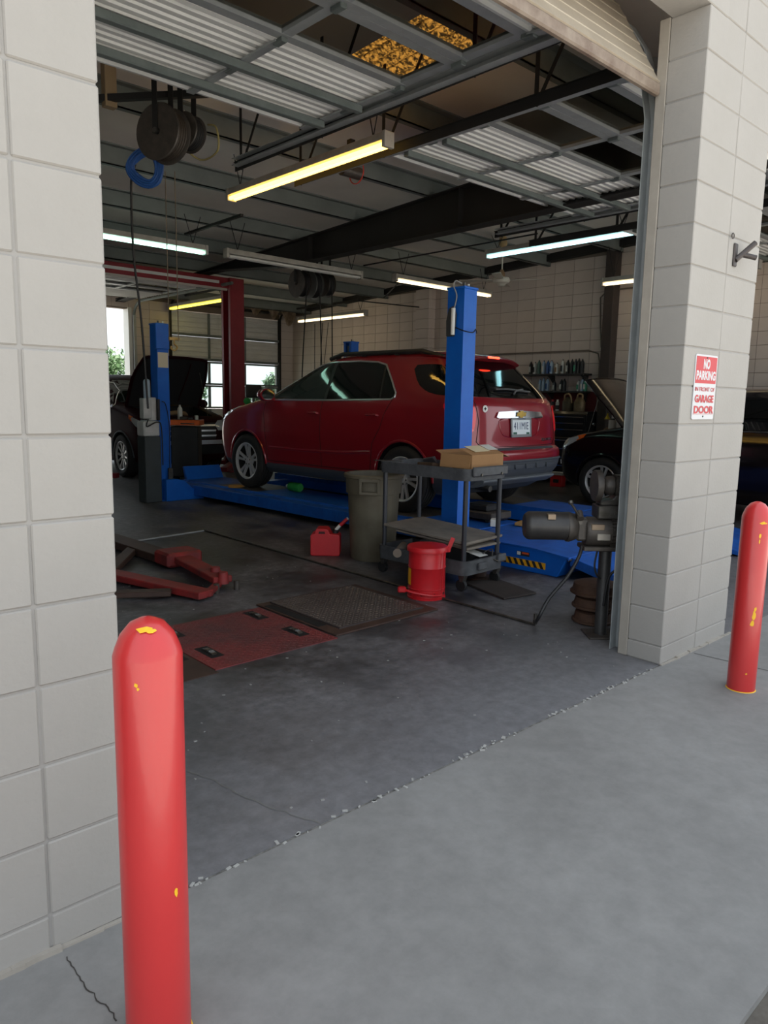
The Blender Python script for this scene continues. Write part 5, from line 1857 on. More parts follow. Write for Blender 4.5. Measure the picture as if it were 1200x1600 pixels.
# rusty drums behind the pedestal
M_rust = mat('rusty_iron', (92, 66, 50), 0.8, 0.2, var=(10, (58, 42, 35), 0.2))
for k, (z, r, lb) in enumerate(((0.0, 0.125, 'rusty brake drum on the floor, lowest of the stack behind the pedestal'), (0.095, 0.135, 'rusty brake drum in the middle of the stack behind the pedestal'), (0.185, 0.155, 'rusty brake drum on top of the stack behind the pedestal'))):
    lone(MB().lathe([(0.05, 0.0), (r, 0.0), (r + 0.012, 0.006), (r + 0.012, 0.018), (r, 0.024), (r - 0.01, 0.07), (r * 0.62, 0.084), (0.05, 0.09)], 32), 'brake_drum', M_rust, lb, 'brake drum', (3.485 + 0.01 * k, 0.70, z), smooth=True)

# air hose and floor conduit
M_hose = mat('black_air_hose', (34, 34, 36), 0.5)
pzm = Matrix.Translation((3.23, 0.53, 0)) @ Matrix.Rotation(math.radians(-42), 4, 'Z')
hp = [pzm @ Vector((-0.12, -0.03, 0.57)), pzm @ Vector((-0.135, -0.03, 0.50)), pzm @ Vector((-0.20, -0.04, 0.38)), pzm @ Vector((-0.31, -0.05, 0.24)), pzm @ Vector((-0.37, -0.06, 0.12)), Vector(G(836, 972, 0.03))]
t = thing('air_hose', 'black rubber air hose dropping from the brake lathe to a floor fitting', 'hose', (0, 0, 0))
MB().tube(spline(hp, 8), 0.011, 10).build('hose', M_hose, t, smooth=True)
fe = Vector(G(836, 975, 0.0))
MB().cyl(fe + Vector((0, 0, 0.0)), fe + Vector((0, 0, 0.03)), 0.016, n=6).cyl(fe + Vector((0, 0, 0.03)), fe + Vector((0, 0, 0.07)), 0.012, n=12).build('fitting', M_steel, t)
a, b, c = Vector(G(836, 976, 0.008)), Vector(G(320, 829, 0.008)), Vector(G(150, 855, 0.008))
t = thing('floor_pipe', 'thin grey air pipe run along the floor around the in-ground lift', 'pipe', (0, 0, 0))
MB().tube([a, b], 0.009, 8).build('pipe', M_steel, t, smooth=True)
MB().tube([b, c], 0.009, 8).build('pipe', M_galv, t, smooth=True)
MB().cyl(b - Vector((0, 0, 0.008)), b + Vector((0, 0, 0.012)), 0.016, n=10).build('elbow', M_steel, t)

# ================================================================== in-ground lift plates and arms
M_plate_r = mat('red_stained_plate', (142, 56, 56), 0.5, 0.2, var=(2.2, (80, 58, 60), 0.25), rvar=0.1)
M_plate_d = mat('dark_tread_plate', (86, 78, 76), 0.42, 0.3, var=(3, (64, 57, 57), 0.25))
M_frame = mat('brown_frame_steel', (88, 66, 56), 0.6, 0.3, var=(6, (60, 46, 42), 0.25))
M_armred = mat('worn_red_arm', (150, 40, 38), 0.6, var=(7, (98, 40, 40), 0.2))


def lugs(x0, x1, y0, y1, z, skip=()):
    mb = MB()
    p = 0.030
    nx, ny_ = int((x1 - x0) / p), int((y1 - y0) / p)
    for i in range(nx):
        for j in range(ny_):
            x, y = x0 + (i + 0.5) * p, y0 + (j + 0.5) * p
            if any(a < x < b and c_ < y < d for (a, b, c_, d) in skip):
                continue
            s = 1 if (i + j) % 2 else -1
            dx, dy = 0.0115, 0.0115 * s
            ox, oy = -0.0042 * s, 0.0042
            mb.add([(x - dx, y - dy, z), (x - ox, y - oy, z), (x + dx, y + dy, z), (x + ox, y + oy, z), (x, y, z + 0.004)], [(0, 1, 4), (1, 2, 4), (2, 3, 4), (3, 0, 4)])
    return mb


t = thing('tread_plate_cover', 'red-stained steel tread plate with roller slots set in the floor', 'floor plate', (0, 0, 0))
slots = [(1.79, 1.87, 2.09, 2.29), (1.79, 1.87, 1.65, 1.85), (1.20, 1.28, 1.65, 1.85), (1.20, 1.28, 2.09, 2.29)]
MB().box(1.13, 1.955, 1.49, 2.335, 0, 0.006).build('plate', M_plate_r, t)
tag(lugs(1.14, 1.95, 1.5, 2.33, 0.006, slots).build('tread_lugs', M_plate_r, t), kind='stuff')
for (x0, x1, y0, y1) in slots:
    sl = MB().box(x0, x1, y0, y1, 0.006, 0.0075).build('slot', M_dark, t)
    rl = MB()
    for k in range(9):
        aa = PI * (k + 0.5) / 9
        rl.cbox(((x0 + x1) / 2, (y0 + y1) / 2 - 0.055 * math.cos(aa), 0.007 + 0.010 * math.sin(aa)), (0.03, 0.009, 0.008), (aa, 0, 0))
    rl.prism([(-0.06, 0.0075), (0.06, 0.0075), (0.04, 0.014), (0.0, 0.017), (-0.04, 0.014)], (x0 + x1) / 2 - 0.012, (x0 + x1) / 2 + 0.012, lambda a_, b_, q, yc=(y0 + y1) / 2: (q, yc + a_, b_))
    rl.build('roller', M_steel, sl)
t = thing('tread_plate_ramp', 'dark dusty steel tread plate on a brown frame in the floor', 'floor plate', (0, 0, 0))
MB().box(1.97, 2.87, 1.52, 2.40, 0, 0.012).build('frame', M_frame, t, bevel=0.003)
MB().box(1.985, 2.05, 1.72, 2.32, 0.0122, 0.0135).build('slot', M_dark, t)
MB().box(2.06, 2.80, 1.60, 2.36, 0.012, 0.022).build('plate', M_plate_d, t)
tag(lugs(2.065, 2.795, 1.605, 2.355, 0.022).build('tread_lugs', mat('worn_lug_steel', (132, 122, 112), 0.4, 0.4, var=(3, (92, 84, 80), 0.25)), t), kind='stuff')
# dusty yellow patch ground into the tread
t = thing('floor_frame', 'flat brown steel frame with slots in the floor left of the tread plate', 'floor frame', (0, 0, 0))
MB().box(0.35, 1.125, 1.45, 2.36, 0, 0.004).build('frame', M_frame, t)
MB().box(0.99, 1.10, 1.72, 1.95, 0.0042, 0.0055).build('slot', M_dark, t)
MB().box(0.55, 0.9, 1.6, 2.2, 0.0042, 0.0055).build('slot', M_dark, t)
t = thing('lift_arms', 'pair of worn red lift arms folded flat on the floor', 'lift arm', (0, 0, 0))
mbs = [((2.13, 3.86, 0.085), (2.02, 2.92, 0.075), 0.15, 0.05, 'arm_extension', M_armred), ((2.06, 5.2, 0.05), (2.12, 3.75, 0.05), 0.20, 0.07, 'arm', M_frame), ((1.50, 3.75, 0.045), (1.77, 2.72, 0.045), 0.14, 0.05, 'arm', M_armred),
       ((1.77, 2.72, 0.045), (2.0, 2.95, 0.045), 0.06, 0.035, 'brace', M_armred), ((1.2, 3.2, 0.04), (1.62, 2.95, 0.04), 0.10, 0.04, 'brace', M_frame), ((1.50, 3.75, 0.05), (2.1, 4.6, 0.05), 0.10, 0.05, 'brace', M_frame)]
for (a, b, w, h, nm, m_) in mbs:
    MB().bar(a, b, w, h).build(nm, m_, t, bevel=0.006)
for p in ((2.02, 2.92), (2.13, 3.84), (2.06, 3.1)):
    MB().cyl((p[0], p[1], 0.05), (p[0], p[1], 0.135), 0.045, 0.035, 16).build('pivot', M_armred, t, smooth=True)
MB().box(1.98, 2.30, 3.72, 3.98, 0.02, 0.14).build('knuckle', M_armred, t, bevel=0.02)
for p in ((1.93, 2.86), (2.10, 2.86)):
    MB().cyl((p[0], p[1], 0.0), (p[0], p[1], 0.07), 0.022, n=12).build('lock_bolt', M_grease, t, smooth=True)

# ================================================================== two cars with open hoods
def hood_car(name, label, loc, rz, paint, roofpaint, scl, ang, style, chrome_grille, hinge_x=1.22):
    root = thing(name, label, 'car', loc, rz)
    wx, wz = 1.43, 0.36
    bay = MB().box(1.24, 1.98, -0.60, 0.60, 0.70, 1.6)
    bm = cut_body(eq, [zm(z) for z in ZS], [(wx, wz), (-wx, wz)], [bay])
    zb = 0.36

    def well(f):
        c = f.calc_center_median()
        for x in (wx, -wx):
            r = math.hypot(c.x - x, c.z - wz)
            if abs(abs(c.y) - 0.58) < 0.002 and r < 0.41:
                return True
            if abs(r - 0.405) < 0.006 and 0.575 < abs(c.y) < 0.93 and abs(f.normal.y) < 0.1:
                return True
        return False

    def inbay(f):
        c = f.calc_center_median()
        if not (1.2 < c.x < 2.0 and abs(c.y) < 0.61 and c.z > 0.69):
            return False
        return abs(c.z - 0.70) < 0.003 or abs(abs(c.y) - 0.60) < 0.003 or abs(c.x - 1.24) < 0.003 or abs(c.x - 1.98) < 0.003
    bisect(bm, (0, 0, 1.735), (0, 0, 1))
    carve(bm, lambda f: well(f), 'wheel_wells', M_dark, root)['kind'] = 'stuff'
    carve(bm, inbay, 'engine_bay', M_dark, root, False)
    carve(bm, lambda f: not well(f) and not inbay(f) and f.calc_center_median().z < 1.735, 'body_shell', paint, root)
    carve(bm, lambda f: f.calc_center_median().z >= 1.735, 'roof_panel', roofpaint, root)
    bm.free()
    Rr, Rf = eq.rear(), eq.front()
    fg = zp([(1.00, 1.105), (0.64, 1.355), (0.36, 1.49), (0.12, 1.535), (-0.06, 1.548), (-0.10, 1.12)])
    rg = zp([(-0.15, 1.12), (-0.12, 1.55), (-0.5, 1.553), (-0.80, 1.535), (-0.93, 1.505), (-1.10, 1.14)])
    rq = zp([(-1.2, 1.505), (-1.62, 1.515), (-1.85, 1.50), (-1.98, 1.32), (-2.05, 1.18), (-1.3, 1.15)])
    for sg in (1, -1):
        S = eq.side(sg)
        patch(MB(), fg, S, 0.004, 0.08).build('front_door_window', M_glassl, root, smooth=True)
        patch(MB(), rg, S, 0.004, 0.08).build('rear_door_window', M_glass, root, smooth=True)
        patch(MB(), rq, S, 0.004, 0.08).build('quarter_window', M_glass, root, smooth=True)
        line_on(MB(), [(1.04, zm(1.095)), (0.0, zm(1.10)), (-1.15, zm(1.12))], S, 0.009, 0.003).build('chrome_belt_trim', M_chrome, root, smooth=True)
        line_on(MB(), [(1.04, zm(1.10)), (0.66, zm(1.37)), (0.36, zm(1.51)), (-0.1, zm(1.57))], S, 0.008, 0.003).build('chrome_window_trim', M_chrome, root, smooth=True)
        line_on(MB(), [(1.02, 1.165), (1.03, 1.0), (0.98, 0.62), (0.97, 0.40)], S, 0.0045, -0.001).build('door_gap', M_seam, root)
        line_on(MB(), [(-0.09, 1.18), (-0.10, 0.7), (-0.10, 0.40)], S, 0.0045, -0.001).build('door_gap', M_seam, root)
        hl = [(sg * 0.50, 0.90), (sg * 0.60, 0.965), (sg * 0.80, 0.98), (sg * 0.84, 0.90), (sg * 0.78, 0.80), (sg * 0.56, 0.80)]
        patch(MB(), hl, Rf, 0.006, 0.05).build('head_lamp', M_lens, root, smooth=True)
        hs = [(2.07, 0.955), (1.80, 1.03), (1.84, 0.96), (2.0, 0.87), (2.12, 0.82)]
        patch(MB(), hs, S, 0.006, 0.04).build('head_lamp', M_lens, root, smooth=True)
        patch(MB(), [(1.86, 1.02), (1.72, 1.05), (1.75, 1.0), (1.86, 0.95)], S, 0.009, 0.04).build('turn_signal', M_amber, root, smooth=True)
        mm = MB().lathe([(0.0, -0.075), (0.06, -0.07), (0.088, -0.03), (0.09, 0.03), (0.085, 0.05), (0.0, 0.05)], 20, axis='x')
        mm.xf(Matrix.Translation((0.86, sg * 1.00, 1.24)) @ Matrix.Diagonal((-1, 1.25, 0.9, 1)))
        mm.bar((0.86, sg * 0.84, 1.17), (0.86, sg * 0.95, 1.21), 0.05, 0.04)
        mm.build('door_mirror', paint, root, smooth=True)
        for x in (wx, -wx):
            arc = [(x + 0.412 * math.cos(a), wz + 0.412 * math.sin(a)) for a in [(-0.02 + k * (PI + 0.04) / 26) for k in range(27)]]
            line_on(MB(), arc, S, 0.018, -0.003, step=0.2, n=8).build('arch_lip', M_clad if style != 'five' else paint, root, smooth=True)
            make_wheel(root, (x, sg * 0.795, wz), sg, style=style, ang=0.5)
    patch(MB(), zp([(-0.72, 1.17), (0.72, 1.17), (0.60, 1.50), (0.52, 1.565), (-0.52, 1.565), (-0.60, 1.50)]), Rf, 0.004, 0.08).build('windscreen', M_glassl, root, smooth=True)
    patch(MB(), [(-0.55, 1.635), (0.55, 1.635), (0.74, 1.385), (0.78, 1.265), (-0.78, 1.265), (-0.74, 1.385)], Rr, 0.005, 0.08).build('rear_window', M_glass, root, smooth=True)
    patch(MB(), [(-0.50, 0.66), (0.50, 0.66), (0.52, 0.93), (-0.52, 0.93)], Rf, 0.006, 0.08).build('grille', M_black, root)
    for k in range(3 if chrome_grille else 1):
        z = 0.70 + 0.085 * k
        patch(MB(), [(-0.50, z), (0.50, z), (0.51, z + 0.028), (-0.51, z + 0.028)], Rf, 0.016, 0.08).build('grille_bar', mat('satin_chrome', (236, 238, 240), 0.28, 0.85) if chrome_grille else M_black, root)
    if chrome_grille:
        p, n = Rf(0, 0.80)
        MB().lathe([(0.0, 0.0), (0.05, 0.0), (0.058, 0.008), (0.05, 0.014), (0, 0.014)], 24).xf(frame3(p + n * 0.02, (0, 1, 0), (0, 0, 1)) @ Matrix.Diagonal((1.7, 0.75, 1, 1))).build('oval_emblem', mat('satin_chrome', (236, 238, 240), 0.28, 0.85), root, smooth=True)
    patch(MB(), [(-0.72, 0.40), (0.72, 0.40), (0.66, 0.55), (-0.66, 0.55)], Rf, 0.006, 0.08).build('lower_intake', M_black, root)
    patch(MB(), [(-0.78, 0.57), (0.78, 0.57), (0.78, 0.64), (-0.78, 0.64)], Rf, 0.012, 0.08).build('bumper_bar', mat('satin_chrome', (236, 238, 240), 0.28, 0.85) if chrome_grille else paint, root, smooth=True)
    # engine
    en = MB().box(1.32, 1.86, -0.30, 0.22, 0.70, 1.03).build('engine_cover', mat('engine_brown', (104, 86, 72), 0.7, var=(14, (62, 52, 46), 0.2)), root, bevel=0.03, seg=2)
    MB().box(1.38, 1.80, -0.18, 0.10, 1.03, 1.07).build('engine_trim', M_steel, en, bevel=0.01)
    MB().box(1.62, 1.90, 0.28, 0.50, 0.70, 0.99).build('battery', M_black, root, bevel=0.01)
    MB().box(1.50, 1.88, -0.56, -0.34, 0.70, 0.97).build('air_filter_box', M_black, root, bevel=0.03, seg=2)
    MB().tube(spline([(1.85, -0.45, 0.98), (1.92, -0.25, 1.08), (1.9, 0.05, 1.09), (1.78, 0.18, 1.03)]), 0.035, 10).build('intake_duct', mat('tan_grime', (148, 118, 84), 0.8), root, smooth=True)
    MB().lathe([(0, 0), (0.045, 0), (0.045, 0.03), (0, 0.035)], 16, (1.45, 0.42, 0.97)).build('reservoir_cap', M_yel, root, smooth=True)
    # hood: pivots at the cowl
    HL, HW = 0.98, 0.72
    M = Matrix.Translation((hinge_x, 0, 1.19)) @ Matrix.Rotation(-ang, 4, 'Y')

    def hf(u, v, top=True):
        x = HL * u
        w = HW * (1 - 0.16 * max(0, u - 0.55) ** 1.4 / 0.45 ** 1.4)
        y = (v - 0.5) * 2 * w
        cr = 0.055 * (1 - (2 * v - 1) ** 2) - 0.10 * u ** 2.2 - 0.03 * (abs(2 * v - 1)) ** 8
        return M @ Vector((x, y, cr - (0.0 if top else 0.03)))
    hm = MB().grid(lambda u, v: hf(u, v), 14, 16)
    hood = hm.build('hood', paint, root, smooth=True)
    un = MB().grid(lambda u, v: hf(0.02 + u * 0.95, 0.03 + 0.94 * v, False), 12, 14)
    un.build('hood_liner', mat('hood_liner_felt', (30, 28, 30), 0.9), hood, smooth=True)
    rim = [hf(k / 12, 0) for k in range(13)] + [hf(1, k / 12) for k in range(1, 13)] + [hf(1 - k / 12, 1) for k in range(1, 13)]
    MB().tube([p - Vector((0, 0, 0.0)) for p in rim], 0.014, 6).build('hood_edge', paint, hood, smooth=True)
    for v in (0.30, 0.70):
        MB().tube([hf(0.1 + 0.8 * k / 8, v + (0.06 if v > 0.5 else -0.06) * k / 8, False) + (M.to_3x3() @ Vector((0, 0, -0.012))) for k in range(9)], 0.011, 6).build('hood_brace', paint, hood, smooth=True)
    MB().tube([(1.9, 0.55, 1.0), hf(0.72, 0.9, False)], 0.006, 6).build('prop_rod', M_steel, root, smooth=True)
    root.scale = scl
    return root


# the car on the left, nose to the front of the shop, under the red lift
hood_car('hood_up_car', 'dark plum car with chrome grille and raised hood under the red lift', (5.56, 12.22, 0.0), -PI / 2, M_carplum, M_carplum, (0.99, 1.0, 1.04), math.radians(62), 'ten', True)
# the black one at the right
hood_car('hood_up_sedan', 'black car with raised hood in front of the tool chest', (9.42, 2.28, 0.0), PI / 2, M_carblack, mat('sky_lit_maroon_roof', (112, 30, 40), 0.3, coat=1.0), (1.0, 1.0, 0.945), math.radians(50), 'five', False)  # roof coloured redder than the body to suggest sky light on it

# ================================================================== red two-post lift
M_lred = mat('dull_red_lift_paint', (146, 34, 44), 0.5, var=(4, (124, 28, 38), 0.25))
t = thing('two_post_lift', 'tall dark red two-post lift with an overhead beam above the plum car', 'vehicle lift', (6.9, 10.75, 0))
for x in (0.0, -3.45):
    s = -1 if x == 0 else 1
    c = MB().prism([(-0.15, -0.16), (0.15, -0.16), (0.15, 0.16), (-0.15, 0.16), (-0.15, 0.09), (-0.135, 0.09), (-0.135, 0.145), (0.135, 0.145), (0.135, -0.145), (-0.135, -0.145), (-0.135, -0.09), (-0.15, -0.09)], 0.02, 3.62, lambda a, b, z, x=x, s=s: (x - s * -1 * a if False else x + (a if s < 0 else -a), b, z)).build('column', M_lred, t)
    MB().box(x - 0.24, x + 0.24, -0.24, 0.24, 0, 0.02).build('base_plate', M_lred, c)
    MB().box(x + s * 0.02 - 0.12, x + s * 0.02 + 0.12, -0.13, 0.13, 0.35, 0.95).build('carriage', M_grease, c, bevel=0.01)
    for d in (-1, 1):
        MB().bar((x + s * 0.1, d * 0.12, 0.17), (x + s * 0.75, d * 0.85, 0.13), 0.12, 0.08).build('swing_arm', M_lred, c, bevel=0.006)
MB().box(-3.6, 0.15, -0.10, 0.10, 3.43, 3.62).build('overhead_beam', M_lred, t, bevel=0.006)
MB().bar((-3.4, -0.13, 3.40), (-0.2, -0.13, 3.40), 0.03, 0.04).build('limit_bar', mat('pale_foam_bar', (182, 176, 168), 0.7), t)

# black tool cart with orange tray
p = G(293, 752)
t = thing('tool_cart', 'black tool cart with a bright orange top tray in front of the plum car', 'tool cart', (p.x, p.y, 0), math.radians(-38))
MB().box(-0.22, 0.22, -0.2, 0.2, 0.10, 0.93).build('cabinet', M_black, t, bevel=0.01)
M_or = mat('orange_tray', (252, 118, 36), 0.45, var=(9, (230, 96, 26), 0.25))
tr = MB().box(-0.26, 0.26, -0.23, 0.23, 0.95, 1.04).build('tray', M_or, t, bevel=0.008)
MB().box(-0.05, 0.17, -0.236, -0.229, 0.975, 0.988).build('handle', M_chrome, tr)
MB().box(-0.24, 0.24, -0.21, 0.21, 1.04, 1.043).build('tray_liner', M_black, tr)
for (x, y) in ((-0.18, -0.16), (0.18, -0.16), (-0.18, 0.16), (0.18, 0.16)):
    MB().cyl((x - 0.02, y, 0.05), (x + 0.02, y, 0.05), 0.05, n=16).build('caster', M_rubber, t, smooth=True)
cp = Matrix.Translation((p.x, p.y, 0)) @ Matrix.Rotation(math.radians(-38), 4, 'Z')


def bottle(label, loc, body_m, cap_m, h=0.23, w=0.055, d=0.035, label_m=None, rz=0.0, group=None, name='oil_bottle', cat='bottle'):
    t = thing(name, label, cat, loc, rz, group)
    mb = MB()
    rings = [(1.0, 0.0), (1.0, h * 0.66), (0.92, h * 0.76), (0.5, h * 0.86), (0.36, h * 0.88), (0.36, h * 0.93)]
    rr_ = rrect(w, d, d * 0.55, 3)
    n = len(rr_)
    V = [(x * k, y * (k if k > 0.6 else k * 1.4), z) for k, z in rings for x, y in rr_]
    F = [tuple(range(n - 1, -1, -1)), tuple(range((len(rings) - 1) * n, len(rings) * n))]
    for j in range(len(rings) - 1):
        F += [(j * n + i, j * n + (i + 1) % n, (j + 1) * n + (i + 1) % n, (j + 1) * n + i) for i in range(n)]
    mb.add(V, F).build('bottle_body', body_m, t, smooth=True)
    MB().cyl((0, 0, h * 0.91), (0, 0, h), w * 0.42, n=12).build('cap', cap_m, t, smooth=True)
    if label_m:
        MB().box(-w * 0.8, w * 0.8, -d - 0.0015, -d + 0.001, h * 0.15, h * 0.58).build('label', label_m, t)
    return t


bottle('white squeeze bottle standing on the orange tray', cp @ Vector((-0.1, 0.0, 1.043)), M_white, M_white, 0.24, 0.035, 0.035)
for k, (x, y, w, h, mm_, lb, ct) in enumerate(((-0.02, -0.08, 0.12, 0.05, M_grease, 'black ratchet set on the orange tray', 'tool'), (0.09, -0.1, 0.08, 0.04, M_black, 'black socket case on the orange tray', 'tool'), (0.18, -0.07, 0.05, 0.07, M_white, 'small white box at the end of the orange tray', 'box'))):
    lone(MB().box(-w / 2, w / 2, -0.05, 0.05, 0, h), pick(k, 'ratchet_set', 'socket_case', 'small_box'), mm_, lb, ct, tuple(cp @ Vector((x, y, 1.043))), (0, 0, math.radians(-38 + 10 * k)), bevel=0.006)

# ================================================================== tool chest, shelves and bottles on the side wall
M_chest = mat('black_chest_enamel', (20, 21, 24), 0.3, coat=0.3)
y0c, y1c = 5.22, 6.62
t = thing('tool_chest', 'tall black rolling tool chest with chrome drawer pulls at the side wall', 'tool chest', (10.72, (y0c + y1c) / 2, 0), 0)
hw = (y1c - y0c) / 2
MB().box(-0.24, 0.24, -hw, hw, 0.13, 0.83).build('lower_cabinet', M_chest, t, bevel=0.01)
MB().box(-0.20, 0.24, -hw + 0.02, hw - 0.02, 0.84, 1.24).build('top_box', M_chest, t, bevel=0.012)
MB().prism([(-0.20, 1.24), (0.24, 1.24), (0.24, 1.29), (-0.17, 1.29)], -hw + 0.02, hw - 0.02, lambda a, b, q: (a, q, b)).build('lid', M_chest, t, bevel=0.006)
for (z, h, xf_) in ((0.18, 0.16, -0.24), (0.36, 0.13, -0.24), (0.51, 0.13, -0.24), (0.66, 0.13, -0.24), (0.88, 0.10, -0.20), (1.0, 0.09, -0.20), (1.11, 0.09, -0.20)):
    for (ya, yb) in ((-hw + 0.05, hw - 0.05),):
        d = MB().box(xf_ - 0.014, xf_ + 0.001, ya, yb, z, z + h).build('drawer', M_chest, t, bevel=0.004)
        MB().box(xf_ - 0.028, xf_ - 0.012, ya + 0.02, yb - 0.02, z + h - 0.016, z + h - 0.004).build('pull', M_chrome, d)
MB().lathe([(0, -0.02), (0.03, -0.015), (0.034, 0), (0, 0.004)], 20, (0.0, -hw - 0.0, 1.07), 'y').build('lock', M_chrome, t, smooth=True)
MB().box(-0.18, 0.18, -hw - 0.03, -hw - 0.01, 0.70, 0.73).build('side_handle', M_chrome, t, bevel=0.004)
for (x, y) in ((-0.18, -hw + 0.08), (0.18, -hw + 0.08), (-0.18, hw - 0.08), (0.18, hw - 0.08)):
    MB().cyl((x - 0.02, y, 0.065), (x + 0.02, y, 0.065), 0.065, n=16).build('caster', M_rubber, t, smooth=True)
lone(MB().box(-0.012, 0.012, -0.85, 0.85, 0, 0.36), 'wall_panel', mat('dark_red_panel', (96, 26, 32), 0.6), 'dark red panel on the side wall below the bottle shelves', 'panel', (10.975, 6.05, 1.28), bevel=0.003)
M_shelf = mat('dark_shelf_steel', (50, 48, 48), 0.6)
for k, (z, lb) in enumerate(((1.955, 'upper dark steel wall shelf lined with oil bottles'), (1.645, 'lower dark steel wall shelf over the red panel'))):
    t = thing('wall_shelf', lb, 'shelf', (10.86, 6.15, z))
    MB().box(-0.14, 0.125, -0.68, 0.9, -0.03, 0.0).build('board', M_shelf, t, bevel=0.003)
    for y in (-0.6, 0.1, 0.8):
        MB().prism([(0.125, -0.03), (0.125, -0.2), (-0.10, -0.03)], y - 0.01, y + 0.01, lambda a, b, q: (a, q, b)).build('bracket', M_shelf, t)
m_b = {'k': M_black, 'w': mat('white_bottle', (198, 198, 192), 0.45), 'g': mat('green_grey_bottle', (66, 92, 84), 0.4), 'b': mat('blue_bottle', (48, 84, 140), 0.4), 's': mat('silver_blue_bottle', (150, 172, 192), 0.35), 't': mat('tan_label', (150, 120, 92), 0.7), 'd': mat('dark_grey_bottle', (52, 54, 58), 0.4), 'e': mat('emerald_label', (60, 140, 110), 0.5)}
colname = {'k': 'black', 'w': 'white', 'g': 'grey-green', 'b': 'blue', 's': 'silver blue', 'd': 'dark grey'}
row1 = [(829.5, 'k', 'w', 1.0), (836, 'w', 'k', 0.95), (842, 'g', None, 1.1), (849.5, 's', 'w', 1.05), (856, 'b', None, 1.05), (861.5, 's', 'b', 1.05), (870, 'w', 't', 0.85), (879, 'w', 'd', 1.08), (887, 'k', 'w', 1.05), (893.5, 'k', None, 1.08), (899, 'd', 'e', 1.08), (904, 'k', None, 1.12), (909.5, 'k', 'd', 1.08)]
row2 = [(845, 's', 'w', 0.95), (850.5, 's', None, 1.05), (856.5, 's', 'b', 1.0), (867.5, 'd', 'w', 0.8), (878.5, 'k', 'w', 0.9), (883, 'k', None, 0.95), (905.5, 'w', 'e', 0.85), (911, 's', 'w', 0.95), (916, 'e', 'w', 0.9)]
cnt = {}
ordn = ['first', 'second', 'third', 'fourth', 'fifth', 'sixth']
for row, zz_, sh in ((row1, 1.955, 'upper'), (row2, 1.645, 'lower')):
    for i, (px, b_, l_, s_) in enumerate(row):
        q = onplane(px, 580, 0, 10.84)
        prev = row[i - 1][1] if i else None
        nb = '%s from the rear end of the %s shelf' % (['first', 'second', 'third', 'fourth', 'fifth', 'sixth', 'seventh', 'eighth', 'ninth', 'tenth', 'eleventh', 'twelfth', 'thirteenth'][i], sh)
        cn = colname.get(b_, 'green')
        bottle('%s oil bottle%s, %s' % (cn, ' with ' + ({'w': 'white', 'k': 'black', 't': 'tan', 'd': 'dark', 'b': 'blue', 'e': 'green'}[l_]) + ' label' if l_ else '', nb), (10.84, q.y, zz_), m_b[b_], M_black if b_ != 'k' or i % 2 else m_b['d'], 0.235 * s_, 0.024, 0.045, m_b[l_] if l_ else None, -PI / 2, 'oil bottles on the wall shelves')
# jugs and spray cans on the chest
for k, (px, lb) in enumerate(((889, 'dented metal oil jug with tan spout on the tool chest, at the rear'), (907, 'paler metal oil jug with looped handle on the tool chest'))):
    q = onplane(px, 640, 0, 10.72)
    t = thing('oil_jug', lb, 'jug', (10.68, q.y, 1.29), 0)
    m_j = mat('jug_dark_tin' if k == 0 else 'jug_pale_tin', (96, 88, 70) if k == 0 else (140, 122, 92), 0.5, 0.4, var=(8, (70, 60, 48), 0.25))
    MB().lathe([(0.0, 0), (0.095, 0), (0.098, 0.01), (0.098, 0.16), (0.092, 0.17), (0.07, 0.215), (0.03, 0.235), (0.03, 0.25), (0, 0.25)], 24).build('jug_body', m_j, t, smooth=True)
    MB().tube(spline([(-0.02, 0.06, 0.20), (-0.03, 0.05, 0.28), (-0.03, -0.02, 0.30), (-0.02, -0.06, 0.26), (-0.02, -0.09, 0.14)]) if k == 0 else spline([(0, -0.05, 0.22), (0, -0.045, 0.29), (0, 0.03, 0.30), (0, 0.06, 0.22)]), 0.016, 8).build('spout' if k == 0 else 'handle', mat('tan_spout', (164, 134, 96), 0.6), t, smooth=True)
for k, (px, m_, lb) in enumerate(((866, 'k', 'black and red spray can on the tool chest beside the white one'), (873.5, 'w', 'white spray can on the tool chest behind the jugs'))):
    q = onplane(px, 640, 0, 10.72)
    t = thing('spray_can', lb, 'spray can', (10.66, q.y, 1.29))
    MB().lathe([(0, 0), (0.033, 0), (0.033, 0.15), (0.02, 0.165), (0, 0.165)], 16).build('can_body', m_b[m_], t, smooth=True)
    MB().cyl((0, 0, 0.165), (0, 0, 0.20), 0.018, n=12).build('cap', M_red if k == 0 else M_white, t, smooth=True)
    MB().cyl((0, 0, 0.03), (0, 0, 0.10), 0.0335, n=16).build('label', M_red if k == 0 else m_b['d'], t, smooth=True)
# canister and funnel on the black car's cowl
q = onplane(956, 679, 0, 9.25)
t = thing('canister', 'white canister with a red base standing in the black car engine bay', 'canister', (9.25, q.y, q.z - 0.02))
MB().cyl((0, 0, 0), (0, 0, 0.09), 0.058, n=20).build('base', M_red, t, smooth=True)
MB().cyl((0, 0, 0.09), (0, 0, 0.235), 0.058, n=20).build('can_body', m_b['w'], t, smooth=True)
MB().cyl((0, 0, 0.235), (0, 0, 0.26), 0.03, n=14).build('cap', M_black, t, smooth=True)
q = onplane(949, 655, 0, 9.6)
lone(MB().lathe([(0.045, 0), (0.012, 0.06), (0.010, 0.09), (0.0, 0.09)], 16, caps=False), 'funnel', mat('yellow_plastic', (214, 178, 40), 0.5), 'small yellow funnel upside down behind the white canister', 'funnel', tuple(q), smooth=True)
q = G(871, 760)
t = thing('jack_base', 'red shop jack with a white top edge behind the red vehicle bumper', 'jack', (q.x, q.y, 0), math.radians(10))
MB().box(-0.08, 0.08, -0.11, 0.11, 0.0, 0.20).build('jack_body', M_red, t, bevel=0.01)
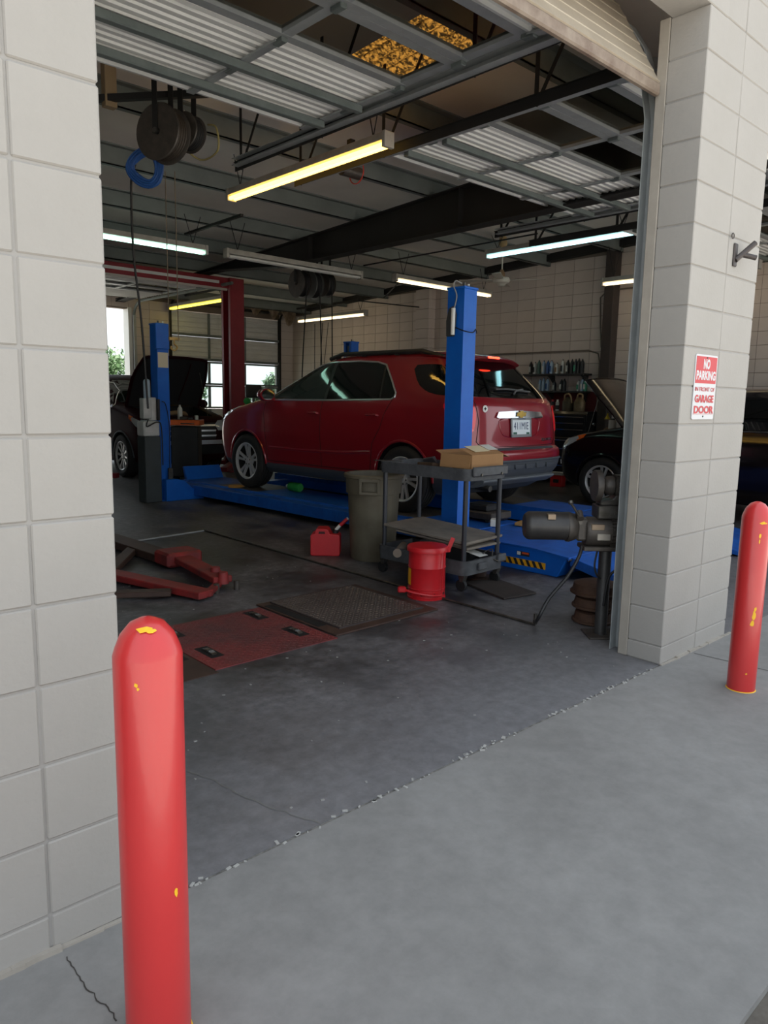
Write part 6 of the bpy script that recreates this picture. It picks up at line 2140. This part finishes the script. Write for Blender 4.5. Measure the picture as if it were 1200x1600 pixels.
MB().box(-0.09, 0.09, -0.12, 0.12, 0.20, 0.25).build('top_edge', M_tan, t, bevel=0.005)
MB().box(-0.085, -0.079, -0.05, 0.05, 0.07, 0.13).build('badge', M_black, t)

# ================================================================== things on the runways, near the cars
q = Vector(G(372, 761, 0.2235))
lone(MB().prism([(-0.14, 0), (0.10, 0), (0.02, 0.03), (-0.14, 0.035)], -0.05, 0.05, lambda a, b, x: (a, x, b)), 'wheel_chock', mat('worn_yellow_wood', (176, 128, 58), 0.8), 'worn yellow wooden chock at the red vehicle front wheel', 'chock', tuple(q), (0, 0, 0.3), bevel=0.004)
q = lift_pt(0.98, 0.42, 0.2235)
t = thing('rolling_jack', 'low black rolling jack on the blue runway behind the rear wheel', 'jack', tuple(q), LR)
MB().box(-0.16, 0.18, -0.22, 0.22, 0.03, 0.10).build('frame', M_grease, t, bevel=0.008)
MB().box(-0.10, 0.14, -0.12, 0.16, 0.10, 0.17).build('lift_pad', M_black, t, bevel=0.015)
for y in (-0.16, 0.16):
    MB().cyl((-0.15, y, 0.03), (0.17, y, 0.03), 0.03, n=12).build('roller', M_steel, t, smooth=True)
lone(MB().box(-0.06, 0.06, -0.03, 0.03, 0, 0.07), 'white_carton', M_white, 'small white carton on the blue runway behind the near column', 'carton', tuple(lift_pt(0.75, 0.12, 0.2235)), (0, 0, 0.6), bevel=0.004)
lone(MB().box(-0.09, 0.09, -0.04, 0.04, 0, 0.03), 'wood_chip', mat('yellow_wood', (170, 130, 76), 0.8), 'yellowish wood scrap on the blue runway behind the near column', 'wood', tuple(lift_pt(1.02, -0.02, 0.2235)), (0, 0, 0.3), bevel=0.004)
q = Vector(G(468, 694, 0.33))
q = lift_pt(0.9, 3.42, 0.2235)
t = thing('green_jug', 'green plastic jug lying on the runway under the red vehicle', 'jug', tuple(q), LR)
MB().lathe([(0, -0.12), (0.05, -0.12), (0.06, -0.10), (0.06, 0.08), (0.03, 0.12), (0, 0.13)], 20, (0, 0, 0.06), 'y').build('jug_body', mat('green_plastic', (48, 150, 66), 0.45), t, smooth=True)
MB().cyl((0, 0.13, 0.06), (0, 0.16, 0.06), 0.022, n=12).build('cap', M_white, t, smooth=True)
# green ball left on the fender of the red vehicle
S_ = eq.side(1)
eqM = Matrix.Translation((5.60, 5.34, 0.222)) @ Matrix.Rotation(math.radians(92.7), 4, 'Z')
q = eqM @ Vector((1.83, 0.60, zm(1.035)))
lone(MB().lathe([(0.001, -0.05), (0.03, -0.04), (0.048, -0.015), (0.05, 0.01), (0.035, 0.04), (0.001, 0.05)], 18), 'green_sponge', mat('green_foam', (34, 140, 66), 0.8), 'green sponge on the front corner of the red vehicle hood', 'sponge', tuple(q + Vector((0, 0, 0.05))), smooth=True)
q = onplane(396, 620, 1, 13.6)
t = thing('stool', 'black padded shop seat standing before the rear door', 'seat', (q.x, q.y, 0))
MB().box(-0.22, 0.22, -0.05, 0.05, 1.42, 1.74).build('backrest', M_black, t, bevel=0.05, seg=3)
MB().cyl((0, 0, 0.1), (0, 0, 1.45), 0.03, n=12).build('post', M_steel, t, smooth=True)
MB().lathe([(0, 0), (0.25, 0), (0.25, 0.03), (0.05, 0.1), (0, 0.1)], 24).build('base', M_black, t, smooth=True)

# ================================================================== bollards, sign and bracket out front
M_bol = mat('bollard_red_paint', (194, 50, 50), 0.3, var=(3, (186, 46, 46), 0.3), bump=(45, 0.12, 0.003), coat=0.25)
M_chip = mat('yellow_undercoat', (232, 180, 30), 0.6)


def bollard(label, x, y, r, h, chips):
    t = thing('bollard', label, 'bollard', (x, y, 0), 0, 'red bollards guarding the pillars')
    dome = [(r, h), (r * 0.93, h + 0.016), (r * 0.78, h + 0.042), (r * 0.5, h + 0.066), (r * 0.2, h + 0.076), (0.001, h + 0.078)]
    MB().lathe([(0, 0), (r, 0)] + dome, 64, caps=False).build('post', M_bol, t, smooth=True)
    MB().lathe([(r - 0.004, 0.0), (r + 0.004, 0.0), (r + 0.002, 0.003), (r - 0.004, 0.004)], 40, caps=False).build('foot_ring', M_chip, t, smooth=True)
    f = pchip([(b, a) for a, b in dome])
    for (a0, z, w, hh) in chips:
        n = 9
        mb = MB()
        V = []
        ring = [(0, 0)] + [(w * random.uniform(0.5, 1) * math.cos(2 * PI * k / n), hh * random.uniform(0.5, 1) * math.sin(2 * PI * k / n)) for k in range(n)]
        for (dx, dz) in ring:
            zz_ = z + dz
            rr_ = r if zz_ <= h else None
            if rr_ is not None:
                V.append(((r + 0.0006) * math.cos(a0 + dx / r), (r + 0.0006) * math.sin(a0 + dx / r), zz_))
            else:
                # on the dome: lay it out by radius
                rad = max(0.005, f(min(zz_, h + 0.076)))
                V.append(((rad + 0.001) * math.cos(a0 + dx / max(rad, 0.03)), (rad + 0.001) * math.sin(a0 + dx / max(rad, 0.03)), zz_ + 0.0012))
        mb.add(V, [(0, k, k % n + 1) for k in range(1, n + 1)]).build('paint_chip', M_chip, t)
    return t


aw = math.atan2(-1.5, -0.7)
bollard('fresh red painted steel bollard in front of the near wall', -0.113, -0.415, 0.070, 0.893, [(-2.1, 0.954, 0.02, 0.006), (-1.8, 0.951, 0.012, 0.005), (-2.35, 0.85, 0.005, 0.006), (-2.3, 0.842, 0.004, 0.004), (-1.35, 0.38, 0.006, 0.014)])
bollard('scuffed red steel bollard in front of the pillar with the sign', 3.04, -0.43, 0.067, 0.885, [(-2.3, 0.865, 0.022, 0.010), (-2.45, 0.80, 0.006, 0.018), (-2.45, 0.775, 0.004, 0.016), (-2.35, 0.40, 0.012, 0.03), (-2.42, 0.36, 0.012, 0.02), (-2.3, 0.435, 0.008, 0.016), (-2.5, 0.10, 0.006, 0.005)])

sgn = thing('parking_sign', 'red and white no parking sign on the block pillar', 'sign', (0, 0, 0))
cA, cB = onplane(1087.5, 553, 1, -0.006), onplane(1121, 556, 1, -0.006)
cC, cD = onplane(1081, 656.5, 1, -0.006), onplane(1115, 654, 1, -0.006)
sx0, sx1 = (cA.x + cC.x) / 2, (cB.x + cD.x) / 2
sz1, sz0 = (cA.z + cB.z) / 2, (cC.z + cD.z) / 2
scx, scz, sw, shh = (sx0 + sx1) / 2, (sz0 + sz1) / 2, sx1 - sx0, sz1 - sz0
M_sw = mat('sign_white', (194, 194, 196), 0.45)
M_sr = mat('sign_red', (182, 34, 42), 0.45)
pl = MB().prism([(scx - scx + x, z) for x, z in rrect(sw / 2, shh / 2, 0.012, 4)], -0.006, -0.0015, lambda a, b, q: (scx + a, q, scz + b)).build('sign_plate', M_sw, sgn)
zr = sz1 - shh * 0.44
MB().box(sx0 + 0.008, sx1 - 0.008, -0.0072, -0.0058, zr, sz1 - 0.010).build('red_field', M_sr, pl)
for (z0_, z1_) in ((sz0 + 0.028, sz0 + 0.0295),):
    MB().box(sx0 + 0.008, sx1 - 0.008, -0.0072, -0.0058, z0_, z1_).build('border_line', M_sr, pl)


def sign_text(txt, z, size, m_, sx=1.0, bold=0.002):
    text_mesh('lettering', txt, size, m_, pl, frame3((scx, -0.0076, z), (1, 0, 0), (0, 0, 1)), depth=0.0004, bold=bold, sx=sx)


sign_text('NO', sz1 - shh * 0.150, shh * 0.20, M_sw, 0.72, 0.003)
sign_text('PARKING', sz1 - shh * 0.325, shh * 0.185, M_sw, sw / (shh * 0.185) / 4.75, 0.0025)
sign_text('IN FRONT OF', sz1 - shh * 0.535, shh * 0.092, M_sr, sw / (shh * 0.09) / 6.9, 0.0)
sign_text('GARAGE', sz1 - shh * 0.685, shh * 0.155, M_sr, sw / (shh * 0.155) / 4.55, 0.002)
sign_text('DOOR', sz1 - shh * 0.855, shh * 0.155, M_sr, sw / (shh * 0.155) / 3.35, 0.002)
for z in (sz1 - 0.016, sz0 + 0.016):
    MB().cyl((scx, -0.009, z), (scx, -0.005, z), 0.005, n=10).build('screw', M_steel, pl)

M_brk = mat('dark_bronze_metal', (74, 68, 66), 0.5, 0.5)
bp_ = onplane(1147, 398, 1, 0.0)
t = thing('flag_bracket', 'dark metal two-way flagpole bracket on the block pillar', 'bracket', (bp_.x, 0, bp_.z))
MB().box(-0.022, 0.022, -0.012, -0.001, -0.065, 0.06).build('wall_plate', M_brk, t, bevel=0.006)
MB().cyl((0, -0.01, -0.03), (0.085, -0.075, 0.065), 0.015, n=16).build('pole_socket', M_brk, t, smooth=True)
MB().cyl((0.03, -0.033, 0.0), (0.085, -0.085, -0.015), 0.014, n=16).build('pole_socket', M_brk, t, smooth=True)
hp_ = onplane(1142, 369, 1, 0.0)
lone(MB().tube([(0.014 * math.cos(a), -0.012, 0.014 * math.sin(a)) for a in [k * PI / 10 for k in range(20)]], 0.003, 6, True), 'eye_hook', M_brk, 'small wire eye hook on the block pillar above the bracket', 'hook', tuple(hp_), smooth=True)

# ================================================================== ceiling fan, reels, cables
t = thing('ceiling_fan', 'white ceiling fan on a long rod by the tan side wall', 'ceiling fan', (9.0, 6.0, 3.38), 0.35)
M_fan = mat('fan_white', (196, 190, 178), 0.5)
MB().cyl((0, 0, 0.05), (0, 0, roof_z(6.0) - 3.38 - 0.02), 0.012, n=10).build('rod', M_fan, t, smooth=True)
MB().lathe([(0.02, 0.68), (0.055, 0.66), (0.07, 0.55), (0.05, 0.52), (0.015, 0.50)], 20).build('canopy', mat('fan_brass', (166, 138, 96), 0.5), t, smooth=True)
MB().lathe([(0.02, 0.16), (0.05, 0.10), (0.055, 0.03), (0.03, 0.02)], 18).build('neck', mat('fan_bronze', (120, 92, 66), 0.5), t, smooth=True)
MB().lathe([(0, -0.10), (0.05, -0.10), (0.075, -0.06), (0.12, -0.045), (0.14, -0.01), (0.12, 0.03), (0.03, 0.04), (0, 0.04)], 28).build('motor', M_fan, t, smooth=True)
for k in range(4):
    a = PI / 2 * k + 0.2
    c_, s_ = math.cos(a), math.sin(a)
    MB().prism([(0.12, -0.03), (0.24, -0.055), (0.68, -0.07), (0.70, 0.0), (0.68, 0.07), (0.24, 0.055), (0.12, 0.03)], -0.01, -0.004, lambda p, q, z, c_=c_, s_=s_: (c_ * p - s_ * q, s_ * p + c_ * q, z + q * 0.12)).build('blade', M_fan, t)


def hose_reel(label, loc, rz, r, w, hose_m, drop=None, dx=0.0, rim=None, up=None):
    t = thing('hose_reel', label, 'hose reel', loc, rz, 'hose reels hung under the roof')
    for s in (-1, 1):
        MB().lathe([(0.03, s * w / 2), (r, s * w / 2), (r + 0.008, s * (w / 2 + 0.004)), (r, s * (w / 2 + 0.012)), (0.03, s * (w / 2 + 0.012))], 36, axis='x', caps=False).build('side_disc', rim or M_grease, t, smooth=True)
    mb = MB()
    for k in range(5):
        x = -w / 2 + w * (k + 0.5) / 5
        mb.tube([(x, (r * 0.86) * math.cos(a), (r * 0.86) * math.sin(a)) for a in [q * PI / 16 for q in range(32)]], w / 10.5, 8, True)
    mb.lathe([(r * 0.8, -w / 2), (r * 0.8, w / 2)], 28, axis='x', caps=False)
    mb.build('wound_hose', hose_m, t, smooth=True)
    MB().cyl((-w / 2 - 0.04, 0, 0), (w / 2 + 0.04, 0, 0), 0.022, n=12).build('axle', M_steel, t, smooth=True)
    hgt = up if up else roof_z(loc[1]) - loc[2] - 0.2
    for s in (-1, 1):
        MB().bar((s * (w / 2 + 0.03), 0, -0.02), (s * (w / 2 + 0.03), 0, hgt), 0.006, 0.05, (0, 1, 0)).build('mount_arm', M_beam, t)
    MB().box(-w / 2 - 0.05, w / 2 + 0.05, -0.06, 0.06, hgt - 0.01, hgt).build('mount_plate', M_beam, t)
    if drop:
        MB().tube(spline([(0, -r * 0.86, 0), (dx * 0.2, -r * 0.86, -0.4), (dx * 0.6, -r * 0.8, -drop * 0.6), (dx, -r * 0.8, -drop)]), 0.010, 8).build('hanging_hose', hose_m, t, smooth=True)
        MB().cyl((dx, -r * 0.8, -drop - 0.08), (dx, -r * 0.8, -drop), 0.018, n=10).build('nozzle', M_steel, t, smooth=True)
    return t


M_oldhose = mat('brown_grey_hose', (58, 50, 42), 0.6)
hose_reel('black hose reel, rear one of the cluster beside the unlit light', (6.78, 8.45, 3.30), 0.0, 0.22, 0.13, M_rubber, 1.9, -0.1)
hose_reel('black hose reel, middle one of the cluster beside the unlit light', (7.02, 8.42, 3.30), 0.0, 0.22, 0.13, M_rubber, 2.0, 0.1, mat('grey_rim', (110, 110, 108), 0.5, 0.4))
hose_reel('black hose reel, front one of the cluster beside the unlit light', (7.27, 8.38, 3.33), 0.0, 0.19, 0.12, M_rubber, 1.9, 0.05)
hose_reel('large black cord reel hung high near the blue coil', (2.20, 4.05, 3.50), 0.4, 0.21, 0.13, M_oldhose, up=0.5)
hose_reel('small black cord reel with a white tag beside the large one', (2.44, 4.10, 3.58), 0.4, 0.14, 0.11, M_rubber, up=0.45)
q = Vector(G(303, 172, 3.72))
lone(MB().box(-0.05, 0.05, -0.002, 0.002, -0.07, 0.07), 'paper_tag', M_white, 'white paper tag hanging by the small cord reel', 'tag', tuple(G(288, 190, 3.66)), (0.1, 0.5, 0.6))
lone(MB().tube(spline([G(300, 205, 3.62), G(290, 230, 3.5), G(315, 250, 3.42), G(340, 235, 3.45), G(338, 200, 3.62), G(325, 195, 3.68)]), 0.008, 6), 'yellow_cord', mat('yellow_grey_cord', (148, 136, 84), 0.6), 'loose loop of yellowish cord by the small reel', 'cord', (0, 0, 0), smooth=True)
# blue coiled hose
c0 = Vector(G(226, 262, 3.35))
mb = MB()
for k in range(16):
    r_ = 0.13 + random.uniform(-0.04, 0.03)
    ph = random.uniform(-0.35, 0.35)
    pts = [c0 + Vector((r_ * math.cos(a) * 0.75 + 0.05 * math.sin(ph) * math.sin(a), -r_ * math.cos(a) * 0.66 + random.uniform(-0.004, 0.004), r_ * math.sin(a) + 0.02 * math.sin(2 * a + ph))) for a in [q * PI / 14 for q in range(28)]]
    mb.tube(pts, 0.009, 6, True)
tag(mb.build('coiled_hose', mat('blue_hose', (36, 78, 140), 0.45), None, smooth=True), 'bundle of blue hose coiled up under the roof', 'hose')


def cable(label, pts, r=0.006, m_=None, name='cable'):
    return lone(MB().tube(spline(pts, 6), r, 6), name, m_ or M_wire, label, 'cable', (0, 0, 0), smooth=True)


cA_ = Vector(G(205, 285, 3.3))
cable('thick black cable hanging from the blue coil', [c0 + Vector((-0.06, 0.05, 0.02)), cA_, cA_ + Vector((0.01, 0.02, -0.6)), cA_ + Vector((0.08, 0.05, -1.2)), cA_ + Vector((0.12, 0.05, -2.0))], 0.010)
for k, (px, tx) in enumerate(((258, 'rear'), (273, 'front'))):
    a = Vector(G(px, 268, 3.32))
    cable('thin hoist chain hanging from the large cord reel, %s strand' % tx, [a, a - Vector((0, 0, 0.7)), a - Vector((0, 0, 1.42))], 0.004, mat('chain_brown', (104, 92, 76), 0.6, 0.3), 'hoist_chain')
a = Vector(G(275, 500, 2.2))
b = Vector(G(262, 268, 3.32))
t = thing('hoist_hook', 'brassy hoist hook on the end of the hanging chains', 'hook', tuple(Vector(G(266, 268, 3.32)) - Vector((0, 0, 1.46))))
MB().tube(spline([(0, 0, 0.06), (0, 0, 0.02), (0.02, -0.015, -0.01), (0.0, 0, -0.04), (-0.025, 0.015, -0.02), (-0.02, 0.015, 0.0)]), 0.007, 8).build('hook', mat('brass_old', (150, 122, 70), 0.5, 0.6), t, smooth=True)
MB().box(-0.05, 0.05, -0.01, 0.01, 0.05, 0.075).build('yoke', mat('brass_old', (150, 122, 70), 0.5, 0.6), t)
# wooden bracket and angle irons under the roof, left
lone(MB().box(-0.05, 0.05, -0.04, 0.04, -0.42, 0.0), 'wood_post', mat('raw_wood', (150, 128, 98), 0.8), 'short raw wood post hanging under the roof near the cord reels', 'post', (1.98, 4.55, roof_z(4.55) - 0.0), bevel=0.004)
lone(MB().bar((1.75, 4.75, 3.82), (2.85, 3.6, 3.88), 0.05, 0.05), 'angle_iron', M_beam, 'dark angle iron carrying the cord reels', 'beam', (0, 0, 0))
lone(MB().bar(G(290, 366, 3.62), G(378, 336, 3.62), 0.04, 0.03), 'angle_iron', M_beam, 'dark angle iron hung behind the deep yellow light', 'beam', (0, 0, 0))
# tie rods and conduit under the roof towards the side wall
for (a, b, lb) in ((G(560, 470, 3.35), G(655, 480, 3.30), 'thin dark tie rod near the pilaster'), (G(568, 415, 3.62), G(840, 365, 3.80), 'long dark conduit below the roof over the red vehicle'), (G(600, 465, 3.42), G(625, 440, 3.5), 'short dark brace near the warm light')):
    lone(MB().tube([a, b], 0.012, 6), 'conduit', M_wire, lb, 'conduit', (0, 0, 0))
M_cond = mat('painted_conduit', (118, 108, 98), 0.5)
for (pts, lb) in (([(10.96, 9.2, 2.36), (10.96, 5.55, 2.36), (10.96, 5.36, 2.30), (10.96, 5.32, 2.15), (10.96, 5.32, 1.3)], 'grey conduit bending down the side wall by the shelves'),
                  ([(10.96, 4.2, 3.36), (10.96, 5.25, 3.36), (10.96, 5.38, 3.25), (10.96, 5.35, 2.8), (10.95, 5.30, 2.4)], 'thin conduit curving beside the dark steel column')):
    lone(MB().tube([Vector(p_) for p_ in pts], 0.014, 8), 'wall_conduit', M_cond, lb, 'conduit', (0, 0, 0), smooth=True)
lone(MB().box(-0.1, 0.1, -0.09, 0.09, 0, roof_z(5.12) - 0.13), 'steel_column', mat('dark_brown_steel', (66, 56, 52), 0.6, var=(3, (50, 44, 42), 0.2)), 'dark steel roof column against the side wall', 'column', (10.885, 5.12, 0), bevel=0.004)
for k, (px, pz_) in enumerate(((500, 3.0), (512, 3.0), (521, 3.0))):
    q = onplane(px - 8, 500, 0, 10.93)
    lone(MB().tube([(10.93, q.y, 3.3), (10.93, q.y + 0.1 * k, 2.0), (10.93, q.y + 0.35 * k, 0.9)], 0.008, 6), 'wall_cable', M_wire, pick(k, 'dark cable down the side wall nearest the rear corner', 'dark cable in the middle of three down the side wall', 'dark cable down the side wall nearest the pilaster'), 'cable', (0, 0, 0), smooth=True)
# motor of the next bay's door opener with red cable
q = Vector(G(548, 268, 3.7))
t = thing('door_operator', 'small dark motor with a red wire loop behind the deep yellow light', 'motor', tuple(q))
MB().cyl((-0.12, 0, 0), (0.12, 0, 0), 0.06, n=16).build('motor', M_grease, t, smooth=True)
MB().box(-0.03, 0.03, -0.03, 0.03, 0.04, roof_z(q.y) - q.z - 0.2).build('mount', M_beam, t)
MB().tube([(0.06, 0.11 * math.cos(a) - 0.02, 0.11 * math.sin(a)) for a in [k * PI / 10 for k in range(20)]], 0.006, 6, True).build('wire_loop', mat('red_wire', (190, 50, 40), 0.5), t, smooth=True)

# ================================================================== trees and sky-line behind the shop
M_leaf = mat('leaf_green', (84, 120, 62), 0.7, var=(0.6, (54, 88, 44), 0.25))
M_leafd = mat('leaf_far', (104, 128, 100), 0.8, var=(0.3, (80, 106, 80), 0.25))
M_bark = mat('bark', (86, 72, 58), 0.9)


def tree(label, x, y, h, r, m_, n=900, seed=1, sz=0.3):
    rnd = random.Random(seed)
    t = thing('tree', label, 'tree', (x, y, -0.02), 0, 'trees behind the shop')
    MB().tube([(0, 0, 0), (0.05, 0, h * 0.4), (0, 0.05, h * 0.8)], [h * 0.035, h * 0.025, h * 0.01], 8).build('trunk', M_bark, t, smooth=True)
    mb = MB()
    cl = [(rnd.uniform(-0.6, 0.6) * r, rnd.uniform(-0.6, 0.6) * r, h * (0.42 + 0.5 * rnd.random()), r * rnd.uniform(0.3, 0.5)) for _ in range(16)]
    for i in range(n):
        c = rnd.choice(cl)
        d = Vector((rnd.gauss(0, 1), rnd.gauss(0, 1), rnd.gauss(0, 0.8))).normalized() * c[3] * rnd.random() ** 0.4
        p_ = Vector((c[0], c[1], c[2])) + d
        a = Vector((rnd.uniform(-1, 1), rnd.uniform(-1, 1), rnd.uniform(-1, 1))).normalized()
        b = a.orthogonal().normalized()
        s = sz * rnd.uniform(0.5, 1.2)
        mb.add([p_ - a * s, p_ + b * s * 0.55, p_ + a * s, p_ - b * s * 0.55], [(0, 1, 2, 3)])
    o = mb.build('foliage', m_, t)
    tag(o, kind='stuff')
    return t


q = onplane(176, 592, 1, 34.0)
tree('leafy green tree seen through the open rear doorway', q.x - 0.6, q.y, 3.7, 1.7, M_leaf, 1800, 3, 0.15)
for k, (px, yy, h, r_, lb) in enumerate(((430, 70, 4.1, 1.5, 'rounded grey-green tree beyond the rear door glass'), (400, 78, 2.9, 1.8, 'low grey-green tree left of the rounded one beyond the rear door'), (283, 76, 2.9, 1.8, 'low grey-green tree beyond the first pane of the rear door'), (300, 84, 3.0, 2.2, 'far low tree between panes of the rear door'))):
    q = onplane(px, 590, 1, yy)
    tree(lb, q.x, q.y, h, r_, M_leafd, 900, 11 + k, 0.3)
